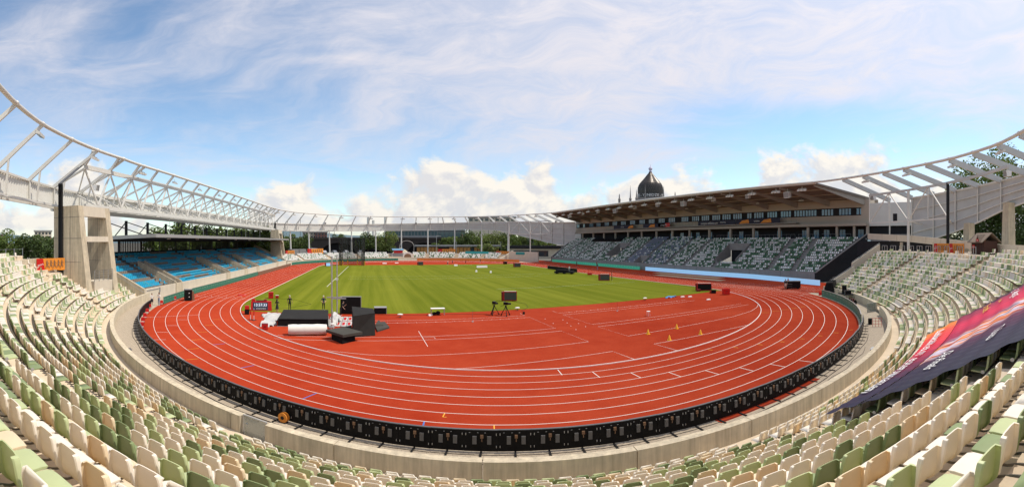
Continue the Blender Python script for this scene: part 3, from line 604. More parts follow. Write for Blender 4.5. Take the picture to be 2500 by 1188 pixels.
# ================================================================ LED boards along the outside of the bend (seen from behind)
def led_proto(label, i):
    t = thing('led_board', label, 'advertising board', group='black LED boards along the bend')
    W = 1.2535
    MB().box((0, 0, .55), (W, .07, .96)).build('cabinet', 'black_plastic', t)
    MB().box((0, -.012, 1.045), (W, .10, .03)).build('top_rail', 'dark_grey', t)
    for x in (-.30, .24): MB().box((x, .065, .60), (.15, .06, .36)).box((x, .10, .72), (.11, .012, .03)).build('power_box', 'grey_box', t)
    MB().box((-.03, .06, .76), (.11, .05, .15)).box((-.03, .075, .60), (.03, .03, .12)).build('hub', 'board_brown', t)
    for x in (-.56, .56):
        for z in (.30, .86): MB().box((x, .055, z), (.022, .03, .09)).build('latch', 'galv', t)
    for x in (-.15, .12, .42): MB().box((x, .05, .93), (.05, .02, .012)).build('screw_plate', 'mid_grey', t)
    MB().box((0, .26, .03), (.07, .52, .05)).build('foot', 'black_metal', t)
    MB().box((0, .25, .012), (W, .03, .02)).build('base_bar', 'black_metal', t)
    return t
lp = led_proto('x', 0); KIDS[lp.name] = list(lp.children)
da = math.degrees(1.255 / 47.8); aa = np.arange(-73.0, 23.5, da)
for i, a in enumerate(aa):
    o = lp if i == 0 else copy_tree(lp)
    o.location = P(47.78 + rng.uniform(-.012, .012), a, 0.0); o.rotation_euler = (R(rng.uniform(-.8, .8)), 0, R(a + 180 + rng.uniform(-.5, .5)))
    o['label'] = f'black LED board seen from behind, {ordn(i + 1)} along the bend counted from the left end'
tag(MB().path([P(48.42 + .05 * math.sin(a * .9), a, .02) for a in np.arange(-58, 20, 1.2)], .022, 6).path([P(48.75 + .10 * math.sin(a * 1.3), a, .018) for a in np.arange(-24, 14, 1.2)], .015, 6).build('power_cable', 'black_metal'), 'black power cable lying on the paving behind the LED boards', 'cable')
tag(MB().tube(P(48.72, -9.6, .06), P(48.72, -8.6, .06), .05, 8).tube(P(48.72, -9.25, .06), P(48.72, -8.95, .06), .07, 8).build('cable_connector', 'red_paint', smooth=True), 'red power connector lying on the cable by the boards', 'connector')
t = thing('equipment_case', 'small black case on the paving at the right end of the LED boards', 'case', P(48.5, 24.6), R(20))
MB().box((0, 0, .3), (.45, .4, .6)).build('body', 'black_plastic', t); MB().box((0, 0, .62), (.2, .05, .04)).build('handle', 'black_metal', t)
t = thing('ground_box', 'grey electric box on the paving against the parapet at right', 'box', P(49.75, 10.3), R(10))
MB().box((0, 0, .28), (.75, .35, .56)).build('body', 'mid_grey', t); MB().box((0, 0, .58), (.8, .4, .04)).build('lid', 'galv', t)
t = thing('cable_reel', 'orange cable reel leaning on the back of the LED boards', 'reel', (-23.2, -84.2, 0), R(-28))
for y_ in (-.08, .08): MB().tube((0, y_ - .02, .27), (0, y_ + .02, .27), .25, 18).build('flange', 'board_orange', t)
MB().tube((0, -.06, .27), (0, .06, .27), .15, 14).build('drum', 'black_plastic', t)
MB().tube((0, -.12, .27), (0, -.10, .27), .09, 12).build('hub', 'black_metal', t); MB().beam((-.18, 0, 0.02), (.18, 0, .02), .24, .03).build('stand', 'black_metal', t)

# green printed boards: right end of the bend, left straight, far bend; orange boards far right; brown boards left far
def board_run(pts, h, m, label, grp, cat='advertising board', txt=('european', 'athletics'), tm='print_pale_green', unit=3.0, face=1, name='banner_board', thick=.06, tsize=.17, every=1.0):
    """boards standing end to end along pts; the printed side is to the left of the running direction when face=1"""
    segs = []; acc = [0]
    for a, b in zip(pts, pts[1:]): acc.append(acc[-1] + math.dist(a, b))
    tot = acc[-1]; nb = max(1, round(tot / unit)); u = tot / nb
    def at(d):
        for i in range(len(pts) - 1):
            if d <= acc[i + 1] + 1e-6:
                f_ = (d - acc[i]) / (acc[i + 1] - acc[i]); return Vector((pts[i][0] + (pts[i + 1][0] - pts[i][0]) * f_, pts[i][1] + (pts[i + 1][1] - pts[i][1]) * f_, 0))
        return Vector((*pts[-1], 0))
    tv = text_mesh(txt[0], tsize) if txt else None
    tv2 = text_mesh(txt[1], tsize * 1.3) if txt else None
    for k in range(nb):
        a, b = at(k * u + .01), at((k + 1) * u - .01); ang = math.atan2(b.y - a.y, b.x - a.x); w = (b - a).length
        t = thing(name, label.format(n=ordn(k + 1)), cat, tuple((a + b) / 2), ang, grp)
        MB().box((0, 0, h / 2 + .04), (w, thick, h)).build('panel', m, t)
        MB().box((0, 0, h + .055), (w, thick + .02, .03)).build('top_rail', 'galv', t)
        for x in (-w * .35, w * .35): MB().box((x, -.18 * face, .02), (.06, .5, .04)).build('foot', 'black_metal', t)
        if tv:
            q = MB(); yy = face * (thick / 2 + .006); cnt = max(1, int(w / every))
            for j in range(cnt):
                x0 = -w / 2 + w * (j + .5) / cnt
                for (V_, F_), zz in ((tv, h * .72), (tv2, h * .34)):
                    if V_: q.add([(x0 - face * x_, yy, zz + y_) for x_, y_, _ in V_], F_)
            q.build('lettering', tm, t)
board_run([P(47.6, a)[:2] for a in np.arange(52.5, 23.8, -2.0)], 1.0, 'board_green', 'green printed board with pale lettering, {n} from the black tent at the right bend', 'green boards at the right bend', txt=('athletics', '|'), face=-1, unit=2.9)
board_run([(-45.9, -52.0), (-46.6, -45), (-46.75, -40), (-46.75, 0.2)], 0.95, 'board_green', 'green printed board with pale lettering, {n} along the left straight from the near end', 'green boards along the left straight', txt=('athletics', '|'), face=-1, unit=3.0)
board_run([(-46.75, .4), (-46.75, 46)], 0.85, 'board_brown', 'brown backed board along the far left straight, {n} from the green boards', 'brown boards along the left straight', txt=None, unit=3.0)
board_run([Pf(47.4, a)[:2] for a in np.arange(-82, -6, 3.0)], 1.0, 'board_green', 'green printed board below the far seats, {n} from the left', 'green boards at the far bend', txt=('athletics', '|'), face=-1, unit=3.0)
board_run([Pf(47.4, a)[:2] for a in np.arange(3.5, 66, 3.0)], 1.0, 'board_orange', 'orange printed board below the far seats, {n} from the left', 'orange boards at the far bend', txt=('- - -', '-'), tm='print_dark', face=-1, unit=3.0)
board_run([(56.9, -0.2), (56.9, 62)][::-1], 1.0, 'board_green_bright', 'bright green lit LED board below the main stand, {n} from the far end', 'green boards below the main stand', txt=('athletics', '|'), tm='print_white', face=-1, unit=3.0)
ledb = [(56.9, -3.0), (56.9, -42), (54.6, -53), (51.6, -63.2)]
board_run(ledb, 1.05, 'led_blue', 'lit light blue LED board below the main stand, {n} from the green boards', 'lit blue LED boards', txt=None, face=-1, unit=4.0, name='led_screen', thick=.12)
# ================================================================ main stand (right)
ms = thing('main_grandstand', 'large grandstand with brown underside roof, dark window band and green and white seats', 'grandstand', (58.0, 0, 0))
def mp(mbx, name, m, smooth=False): return mbx.build(name, m, ms, smooth, (-58.0, 0, 0))
XF, MR, MZ, MT, NM = 58.5, 15, 1.55, 0.86, 15
RISE = 0.555
YN0, YN1, YF0, YF1 = -58.3, -64.3, 65.5, 70.0                     # ends splay outwards
def ye(x): f_ = (x - XF) / 13.5; return YN0 + (YN1 - YN0) * f_, YF0 + (YF1 - YF0) * f_
mp(MB().bx(XF - .25, XF, YN0, YF0, -.05, MZ + .55), 'front_wall', 'concrete_grey')
for j in range(14): mp(MB().bx(XF - .262, XF - .25, YN0 + 8.8 * j + 8.75, YN0 + 8.8 * j + 8.79, 0, MZ + .5), 'wall_joint', 'dark_wall')
MAISLE = [58.0, 45.5, 32.6, 21.3, 11.3, 2.4, -9.4, -17.2, -28.0, -45.4, -52.0]
VOM = [(20.0, 26.5, 4, 10), (-33.5, -26.5, 4, 10), (1.0, 5.5, 0, 3)]   # y0, y1, first and last row of the openings
for i in range(NM):
    x0 = XF + MT * i; z = MZ + RISE * i; a, b = ye(x0)
    cuts = [(v0, v1) for v0, v1, i0, i1 in VOM if i0 <= i <= i1]; s0 = a; segs = []
    for v0, v1 in sorted(cuts): segs.append((s0, v0)); s0 = v1
    segs.append((s0, b))
    q = MB()
    for p0, p1 in segs: q.bx(x0, x0 + MT + (.03 if i < NM - 1 else .6), p0, p1, max(z - RISE - .15, -.05) if i else -.05, z)
    mp(q, 'seat_step', 'concrete_grey')
XB = XF + MT * NM + .6; ZB = MZ + RISE * (NM - 1)                   # back of the seating
q = []
for i in range(NM):
    x = XF + MT * i + .55; a, b = ye(x); z = MZ + RISE * i; y = a + .8
    while y < b - .6:
        if not any(abs(y - m - (x - XF) * .0) < .75 for m in MAISLE) and not any(v0 - .5 < y < v1 + .5 and i0 - 1 <= i <= i1 for v0, v1, i0, i1 in VOM) and not (i >= 12 and 28 < y < 50) and not (i == 14 and y < -12):
            blk = sum(y < m for m in MAISLE); c = rng.choices([0, 1, 2], (56, 28, 16))[0] if rng.random() > .35 else (0 if math.sin(y * .9 + i * 2.3) > 0 else 1)
            if blk in (5, 6) and rng.random() < (.85 if blk == 5 else .35): c = 3
            q.append(((x, y, z), R(-90), c))
        y += .50
sv2 = MB().box((0, -.20, .42), (.43, .42, .05)).hexa([(-.21, .03, .44), (.21, .03, .44), (.21, .07, .44), (-.21, .07, .44)], [(-.16, .10, .84), (.16, .10, .84), (.16, .13, .84), (-.16, .13, .84)])
tag(tile(q, sv2.v, sv2.f, 'grandstand_seats', ['seat_white', 'seat_green', 'seat_mint', 'seat_bluegrey']), 'rows of white and dark green seats covering the main grandstand', 'seats', kind='stuff')
for v0, v1, i0, i1 in VOM:
    xa, xb = XF + MT * i0, XF + MT * (i1 + 1); za, zb = MZ + RISE * i0, MZ + RISE * (i1 + 1)
    for yy in (v0, v1):
        mp(MB().ext_y([(xa, max(0, za - 1.2)), (xa, za + .5), (xb, zb + .6), (xb, zb - 3.2), (xa + .2, max(0, za - 1.2))], yy - .1, yy + .1), 'stair_wall', 'concrete_grey')
    mp(MB().bx(xb - .5, xb, v0 + .1, v1 - .1, zb - 1.4, zb + .5), 'lintel', 'concrete_grey')
    mp(MB().bx(xb + .3, xb + .5, v0 + .1, v1 - .1, max(0, za - 1.5), zb - 1.4), 'opening_panel', 'dark_wall')  # solid near-black panel puts the shade inside the passage into colour
    mp(MB().bx(xa, xb + .3, v0 + .1, v1 - .1, max(0, za - 1.5), max(.05, za - 1.0)), 'landing', 'concrete_grey')
    for k in range(5): mp(MB().tube((xa + .05, v0 + .3 + k * (v1 - v0 - .6) / 4, max(.05, za - 1.0)), (xa + .05, v0 + .3 + k * (v1 - v0 - .6) / 4, za + .3), .025, 5), 'railing_post', 'galv')
for e_, (y0, y1) in enumerate(((YN0, YN1), (YF0, YF1))):
    s_ = -1 if e_ == 0 else 1; x1 = XF + 13.5
    lo = [(XF - .3, y0, -.05), (x1, y1, -.05), (x1, y1 + s_ * .35, -.05), (XF - .3, y0 + s_ * .35, -.05)]; hi = [(XF - .3, y0, MZ + .35), (x1, y1, ZB + .95), (x1, y1 + s_ * .35, ZB + .95), (XF - .3, y0 + s_ * .35, MZ + .35)]
    if e_: lo.reverse(); hi.reverse()
    mp(MB().hexa(lo, hi), 'side_wall', 'dark_wall')
    mp(MB().beam((XF - .3, y0 + s_ * .17, MZ + .42), (x1, y1 + s_ * .17, ZB + 1.02), .42, .14), 'wall_coping', 'concrete_grey')
# concourse level behind the seats
YA, YB = -64.6, 71.0
mp(MB().bx(XB - .6, 77.0, YA, YB, ZB - .35, ZB - .004), 'concourse_floor', 'concrete_grey')
mp(MB().bx(76.0, 76.3, YA, YB, ZB, 12.3), 'rear_wall', 'dark_wall')
for y in (-62, -57, -52.5, -49.5, -46, -38, -30, -24.5, -20, -12, -6.5, -3, 1, 6):
    f_ = mp(MB().bx(75.9, 75.98, y, y + 1.5, ZB + .1, ZB + 2.2), 'door', 'glass_blue'); MB().bx(75.86, 75.9, y + .72, y + .78, ZB + .1, ZB + 2.2).build('mullion', 'dark_wall', f_)
CY_ = [62.5, 53.2, 44.6, 36.1, 27.5, 19.0, 10.6, 2.3, -5.9, -14.5, -22.9, -31.2, -39.8, -48.5, -56.6, -61.2]
for y in CY_: mp(MB().bx(71.9, 72.45, y - .28, y + .28, ZB, 12.25), 'column', 'facade')
mp(MB().bx(71.9, 72.5, YA - .3, YA + .3, ZB, 12.25), 'column', 'facade')
for y0, y1 in ((-60.5, -52.6), (-51.4, -45.9), (-44.9, -28.6), (-27.4, -17.8), (-16.6, -10)):
    q = MB().tube((XB - .3, y0, ZB + 1.05), (XB - .3, y1, ZB + 1.05), .03, 6)
    for k in np.arange(y0, y1 + .1, 1.35): q.tube((XB - .3, k, ZB), (XB - .3, k, ZB + 1.05), .025, 5)
    mp(q, 'railing', 'mid_grey')
# press tables cluster (dark) in the upper rows
for k in range(14):
    y = 29 + k * 1.5
    mp(MB().bx(XF + MT * 12.2, XF + MT * 14.6, y - .6, y + .6, MZ + RISE * 12 + .5, MZ + RISE * 13 + .62).bx(XF + MT * 13.0, XF + MT * 13.2, y - .5, y + .5, MZ + RISE * 13 + .6, MZ + RISE * 13 + 1.15), 'press_desk', 'black_fabric')
# upper storey with window band
XU = 73.0
mp(MB().bx(XU, 77.5, YA, YB, 12.25, 14.80), 'spandrel_wall', 'facade')
mp(MB().bx(XU, 77.5, YA, YB, 16.72, 18.6), 'upper_wall', 'facade')
mp(MB().bx(XU + .18, 77.4, YA + 2.0, YB - 1.0, 14.80, 16.72), 'window_band', 'dark_wall')
mp(MB().bx(XU, 77.5, YA, YA + 2.0, 14.80, 16.72), 'band_end', 'facade'); mp(MB().bx(XU, 77.5, YB - 1.0, YB, 14.80, 16.72), 'band_end', 'facade')
for y in [69, 63, 56.5, 50.5, 44, 38, 32, 26, 20, 14.5, 9, 3.7, -2.7, -7.6, -11.9, -16.4, -20.5, -24.7, -29, -32.3, -36.8, -41.2, -45.4, -48.8, -53.5, -58.3, -62.1]:
    wd = 2 if y in (-29, -62.1, 63) else 4
    f_ = mp(MB().bx(XU + .10, XU + .18, y - .42 * wd, y + .42 * wd, 14.95, 16.55), 'window', 'black_metal')
    for k in range(wd): MB().bx(XU + .06, XU + .10, y - .42 * wd + .84 * k + .12, y - .42 * wd + .84 * k + .72, 15.02, 16.48).build('pane', 'glass_blue', f_, loc=(0, 0, 0))
# balcony with printed cloths
YB0, YB1 = -45.5, 44.5
mp(MB().bx(71.2, XU, YB0, YB1, 13.15, 13.38), 'balcony_slab', 'beam_brown')
mp(MB().bx(71.2, XU - .01, YA, YB, 12.26, 12.9), 'edge_beam', 'facade')
for y in np.arange(YB0, YB1, 1.5): mp(MB().tube((71.3, y, 13.38), (71.3, y, 14.55), .025, 5), 'balcony_post', 'mid_grey')
mp(MB().tube((71.3, YB0, 14.55), (71.3, YB1, 14.55), .03, 6), 'balcony_rail', 'mid_grey')
def cloth(y0, y1, m, txt=None, tm='print_white', sz=.75):
    b_ = mp(MB().bx(71.2, 71.24, y0, y1, 13.42, 14.72), 'balcony_cloth', m)
    if txt:
        V_, F_ = text_mesh(txt, sz); MB().add([(71.185, (y0 + y1) / 2 - x_, 14.05 + y_) for x_, y_, _ in V_], F_).build('lettering', tm, b_)
cloth(-25.5, -10.6, 'banner_navy'); cloth(-40.6, -25.7, 'banner_navy'); cloth(4.8, 17, 'banner_navy'); cloth(23, 36, 'banner_navy')
V_, F_ = text_mesh('european-athletics.com', .95)
mp(MB().add([(71.18, -15.3 - x_ * .78, 14.0 + y_) for x_, y_, _ in V_], F_), 'lettering', 'print_white')
for y in (-36.0, -28.5, 12.2, 24.8):
    mp(MB().add([(71.175, y + 1.7, 13.5), (71.175, y - 1.9, 13.62), (71.175, y - 1.7, 14.62), (71.175, y + .6, 14.35)], [(0, 1, 2, 3)]), 'cloth_emblem', 'board_orange')
cloth(2.6, 8.6, 'red_paint', 'ATHLETICS', sz=.7)
for y, s_ in ((-20.8, 'ATHLETICS'), (-33.0, 'DRESDEN'), (30.0, 'DRESDEN')):
    V_, F_ = text_mesh(s_, .55); mp(MB().add([(71.175, y - x_ * .8, 14.05 + y_) for x_, y_, _ in V_], F_), 'lettering', 'print_white')
# roof
RX0, RZ0, RX1, RZ1 = 57.0, 20.55, 78.0, 18.9
RYN, RYF = -59.2, 63.2; RBN, RBF = -65.0, 71.4
lo = [(RX0, RYN, RZ0 - .05), (RX1, RBN, 18.05), (RX1, RBF, 18.05), (RX0, RYF, RZ0 - .05)]; hi = [(RX0, RYN, RZ0 + .22), (RX1, RBN, 18.75), (RX1, RBF, 18.75), (RX0, RYF, RZ0 + .22)]
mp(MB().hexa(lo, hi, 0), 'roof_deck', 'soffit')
mp(MB().hexa([(x, y, z + .02) for x, y, z in hi], [(x, y, z + .10) for x, y, z in hi]), 'roof_sheet', 'mid_grey')
mp(MB().beam((RX0 - .10, RYN - .1, RZ0 + .12), (RX0 - .10, RYF + .1, RZ0 + .12), .16, .30), 'eaves_trim', 'white_clad')
def rz(x): return RZ0 - .05 + (18.05 - RZ0 + .05) * (x - RX0) / (RX1 - RX0)
for k in range(15):
    f_ = k / 14; yf = RYF - .6 + (RYN + .6 - RYF + .6) * f_; yb = RBF - 3.5 + (RBN + .35 - RBF + 3.5) * f_
    a = (RX0 + .4, yf, rz(RX0 + .4) - .16); b = (XU + .05, yf + (yb - yf) * .78, rz(XU) - .72)
    mp(MB().beam(a, b, .34, .32, 0, (0, 0, 1), .34, 1.45), 'roof_beam', 'beam_brown')
for x in (61.5, 66.5, 71): mp(MB().beam((x, RYF + 1.0, rz(x) - .09), (x, RYN - 1.0, rz(x) - .09), .12, .18), 'purlin', 'beam_brown')
# end block of the stand towards the near bend
mp(MB().bx(XU, 90, YA - 13, YA - .02, 12.2, 17.6).bx(XU + 1.0, 90, YA - 13, YA - .02, 6.5, 12.2, 1), 'end_block', ['white_clad', 'dark_wall'])
mp(MB().bx(72.2, XU - .01, YA - 12, YA - .8, ZB - 1.0, ZB + .9), 'end_balustrade', 'concrete_grey')
mp(MB().bx(XU - .05, XU - .002, YA - 7, YA - 6.0, 13.0, 15.0), 'service_door', 'dark_wall')
mp(MB().bx(76, 90, YB + .05, YB + 8, 6.5, 17.6), 'end_block', ['grey_clad'])

# ---------------------------------------------------------------- floodlights and loudspeakers (built once, copied)
def flood_proto():
    t = thing('floodlight', 'x', 'floodlight', group='white floodlights under the roof edges')
    MB().tube((0, 0, 0), (0, 0, -.45), .04, 6).tube((-.75, 0, -.45), (.75, 0, -.45), .045, 6).build('bracket', 'white_steel', t)
    for x in (-.6, 0, .6):
        h = MB().hexa([(x - .24, -.22, -.86), (x + .24, -.22, -.86), (x + .24, .16, -.70), (x - .24, .16, -.70)], [(x - .24, -.26, -.62), (x + .24, -.26, -.62), (x + .24, .12, -.48), (x - .24, .12, -.48)]).build('lamp_head', 'white_steel', t)
        MB().quad((x - .20, -.20, -.868), (x - .20, .13, -.722), (x + .20, .13, -.722), (x + .20, -.20, -.868)).build('lens', 'glass_dark', h)
    return t
def spk_proto():
    t = thing('loudspeaker', 'x', 'loudspeaker', group='white loudspeakers under the roof edges')
    MB().tube((0, 0, 0), (0, 0, -.5), .04, 6).beam((-.45, 0, -.5), (.45, 0, -.5), .05, .08).build('bracket', 'white_steel', t)
    MB().hexa([(-.42, -.28, -1.35), (.42, -.28, -1.35), (.35, .42, -1.22), (-.35, .42, -1.22)], [(-.42, -.42, -.55), (.42, -.42, -.55), (.35, .42, -.55), (-.35, .42, -.55)]).build('body', 'white_paint', t)
    MB().hexa([(-.38, -.31, -1.29), (.38, -.31, -1.29), (.38, -.29, -1.29), (-.38, -.29, -1.29)], [(-.38, -.432, -.61), (.38, -.432, -.61), (.38, -.40, -.61), (-.38, -.40, -.61)]).build('grille', 'mid_grey', t)
    return t
fl0, sp0 = flood_proto(), spk_proto(); KIDS[fl0.name] = list(fl0.children); KIDS[sp0.name] = list(sp0.children); used = set()
def hang(proto, loc, rz_, label, s=1.0):
    o = copy_tree(proto) if proto.name in used else proto; used.add(proto.name)
    o.location = loc; o.rotation_euler = (0, 0, rz_); o.scale = (s, s, s); o['label'] = label; return o
for k in range(18):
    y = RYF - 4 - k * 6.75
    hang(fl0, (RX0 + .6, y, rz(RX0 + .6) - .02), R(-90), f'white floodlight under the main stand roof edge, {ordn(k + 1)} from the far end', 1.3)
for k in range(11):
    y = RYF - 2.2 - k * 11.2
    hang(sp0, (RX0 + 1.9, y, rz(RX0 + 1.9) + .05), R(-90 + rng.uniform(-15, 15)), f'white loudspeaker under the main stand roof edge, {ordn(k + 1)} from the far end', 1.15 + .45 * (k % 3 == 1))
for k in range(8): hang(fl0, (68.8, 46 - k * 13.5, rz(68.8) - .02), R(-90), f'floodlight deep under the main stand roof, {ordn(k + 1)} from the far end', .8)

# ================================================================ blue stand (left)
bs = thing('blue_seat_stand', 'low covered stand with flat roof, white front wall and bright blue seats', 'grandstand', (-50, 0, 0))
def bp_(mbx, name, m): return mbx.build(name, m, bs, False, (50, 0, 0))
BY0, BY1, BX = -50.5, 52.0, -49.6; NB, BT, BR_, BZ = 14, .80, .36, .95
bp_(MB().bx(BX - .25, BX, BY0, BY1, -.05, 1.7), 'front_wall', 'concrete_pale')
STY = [-39.4, -14.2, -0.5, 11.1, 36.7]
for i in range(NB):
    x0 = BX - .25 - BT * i; z = BZ + BR_ * i
    bp_(MB().bx(x0 - BT - (.02 if i < NB - 1 else 1.2), x0, BY0, BY1, -.05 if i == 0 else z - BR_ - .1, z), 'seat_step', 'concrete_grey')
q = []; near_b = []
for i in range(NB):
    x = BX - .25 - BT * i - .58; z = BZ + BR_ * i; y = BY0 + .8
    while y < BY1 - .5:
        if not any(abs(y - s_) < (1.5 if i < 9 else .0) or abs(y - s_ + 3) < .6 for s_ in STY):
            c = 0
            if math.sin(i * 2.1 + math.floor(y / 7.3) * 1.7) > .55: c = 1
            if rng.random() < .03: c = 2
            q.append(((x, y, z), R(90), c))
        y += .52
q.sort(key=lambda s: math.dist(s[0], (CX, CY, CH)))
bcol = ['seat_blue', 'seat_taupe', 'seat_teal']
bme = [MB().box((0, -.20, .42), (.45, .42, .06)).hexa([(-.22, .02, .43), (.22, .02, .43), (.22, .07, .43), (-.22, .07, .43)], [(-.20, .09, .80), (.20, .09, .80), (.20, .13, .80), (-.20, .13, .80)]).mesh('blue_seat', c) for c in bcol]
cnt_b = {}
for s in q[:300]:
    i = round((BX - .25 - .58 - s[0][0]) / BT); cnt_b[i] = cnt_b.get(i, 0) + 1
    o = link('covered_stand_seat', bme[s[2]], None, s[0], s[1])
    tag(o, f"{['bright blue', 'grey brown', 'teal'][s[2]]} seat under the flat roof, {ordn(i + 1)} row up, {ordn(cnt_b[i])} from the near end", 'seat', 'seats of the covered stand on the left')
sv3 = MB().box((0, -.20, .42), (.45, .42, .06)).hexa([(-.22, .02, .43), (.22, .02, .43), (.22, .07, .43), (-.22, .07, .43)], [(-.20, .09, .80), (.20, .09, .80), (.20, .13, .80), (-.20, .13, .80)])
tag(tile(q[300:], sv3.v, sv3.f, 'blue_seat_rows', bcol), 'rows of bright blue seats filling the far part of the covered stand', 'seats', kind='stuff')
for y in STY:
    for yy in (y - 1.05, y + 1.05):
        bp_(MB().ext_y([(BX + .02, -.05), (BX + .02, 1.95), (BX - 7.2, 5.2), (BX - 7.2, 2.0), (BX - 2, -.05)], yy - .12, yy + .12), 'stair_wall', 'concrete')
        bp_(MB().tube((BX - .3, yy, 2.15), (BX - 7.0, yy, 5.4), .03, 6), 'handrail', 'galv')
    bp_(MB().bx(BX + .0, BX + .12, y - 1.25, y + 1.25, -.05, 1.72), 'stair_pillar', 'concrete')
for yy in (BY0 - .15, BY1 + .15):
    bp_(MB().ext_y([(BX + .02, -.05), (BX + .02, 1.75), (BX - 11.5, 7.2), (BX - 12.5, 7.2), (BX - 12.5, -.05)], yy - .15, yy + .15), 'side_wall', 'concrete')
    bp_(MB().tube((BX, yy - .3, 1.3), (BX - 6, yy - .3, 4.2), .035, 6), 'handrail', 'galv')
RB0, RB1 = -46.8, 58.5
bp_(MB().hexa([(-64.5, RB0, 8.55), (-50, RB0, 9.12), (-50, RB1, 9.12), (-64.5, RB1, 8.55)], [(-64.5, RB0, 9.15), (-50, RB0, 9.60), (-50, RB1, 9.60), (-64.5, RB1, 9.15)]), 'roof_slab', 'mid_grey')
bp_(MB().beam((-49.9, RB0 - .05, 9.38), (-49.9, RB1 + .05, 9.38), .12, .52), 'roof_fascia', 'galv'); bp_(MB().beam((-64.4, RB0 - .06, 8.88), (-49.9, RB0 - .06, 9.40), .10, .55), 'roof_fascia', 'galv')
bp_(MB().hexa([(-64.4, RB0 + .05, 8.50), (-50.1, RB0 + .05, 9.07), (-50.1, RB1 - .05, 9.07), (-64.4, RB1 - .05, 8.50)], [(-64.4, RB0 + .05, 8.54), (-50.1, RB0 + .05, 9.11), (-50.1, RB1 - .05, 9.11), (-64.4, RB1 - .05, 8.54)]), 'roof_soffit', 'dark_wall')
bp_(MB().bx(-63.4, -63.2, BY0, BY1, 5.2, 6.6), 'rear_parapet', 'dark_wall')
for y in np.arange(BY0 + .2, BY1, .62):
    if math.sin(y * .37) > -.85: bp_(MB().bx(-63.45, -63.38, y - .17, y + .17, 6.6, 8.6), 'slat', 'dark_wall')
for k, y in enumerate(np.arange(-45, 58, 7.9)):
    bp_(MB().tube((-62.9, y, 5), (-62.9, y, 8.6), .12, 8), 'roof_column', 'dark_grey')
    bp_(MB().bx(-61.6, -61.2, y - .2, y + .2, 9.1, 12.3), 'roof_mast', 'black_metal')
    bp_(MB().beam((-61.4, y, 12.1), (-53.0, y + .0, 9.5), .14, .14), 'stay_rod', 'black_metal'); bp_(MB().beam((-61.4, y, 12.1), (-64.3, y, 9.1), .14, .14), 'stay_rod', 'black_metal')
    if k % 2: bp_(MB().tube((-53.5, y + 2, 9.6), (-53.5, y + 2, 12.8), .035, 5), 'lightning_rod', 'galv')
for k, y in enumerate(np.arange(-40, 56, 12.0)):
    l_ = bp_(MB().box((-51.2, y, 8.95), (.5, .35, .14)), 'roof_lamp', 'white_paint')
for k in range(9):
    V_, F_ = text_mesh(['kc', 'hx', 'kl'][k % 3], 1.1) if False else (None, None)
bp_(MB().box((BX + .04, -46.2, 1.25), (.06, .35, .7)), 'wall_cabinet', 'mid_grey'); bp_(MB().box((BX + .03, -48.3, 1.45), (.04, 3.6, .10)), 'cable_tray', 'mid_grey')

# ================================================================ ring roof: tube, rafters, cladding, truss, columns
ring = thing('ring_roof', 'white steel ring roof frame with long tube, rafters, truss and cladding around the stadium', 'roof frame')
RT = [(-90, 54.3), (-82, 54.3), (-74.6, 55.3), (-67.5, 56.3), (-60, 57.6), (-52.8, 58.6), (-35, 61.2), (-18, 63.4), (0, 64.6), (15, 65), (31, 65), (41, 63.8), (51, 61.9), (61, 60.6), (73.6, 59.4)]
RO = [(-90, 62), (-67, 62), (-40, 65), (-18, 69), (10, 72), (36, 73.5), (62, 73.5), (78, 74)]
ZT = [(-90, 16.1), (-67, 16.1), (-30, 16.8), (0, 17.8), (36, 18.6), (47, 18.1), (62, 17.5), (78, 17.3)]
ZBt = [(-90, 13.2), (-50, 13.2), (0, 14.4), (30, 14.9), (39, 14.2), (47, 11.6), (52.5, 10.0), (62, 7.6), (78, 5.5)]
TZ = 20.9
an = list(np.arange(-90, 73.7, 2.6)); 
tube_pts = [P(lerp_tab(RT, a), a, TZ) for a in an] + [(57.0 - .25, y, TZ) for y in np.linspace(-58, 62, 30)] + [Pf(lerp_tab(RT, a), a, TZ) for a in reversed(an)] + [(-54.3, y, TZ) for y in np.linspace(L - 3, -L + 3, 24)]
MB().path(tube_pts, .225, 18, closed=True).build('ring_tube', 'white_steel', ring, True)
def flange(p): MB().ball(p, .34, 8, 0, .9).build('tube_node', 'white_steel', ring, True)
NODES_L = [-89.5, -82, -74.6, -67.5, -60, -52.8, -45.5, -38.2, -31, -23.7, -16.5, -9, -2]
NODES_R = [4, 10, 15.5, 20.5, 25.5, 31, 36.2, 41.4, 46.3, 51.2, 56.1, 61, 66.2]
li = 0; si = 0
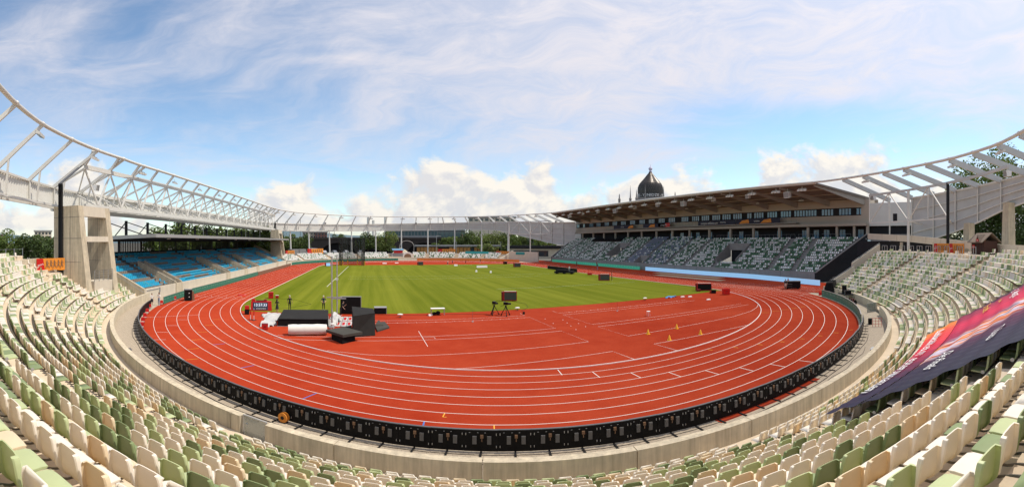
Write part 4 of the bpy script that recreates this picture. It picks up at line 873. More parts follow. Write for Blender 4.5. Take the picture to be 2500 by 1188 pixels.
for fn, tagn in ((P, 'near'), (Pf, 'far')):
    for k, a in enumerate(NODES_L + NODES_R):
        p = Vector(fn(lerp_tab(RT, a), a, TZ)); o_ = Vector(fn(lerp_tab(RO, a) - .1, a, lerp_tab(ZT, a))); rgt = a > 3
        MB().beam(p + Vector((0, 0, -.15)), o_, .26 if not rgt else .30, .34 if not rgt else .85, 0, (0, 0, 1), .26 if not rgt else .34, .46 if not rgt else .95).build('rafter', 'white_steel' if not rgt else 'grey_clad', ring); flange(p)
        inw = R(a + 180) if fn is P else R(-a)
        if k % 2 == 0 and not (fn is P and -45 < a < 10):
            q_ = p + (o_ - p) * .06 + Vector((0, 0, -.05)); li += 1
            hang(fl0, tuple(q_), inw + R(90) * 0, f'floodlight on the {tagn} part of the roof ring, {ordn(li)} fitting from the left straight', 1.25)
        elif k % 3 == 1 and not (fn is P and -45 < a < 10):
            q_ = p + (o_ - p) * .62 + Vector((0, 0, -.1)); si += 1
            hang(sp0, tuple(q_), inw, f'loudspeaker on a rafter of the {tagn} roof ring, {ordn(si)} from the left straight', 1.15)
        # prop below the rafter, wall post
        m_ = p + (o_ - p) * (.72 if not rgt else .5)
        zb = lerp_tab(ZBt, a)
        if not rgt:
            MB().beam(m_ + Vector((0, 0, -.2)), Vector(fn(lerp_tab(RO, a) - 1.2, a, zb + .3)), .20, .20).build('strut', 'white_steel', ring)
        MB().beam(Vector(fn(lerp_tab(RO, a) - .22, a, zb)), Vector(fn(lerp_tab(RO, a) - .22, a, lerp_tab(ZT, a))), .22, .28).build('wall_post', 'white_steel', ring)
    # cladding in bays
    NN = NODES_L + NODES_R[:-1] + ([66.2, 71.5] if fn is Pf else [])
    for a0, a1 in zip(NN, NN[1:]):
        vs = []; fs = []; rgt = a0 > -10; n_ = 10 if rgt else 26
        for i in range(n_ + 1):
            a = a0 + (a1 - a0) * i / n_; off = .0 if rgt else (.07 if i % 2 else -.07)
            vs += [fn(lerp_tab(RO, a) + off, a, lerp_tab(ZBt, a)), fn(lerp_tab(RO, a) + off, a, lerp_tab(ZT, a))]
        for i in range(n_): fs.append((2 * i, 2 * i + 2, 2 * i + 3, 2 * i + 1))
        c_ = MB().add(vs, fs).build('cladding_bay', 'white_clad' if not rgt else 'grey_clad', ring)
        rails = (0, 1) if not rgt else (0, .25, .5, .75, 1)
        for f_ in rails:
            g0, g1 = [Vector(fn(lerp_tab(RO, a) - .16, a, lerp_tab(ZBt, a) + (lerp_tab(ZT, a) - lerp_tab(ZBt, a)) * f_)) for a in (a0, a1)]
            MB().beam(g0, g1, .22 if f_ in (0, 1) else .14, .26 if f_ in (0, 1) else .14).build('cladding_rail', 'white_steel', c_)
        if not rgt:                                                # maintenance gallery on top and bottom
            g0, g1 = [Vector(fn(lerp_tab(RO, a) - 1.1, a, lerp_tab(ZBt, a) + .15)) for a in (a0, a1)]; MB().beam(g0, g1, .30, .30).build('gallery_beam', 'white_steel', ring)
    # inner girder and its columns on the right-hand side
    ga = [30, 37.5, 45, 50, 55, 60, 65]
    tp = [Vector(fn(66 + (0 if a < 60 else .0), a, 17.9)) for a in ga]; bt = [Vector(fn(66, a, 12.25)) for a in ga]
    for x, y in zip(tp, tp[1:]): MB().beam(x, y, .34, .38).build('girder_chord', 'grey_clad', ring)
    for k in range(2, 6): MB().beam(bt[k], bt[k + 1], .26, .26).build('girder_chord', 'white_steel', ring)
    for k in range(2, 6):
        x, y = (tp[k], bt[k + 1]) if k % 2 else (bt[k], tp[k + 1]); MB().beam(x, y, .17, .17).build('diagonal', 'white_steel', ring)
        MB().beam(tp[k + 1], bt[k + 1], .15, .15).build('girder_post', 'white_steel', ring)
    for a in (45, 55): MB().tube(fn(66, a, 6.2 if fn is P else 2.0), fn(66, a, 17.9), .26, 10).build('column', 'white_steel' if a == 55 or fn is Pf else 'black_metal', ring, True)
    for x, y in (((73.2, 52.0), (66, 45)), ((73.2, 58.5), (66, 55))): MB().beam(fn(x[0], x[1], 12.0), fn(y[0], y[1], 12.2), .2, .2).build('cross_beam', 'white_steel', ring)
# columns carrying the ring round the far bend, inclined pairs
for k, a in enumerate([-57, -46, -35, -24, -13, -2, 9, 20, 31, 42]):
    t_ = Vector(Pf(lerp_tab(RO, a) - .3, a, lerp_tab(ZBt, a) + .6)); b_ = Vector(Pf(lerp_tab(RO, a) - .9, a, 2.0))
    MB().tube(b_, t_, .34, 10, 0, .30).build('column', 'white_steel', ring, True)
for a in (39.1, 47.6):                                             # concrete columns near right
    c_ = P(72.6, a); z1 = lerp_tab(ZBt, a) + .3
    MB().hexa([P(71.9, a - .75, 5.5), P(73.3, a - .75, 5.5), P(73.3, a + .75, 5.5), P(71.9, a + .75, 5.5)], [P(72.1, a - .6, z1), P(73.3, a - .6, z1), P(73.3, a + .6, z1), P(72.1, a + .6, z1)]).build('concrete_column', 'concrete', ring)
# truss bridging the left straight between the two pylons
TY = [-56.4 + 6.15 * k for k in range(20)]; XI, XO = -55.8, -62.0; ZTP, ZBI, ZOT, ZOB = 18.9, 13.75, 16.2, 13.2
MB().beam((XI, TY[0], ZTP), (XI, TY[-1], ZTP), .34, .62).build('top_chord', 'white_steel', ring)
MB().beam((XI, TY[0], ZBI - .35), (XI, TY[-1], ZBI - .35), .42, .62).build('bottom_chord', 'white_steel', ring)
MB().beam((XO, TY[0], ZOT), (XO, TY[-1], ZOT), .36, .5).build('outer_chord', 'white_steel', ring)
MB().beam((XO, TY[0], ZOB), (XO, TY[-1], ZOB), .36, .4).build('outer_chord', 'white_steel', ring)
for k, y in enumerate(TY):
    MB().beam((-54.35, y, TZ - .1), (XI, y, ZTP + .3), .28, .36).build('rafter', 'white_steel', ring); flange((-54.3, y, TZ))
    MB().beam((XI, y, ZTP - .2), (XO, y + (2.0 if k % 2 else -2.0) * 0, ZOT + .1), .26, .26).build('cross_member', 'white_steel', ring)
    if k % 2 == 0 and 0 < k < 19: li += 1; hang(fl0, (-54.9, y + 1.6, TZ - .55), R(90), f'floodlight on the truss over the blue stand, {ordn(k // 2)} from the near pylon', 1.0)
    if k < 19:
        yb = y + 3.07
        for yt in (y, y + 6.15): MB().beam((XI, yt, ZTP - .25), (XI, yb, ZBI - .1), .21, .21).build('diagonal', 'white_steel', ring)
        MB().beam((XI, yb, ZBI - .2), (XO, yb + 1.5, ZOT), .20, .20).build('cross_member', 'white_steel', ring)
        for g0, g1 in (((XO + .3, y, ZOT), (XO + .3, yb, ZOB)), ((XO + .3, yb, ZOB), (XO + .3, y + 6.15, ZOT))): MB().beam(g0, g1, .20, .20).build('outer_diagonal', 'white_steel', ring)
        MB().beam((XI, yb, ZBI - .5), (XO, yb, ZOB), .22, .26).build('floor_beam', 'white_steel', ring)
        MB().beam((XI, y, ZTP - .2), (XO, y + 6.15, ZOT), .18, .18).build('cross_member', 'white_steel', ring)
        vs = []; fs = []
        for i in range(25):
            off = .06 if i % 2 else -.06; yy = y + 6.15 * i / 24; vs += [(XO - .35 + off, yy, ZOB - .1), (XO - .35 + off, yy, ZOT + .2)]
        for i in range(24): fs.append((2 * i, 2 * i + 2, 2 * i + 3, 2 * i + 1))
        MB().add(vs, fs).build('cladding_bay', 'white_clad', ring)
MB().bx(-61.5, -56.3, TY[0], TY[-1], ZOB - .28, ZOB - .22).build('gallery_floor', 'white_clad', ring)

# ---------------------------------------------------------------- concrete pylons
for e_, sgn in (('near', -1), ('far', 1)):
    py_ = thing('concrete_pylon', f'tall tapered concrete pylon with two legs carrying the {e_} end of the white truss', 'pylon', (-54, sgn * 57.5, 0), group='concrete pylons of the truss')
    def leg(y0, y1, x_back, name='leg'):
        lo = [(-51.35, y0), (-51.35, y1), (x_back, y1), (x_back, y0)]; hi = [(-53.15, y0), (-53.15, y1), (x_back, y1), (x_back, y0)]
        return MB().hexa([(x + 54, (y - 0) * sgn * -1 - sgn * 57.5, -.05) for x, y in lo], [(x + 54, y * sgn * -1 - sgn * 57.5, 13.05) for x, y in hi]).build(name, 'concrete', py_)
    a = leg(-61.2, -60.15, -57.2); b = leg(-55.4, -54.3, -56.1)
    for z in (3.0, 5.9, 8.9, 11.6):                                # formwork joints
        MB().box((-.9, sgn * (61.2 - 57.5) + sgn * .004, z), (4.6, .012, .035)).build('formwork_joint', 'dark_grey', a)
        MB().box((-.9, sgn * (55.4 - 57.5) + sgn * .004, z), (2.5, .012, .035)).build('formwork_joint', 'dark_grey', b)
    for x in (-1.5, -.4): 
        MB().box((x, sgn * (61.2 - 57.5) + sgn * .004, 6.5), (.035, .012, 13)).build('formwork_joint', 'dark_grey', a)
        MB().box((x, sgn * (55.4 - 57.5) + sgn * .004, 6.5), (.035, .012, 13)).build('formwork_joint', 'dark_grey', b)
    def bar(z0, z1):
        x0, x1 = -51.35 - 1.8 * z0 / 13.1, -51.35 - 1.8 * z1 / 13.1
        yy = (sgn * (60.15 - 57.5), sgn * (55.4 - 57.5)); 
        lo = [(x0 + 54, yy[0], z0), (x0 + 54, yy[1], z0), (x0 + 53.1, yy[1], z0), (x0 + 53.1, yy[0], z0)]; hi = [(x1 + 54, yy[0], z1), (x1 + 54, yy[1], z1), (x1 + 53.1, yy[1], z1), (x1 + 53.1, yy[0], z1)]
        MB().hexa(lo, hi).build('cross_bar', 'concrete_pale', py_)
    bar(8.45, 9.15); bar(11.7, 13.05)
    MB().box((1.3, 0, 2.6), (1.8, 4.0, 1.6)).build('balcony_front', 'concrete_pale', py_)
    for k in range(5):
        yk = -2.0 + k * 1.0; MB().beam((2.2, yk, 3.4), (2.2, yk, 4.8), .06, .06).build('railing_post', 'galv', py_)
    for z in (3.6, 3.9, 4.2, 4.5, 4.75): MB().beam((2.2, -2.0, z), (2.2, 2.0, z), .03, .05).build('railing_bar', 'dark_grey', py_)
    q = MB().beam((-2.15, sgn * 3.95, 4), (-2.15, sgn * 3.95, 16), .08, .08).beam((-1.65, sgn * 3.95, 4), (-1.65, sgn * 3.95, 16), .08, .08)
    for z in np.arange(4.2, 16, .4): q.beam((-2.15, sgn * 3.95, z), (-1.65, sgn * 3.95, z), .05, .05)
    q.bx(-2.25, -1.55, sgn * 3.82, sgn * 3.78, 4, 16); q.build('caged_ladder', 'black_metal', py_)
    if sgn < 0: MB().beam((-1.9, -3.95, 16), (-1.75, .6, 19.2), .5, .12).build('ladder_head', 'dark_grey', py_)
# ================================================================ right-hand promenade
pr = thing('promenade_wall', 'long grey concrete balustrade of the raised walkway behind the right seats', 'wall')
pz = [(24, 7.9), (35, 8.07), (47, 8.85), (57, 9.65), (67, 10.2), (71, 10.3)]
pe = list(np.arange(24, 70.5, 3.6))
for a0, a1 in zip(pe, pe[1:]):
    z0, z1 = lerp_tab(pz, a0), lerp_tab(pz, a1); r_ = 68.0
    MB().hexa([P(r_, a0 + .04, z0 - 1.2), P(r_, a1 - .04, z1 - 1.2), P(r_ + .3, a1 - .04, z1 - 1.2), P(r_ + .3, a0 + .04, z0 - 1.2)], [P(r_, a0 + .04, z0), P(r_, a1 - .04, z1), P(r_ + .3, a1 - .04, z1), P(r_ + .3, a0 + .04, z0)]).build('wall_panel', 'concrete_pale', pr)
MB().arc(69.5, 69.7, 5.5, 8.6, 48, 71, 20, -L).build('rear_wall', 'dark_wall', pr)
for a in (51, 59): MB().box(P(68.2, a, 7.4), (.5, .5, 2.0)).build('pier', 'concrete', pr)
# guard frames with two or three loose seats between them on the top row
gm = [MB().add(*ribbon([(0, 0), (0, 1)], .1)).mesh('x', 'galv')]
for k, a in enumerate([58.3, 56.0, 53.6, 51.2, 48.9, 46.5, 44.0, 41.5, 38.0, 34.4]):
    t = thing('guard_frame', f'tubular guard frame on the top right row, {ordn(k + 1)} from the main stand', 'railing', P(63.4, a, 6.27), R(a + 180), 'guard frames on the top row')
    for x in (-.75, 0, .75): MB().beam((x, 0, 0), (x, 0, 1.5), .06, .06).build('post', 'galv', t)
    MB().beam((-.75, 0, 1.5), (.75, 0, 1.5), .06, .06).build('rail', 'galv', t); MB().beam((-.75, 0, .55), (.75, 0, .55), .05, .05).build('rail', 'galv', t)
k = 0
for a, n_ in [(57.2, 2), (54.8, 2), (52.4, 2), (50, 2), (47.7, 2), (42.8, 2), (39.8, 2), (36.4, 2), (32.6, 3)]:
    for j in range(n_):
        k += 1; c = rng.choice(['cream', 'cream', 'sage', 'olive'])
        t = thing('loose_seat', f'{CN[c]} seat on legs in the top right row, {ordn(k)} from the main stand', 'seat', P(63.9, a + (j - .5) * .46, 6.27), R(a + 180), 'separate seats on the top row')
        link('seat_shell', seat_me[c], t); MB().beam((0, -.15, .0), (0, -.15, .42), .05, .05).build('leg', 'galv', t)
# banner fences
def fence_banner(p0, p1, z, h, label, seed, right=True):
    p0, p1 = Vector((*p0[:2], z)), Vector((*p1[:2], z)); w = (p1 - p0).length; ang = math.atan2(p1.y - p0.y, p1.x - p0.x); rg_ = random.Random(seed)
    t = thing('fence_banner', label, 'banner', tuple((p0 + p1) / 2), ang, 'orange event banners')
    n_ = 14; vs = []; fs = []
    for i in range(n_ + 1):
        x = -w / 2 + w * i / n_; yo = .04 * math.sin(i * 1.7); sag = .06 * math.sin(i * .9); vs += [(x, yo, .45 + sag), (x, yo * .4, .45 + h)]
    for i in range(n_): fs.append((2 * i, 2 * i + 2, 2 * i + 3, 2 * i + 1))
    c_ = MB().add(vs, fs).build('cloth', 'board_orange', t)
    f = -1 if right else 1; y0 = -.07
    MB().add([(-w / 2 + .02, y0, .5), (-w / 2 + .28 * w, y0, .5), (-w / 2 + .22 * w, y0, .43 + h), (-w / 2 + .02, y0, .43 + h)], [(0, 1, 2, 3)]).build('red_field', 'red_paint', c_)
    V_, F_ = text_mesh('sport', .42); MB().add([(-w / 2 + .13 * w + x_, y0 - .02, .45 + h * .5 + y_ + x_ * .15) for x_, y_, _ in V_], F_).build('lettering', 'print_white', c_)
    q = MB()                                                       # printed runners: small figures
    for k in range(5):
        x = -w / 2 + w * (.36 + .13 * k); zc = .45 + h * .5; s_ = h * .36; lean = rg_.uniform(-.15, .15)
        q.ball((x + lean * s_, y0, zc + s_ * .85), s_ * .16, 8).beam((x, y0, zc), (x + lean * s_, y0, zc + s_ * .7), .02, s_ * .32).beam((x, y0, zc), (x - s_ * .5, y0, zc - s_ * .8), .02, s_ * .2).beam((x, y0, zc), (x + s_ * .45, y0, zc - s_ * .55), .02, s_ * .2).beam((x + lean * s_, y0, zc + s_ * .6), (x + s_ * .6, y0, zc + s_ * .25), .02, s_ * .13)
    for i, v in enumerate(q.v): q.v[i] = (v[0], y0 - .012 + (v[1] - y0) * .1, v[2])
    q.build('runner_print', 'board_brown', c_)
    for i in range(4):
        x = -w / 2 + w * i / 3; MB().beam((x, .06, 0), (x, .06, .5 + h + .05), .04, .04).build('fence_post', 'galv', t)
fence_banner(P(64.6, 46.6), P(64.6, 42.8), 6.3, 1.45, 'orange banner with runners left of the dark post in front of the wooden hut', 1)
fence_banner(P(64.6, 42.6), P(64.6, 38.8), 6.3, 1.45, 'orange banner with runners right beside the wooden hut', 2)
fence_banner(P(60.6, -66.9), P(58.4, -70.8), 4.45, 1.5, 'orange banner with dark runners beside the near concrete pylon', 3)
fence_banner(Pf(57.5, -66), Pf(57.5, -60), 2.9, 1.6, 'small orange banner beside the far concrete pylon', 4)
fence_banner(Pf(57.5, -52), Pf(57.5, -43), 2.9, 2.2, 'red and orange banner on a fence behind the far left seats', 5)
fence_banner(Pf(59.5, 14), Pf(59.5, 22), 2.6, 2.0, 'red and orange banner behind the middle of the far seats', 6)
fence_banner(Pf(56.5, 43), Pf(56.5, 50), 2.4, 1.4, 'pale orange banner near the main stand behind the far seats', 7)
# wooden hut
t = thing('wooden_hut', 'dark brown wooden hut with shingle gable roof on the right concourse', 'hut', P(66.3, 36.4, 6.65), R(36.4 + 180))
t.scale = (.70, .8, .95)
MB().bx(-2.6, 2.6, -1.3, 1.3, -.4, 2.0).build('walls', 'wood_dark', t)
for k in range(9): MB().bx(-2.6 + .58 * k, -2.55 + .58 * k, -1.33, -1.30, -.3, 2.0).build('plank_joint', 'black_metal', t)
r_ = MB().hexa([(-3.2, -1.9, 1.75), (3.0, -1.9, 1.75), (3.0, 0, 3.1), (-3.2, 0, 3.1)], [(-3.2, -1.9, 1.87), (3.0, -1.9, 1.87), (3.0, 0, 3.22), (-3.2, 0, 3.22)]).hexa([(-3.2, 0, 3.1), (3.0, 0, 3.1), (3.0, 1.9, 1.75), (-3.2, 1.9, 1.75)], [(-3.2, 0, 3.22), (3.0, 0, 3.22), (3.0, 1.9, 1.87), (-3.2, 1.9, 1.87)]).build('roof', 'shingle', t)
MB().add([(.3, -1.95, 1.9), (2.1, -1.95, 1.9), (1.2, -1.95, 2.9), (.3, -.2, 2.95), (2.1, -.2, 2.95), (1.2, -.2, 2.98)], [(0, 1, 2), (0, 2, 5, 3), (1, 4, 5, 2)]).build('dormer', 'shingle', r_)
MB().add([(.62, -1.97, 1.95), (1.8, -1.97, 1.95), (1.2, -1.97, 2.65)], [(0, 1, 2)]).build('gable', 'wood_dark', r_)
V_, F_ = text_mesh('Cola', .38); MB().bx(.8, 1.7, -2.0, -1.98, 1.95, 2.3).build('gable_sign', 'red_paint', r_); MB().add([(1.25 - x_ * -.8, -2.02, 2.12 + y_ * .8) for x_, y_, _ in V_], F_).build('lettering', 'print_white', r_)
s_ = MB().bx(-2.2, -1.2, -1.36, -1.33, .95, 1.45).build('wall_sign', 'red_paint', t); MB().add([(-1.7 + x_, -1.38, 1.2 + y_) for x_, y_, _ in V_], F_).build('lettering', 'print_white', t)
# fence behind the left block
t = thing('mesh_fence', 'grey steel mesh fence along the top of the left seat blocks', 'fence')
for k, a in enumerate(np.arange(-70, -46, 2.2)):
    MB().beam(P(64, a, 3.8), P(64, a, 7.6), .08, .08).build('post', 'galv', t)
    if k: 
        for z in (4.6, 5.6, 6.6, 7.5): MB().tube(P(64, a - 2.2, z), P(64, a, z), .02, 5).build('wire', 'galv', t)

# ================================================================ far stand
fs_ = thing('far_curve_stand', 'low open stand with rows of pale seats around the far bend', 'stand')
for i in range(6): MB().arc(50.9 + .8 * i, 50.9 + .8 * i + .82, -.05, .9 + .40 * i, -78, 48, 60, L, 1).build('terrace_step', 'terrace', fs_)
MB().arc(50.5, 50.88, -.05, 1.05, -78, 48, 60, L, 1).build('front_wall', 'concrete_pale', fs_)
MB().arc(55.7, 62, -.05, 2.9, -78, 48, 40, L, 1).build('concourse', 'concrete_grey', fs_)
MB().hexa([Pf(50.4, 48.3, -.05), Pf(58, 50.5, -.05), Pf(58, 51, -.05), Pf(50.4, 49, -.05)][::-1], [Pf(50.4, 48.3, 1.2), Pf(58, 50.5, 4.4), Pf(58, 51, 4.4), Pf(50.4, 49, 1.2)][::-1]).build('end_wall', 'concrete_pale', fs_)
MB().arc(54.5, 55, -.05, 4.2, 51, 68, 14, L, 1).build('side_wall', 'concrete_pale', fs_)
s_ = MB().arc(54.3, 54.45, 2.9, 4.0, 55, 60, 4, L, 1).build('sign', 'board_teal', fs_)
q = []
for i in range(6):
    r = 50.9 + .8 * i + .5; da_ = math.degrees(.5 / r)
    for a in np.arange(-76, 46.5, da_):
        if any(abs(a - g) < 1.0 for g in (-62, -44, -27, -10, -5, 1, 9, 24, 38)) or -9 < a < 2: continue
        q.append((Pf(r, a, .9 + .40 * i), R(-a), rng.choices([0, 2, 1], (80, 12, 8) if a < 0 else (68, 8, 24))[0]))
tag(tile(q, sv2.v, sv2.f, 'far_seat_rows', ['seat_white', 'seat_green', 'seat_mint']), 'rows of pale seats in the low stand around the far bend', 'seats', kind='stuff')
# teal cloth over the far seats
tag(MB().add([Pf(55.0, 28, 4.2), Pf(55.0, 40, 4.0), Pf(54.6, 40, 3.0), Pf(54.6, 28, 3.1)], [(0, 1, 2, 3)]).add([Pf(55.06, 28, 4.2), Pf(55.06, 40, 4.0), Pf(54.66, 40, 3.0), Pf(54.66, 28, 3.1)], [(3, 2, 1, 0)]).build('rail_banner', 'board_teal'), 'teal banner hung over the top of the far right seats', 'banner')
# gate area of the far bend: small tent, container and arch
t = thing('sales_kiosk', 'grey roofed kiosk with a red sign at the gap in the far seats', 'kiosk', Pf(54, -5.5), R(5))
MB().bx(-3.4, 2.6, -1.5, 1.5, 0, 3.2).build('body', 'mid_grey', t); MB().bx(-2.4, 1.8, -1.62, -1.52, 3.3, 4.5).build('red_sign', 'red_paint', t); MB().hexa([(-3.0, -2.0, 4.5), (2.4, -2.0, 4.5), (2.4, 1.5, 5.3), (-3.0, 1.5, 5.3)], [(-3.0, -2.0, 4.6), (2.4, -2.0, 4.6), (2.4, 1.5, 5.4), (-3.0, 1.5, 5.4)]).build('roof', 'glass_blue', t)
for x in (-3.2, 2.4): MB().beam((x, -1.6, 0), (x, -1.6, 3.4), .15, .15).build('post', 'white_paint', t)
t = thing('arched_tunnel', 'brown tunnel with pale arched frame beside the kiosk at the far gap', 'tunnel', Pf(52, -1.0), 0)
pts = [(-2.3, 0)] + [(-2.3 * math.cos(x), 2.2 + 1.6 * math.sin(x)) for x in np.linspace(0, math.pi, 9)] + [(2.3, 0)]
MB().ext_y(pts, 0, 3.5).build('shell', 'cushion', t); MB().ext_y([(x * .72, z * .8) for x, z in pts], -.03, .02).build('opening_panel', 'board_brown', t)
t = thing('steel_arch', 'thin white steel arch behind the far gap', 'arch', Pf(61, -.5), 0)
MB().path([(-3.5, 0, 3)] + [(-3.5 * math.cos(x), 0, 6.5 + 2.6 * math.sin(x)) for x in np.linspace(0, math.pi, 10)] + [(3.5, 0, 3)], .07, 6).build('frame', 'white_steel', t)
tag(MB().lathe([(4.2, 0), (4.2, .4), (2.4, 2.0), (.1, 2.9)], Pf(64, -3.0, 2.6), 12).build('peaked_tent', 'concrete'), 'cream peaked tent roof behind the kiosk at the far end', 'tent')
t = thing('storage_containers', 'grey steel containers behind the far left seats', 'container', Pf(59.5, -56), R(50))
MB().bx(-4, -.1, -1.2, 1.2, 2.8, 5.4).build('container_body', 'mid_grey', t); MB().bx(.1, 4, -1.2, 1.2, 2.8, 5.4).build('container_body', 'mid_grey', t)
for x in np.arange(-3.8, 4, .5): MB().bx(x, x + .08, -1.26, -1.2, 2.9, 5.3).build('rib', 'dark_grey', t)
# hall with orange cladding boards behind the far seats
t = thing('low_hall', 'long low hall with orange wooden boards and flat grey roof behind the far seats', 'building', Pf(96, 17), R(-10))
MB().bx(-20, 26, -5, 5, 0, 5.2).build('wall', 'wood_dark', t); MB().bx(-21, 27, -6, 6, 5.9, 6.8).build('roof', 'mid_grey', t)
for k in range(23):
    if k in (6, 7, 8, 15): MB().bx(-19.6 + 2 * k, -17.9 + 2 * k, -5.15, -5.0, 1.0, 5.0).build('window', 'glass_dark', t)
    else: MB().bx(-19.6 + 2 * k, -17.9 + 2 * k, -5.18, -5.0, .6, 5.6).build('facade_board', 'wood_orange', t)
t = thing('low_annex', 'flat roofed grey annex between the far bend and the main stand', 'building', Pf(92, 47), R(-40))
MB().bx(-14, 14, -4, 4, 0, 5.0).build('wall', 'concrete_pale', t); MB().bx(-15, 15, -5, 5, 5.0, 6.6).build('roof', 'dark_wall', t); MB().bx(-11, 8, -4.1, -4.0, 1, 4).build('glazing', 'glass_dark', t)

# ================================================================ background
# railway viaduct with arches
t = thing('railway_viaduct', 'dark stone railway viaduct with low arches beyond the far stand', 'viaduct', station(2, 268), R(-2))
W2 = 95
for k in range(7):
    x0 = -W2 + 27 * k; q = [(x0, -1), (x0 + 2.5, -1)] + [(x0 + 13.5 - 11 * math.cos(x), 1.5 + 6.5 * math.sin(x)) for x in np.linspace(0, math.pi, 14)] + [(x0 + 24.5, -1), (x0 + 27, -1), (x0 + 27, 10.2), (x0, 10.2)]
    MB().ext_y(q, -5, 5).build('arch', 'stone_dark', t); MB().bx(x0 + 2, x0 + 25, -3.4, -3.1, -1, 9).build('arch_back', 'black_fabric', t)
MB().bx(-W2, W2, -5.6, 5.6, 10.2, 11.3).build('parapet', 'stone_dark', t)
for k in range(18): MB().bx(-W2 + 10.8 * k, -W2 + 10.8 * k + .25, -5.0, -4.8, 11.3, 19 if k % 4 else 24).build('catenary_mast', 'dark_grey', t)
for z in (17, 18.6): MB().bx(-W2, W2, -4.95, -4.88, z, z + .06).build('catenary_wire', 'dark_grey', t)
def block(name, label, bearing, dist, w, d, z0, z1, m, rows, cols, rotz=None, win='glass_dark', roof=None, gw=.62, gh=.6, cat='building'):
    t = thing(name, label, cat, station(bearing, dist), R(-bearing) if rotz is None else rotz)
    MB().bx(-w / 2, w / 2, -d / 2, d / 2, 0, z1).build('wall', m, t)
    cw, rh = w / cols, (z1 - z0) / rows; me = None
    for r_ in range(rows):
        for c_ in range(cols):
            if me is None: me = MB().box((0, 0, 0), (cw * gw, .12, rh * gh)).mesh('window', win)
            link('window', me, t, (-w / 2 + cw * (c_ + .5), -d / 2 - .03, z0 + rh * (r_ + .5)))
    if roof: MB().bx(-w / 2 - .6, w / 2 + .6, -d / 2 - .6, d / 2 + .6, z1, z1 + 1.0).build('roof', roof, t)
    return t
block('glass_office', 'glass fronted office block with dark flat roof beyond the far stand', 5.9, 300, 36, 16, 12.6, 16.2, 'mid_grey', 1, 16, win='glass_teal', roof='mid_grey', gw=.86, gh=.8)
block('glass_office', 'taller glass office block partly hidden by the far roof ring', 10.4, 360, 34, 18, 12, 22.5, 'dark_grey', 2, 10, win='glass_teal', roof='mid_grey', gw=.9, gh=.8)
block('red_house', 'red brick house standing on the left end of the viaduct', -6.3, 320, 9, 10, 11, 15.5, 'brick_dull', 2, 4, roof='mid_grey')
block('pale_house', 'pale town house left of the red brick house', -7.9, 330, 10, 10, 9, 16, 'concrete_pale', 3, 5, roof='mid_grey')
block('pale_block', 'pale apartment block seen above the far right trees', 16.8, 330, 36, 12, 18, 27, 'concrete_pale', 3, 9, roof='mid_grey')
block('distant_block', 'white apartment block above the trees at far left', -43.9, 330, 13, 14, 8, 16.5, 'concrete_pale', 3, 5, roof='mid_grey')
block('distant_house', 'small pale house with red roof left of the near pylon', -41.6, 260, 12, 9, 5, 10, 'concrete_pale', 2, 4, roof='brick_red')
block('distant_house', 'small white house among the trees at the far left edge', -47.3, 190, 9, 7, 2, 6.5, 'white_clad', 1, 3, roof='brick_red')
t = thing('church_spire', 'dark distant church spire above the blue stand roof', 'church', station(-25.3, 420)); MB().bx(-4, 4, -4, 4, 0, 24).build('tower', 'stone_dark', t); MB().lathe([(4.2, 24), (5, 27), (3, 31), (1.6, 33), (1.8, 36), (.3, 40)], (0, 0, 0), 10).build('spire', 'dark_wall', t)
t = thing('lattice_masts', 'pale chimneys and masts between the far roof ring and the trees', 'mast', station(2.0, 420))
for x, h_ in ((-14, 33), (-9, 30), (3, 34)): MB().tube((x, 0, 0), (x, 0, h_), 1.4, 8).build('stack', 'white_clad', t)
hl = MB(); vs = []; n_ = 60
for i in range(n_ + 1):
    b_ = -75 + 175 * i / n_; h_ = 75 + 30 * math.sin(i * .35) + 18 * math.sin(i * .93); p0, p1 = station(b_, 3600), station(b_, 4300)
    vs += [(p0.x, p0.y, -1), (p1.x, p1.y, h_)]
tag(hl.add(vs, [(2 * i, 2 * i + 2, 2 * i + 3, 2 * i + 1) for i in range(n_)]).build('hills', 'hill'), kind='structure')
# domed factory building behind the main stand
t = thing('domed_factory', 'tall building with a dark ribbed onion dome and lettering behind the main stand roof', 'building', station(38.23, 300), R(-38.23))
MB().bx(-16, 16, -14, 14, 0, 30).build('body', 'brick_red', t)
for k in range(5):
    for z in (6, 12, 18, 24): MB().box((-12 + 6 * k, -14.05, z), (2.6, .2, 3.4)).build('window', 'glass_dark', t)
MB().lathe([(9.6, 30), (9.6, 39.4)], (0, 0, 0), 40).build('drum', 'concrete_grey', t)
dr = MB().lathe([(9.25, 39.4), (9.25, 42.6)], (0, 0, 0), 48).build('lettering_band', 'dome', t)
dp = [(8.95, 42.6), (9.0, 44.5), (8.9, 46.5), (8.5, 48.3), (7.7, 49.9), (6.5, 51.4), (5.1, 53), (3.8, 54.6), (2.6, 56.2), (1.5, 57.6), (.9, 58.4)]
d_ = MB(); 
vs = []; fs = []; n_ = 96
for r_, z in dp: vs += [(r_ * (1 + (.012 if k % 2 else -.012)) * math.cos(2 * math.pi * k / n_), r_ * (1 + (.012 if k % 2 else -.012)) * math.sin(2 * math.pi * k / n_), z) for k in range(n_)]
for i in range(len(dp) - 1):
    for k in range(n_): fs.append((i * n_ + k, i * n_ + (k + 1) % n_, (i + 1) * n_ + (k + 1) % n_, (i + 1) * n_ + k))
dome = d_.add(vs, fs).build('dome', 'dome', t)
wm = MB().box((0, 0, 0), (.26, .12, .5)).mesh('window', 'dome_window')
for zi, (r_, z) in enumerate([(9.13, 44), (9.10, 45.6), (8.95, 47.1)]):
    for k in range(36):
        a = 2 * math.pi * (k + .5 * (zi % 2)) / 36; link('window', wm, dome, (r_ * math.cos(a), r_ * math.sin(a), z), a + math.pi / 2)
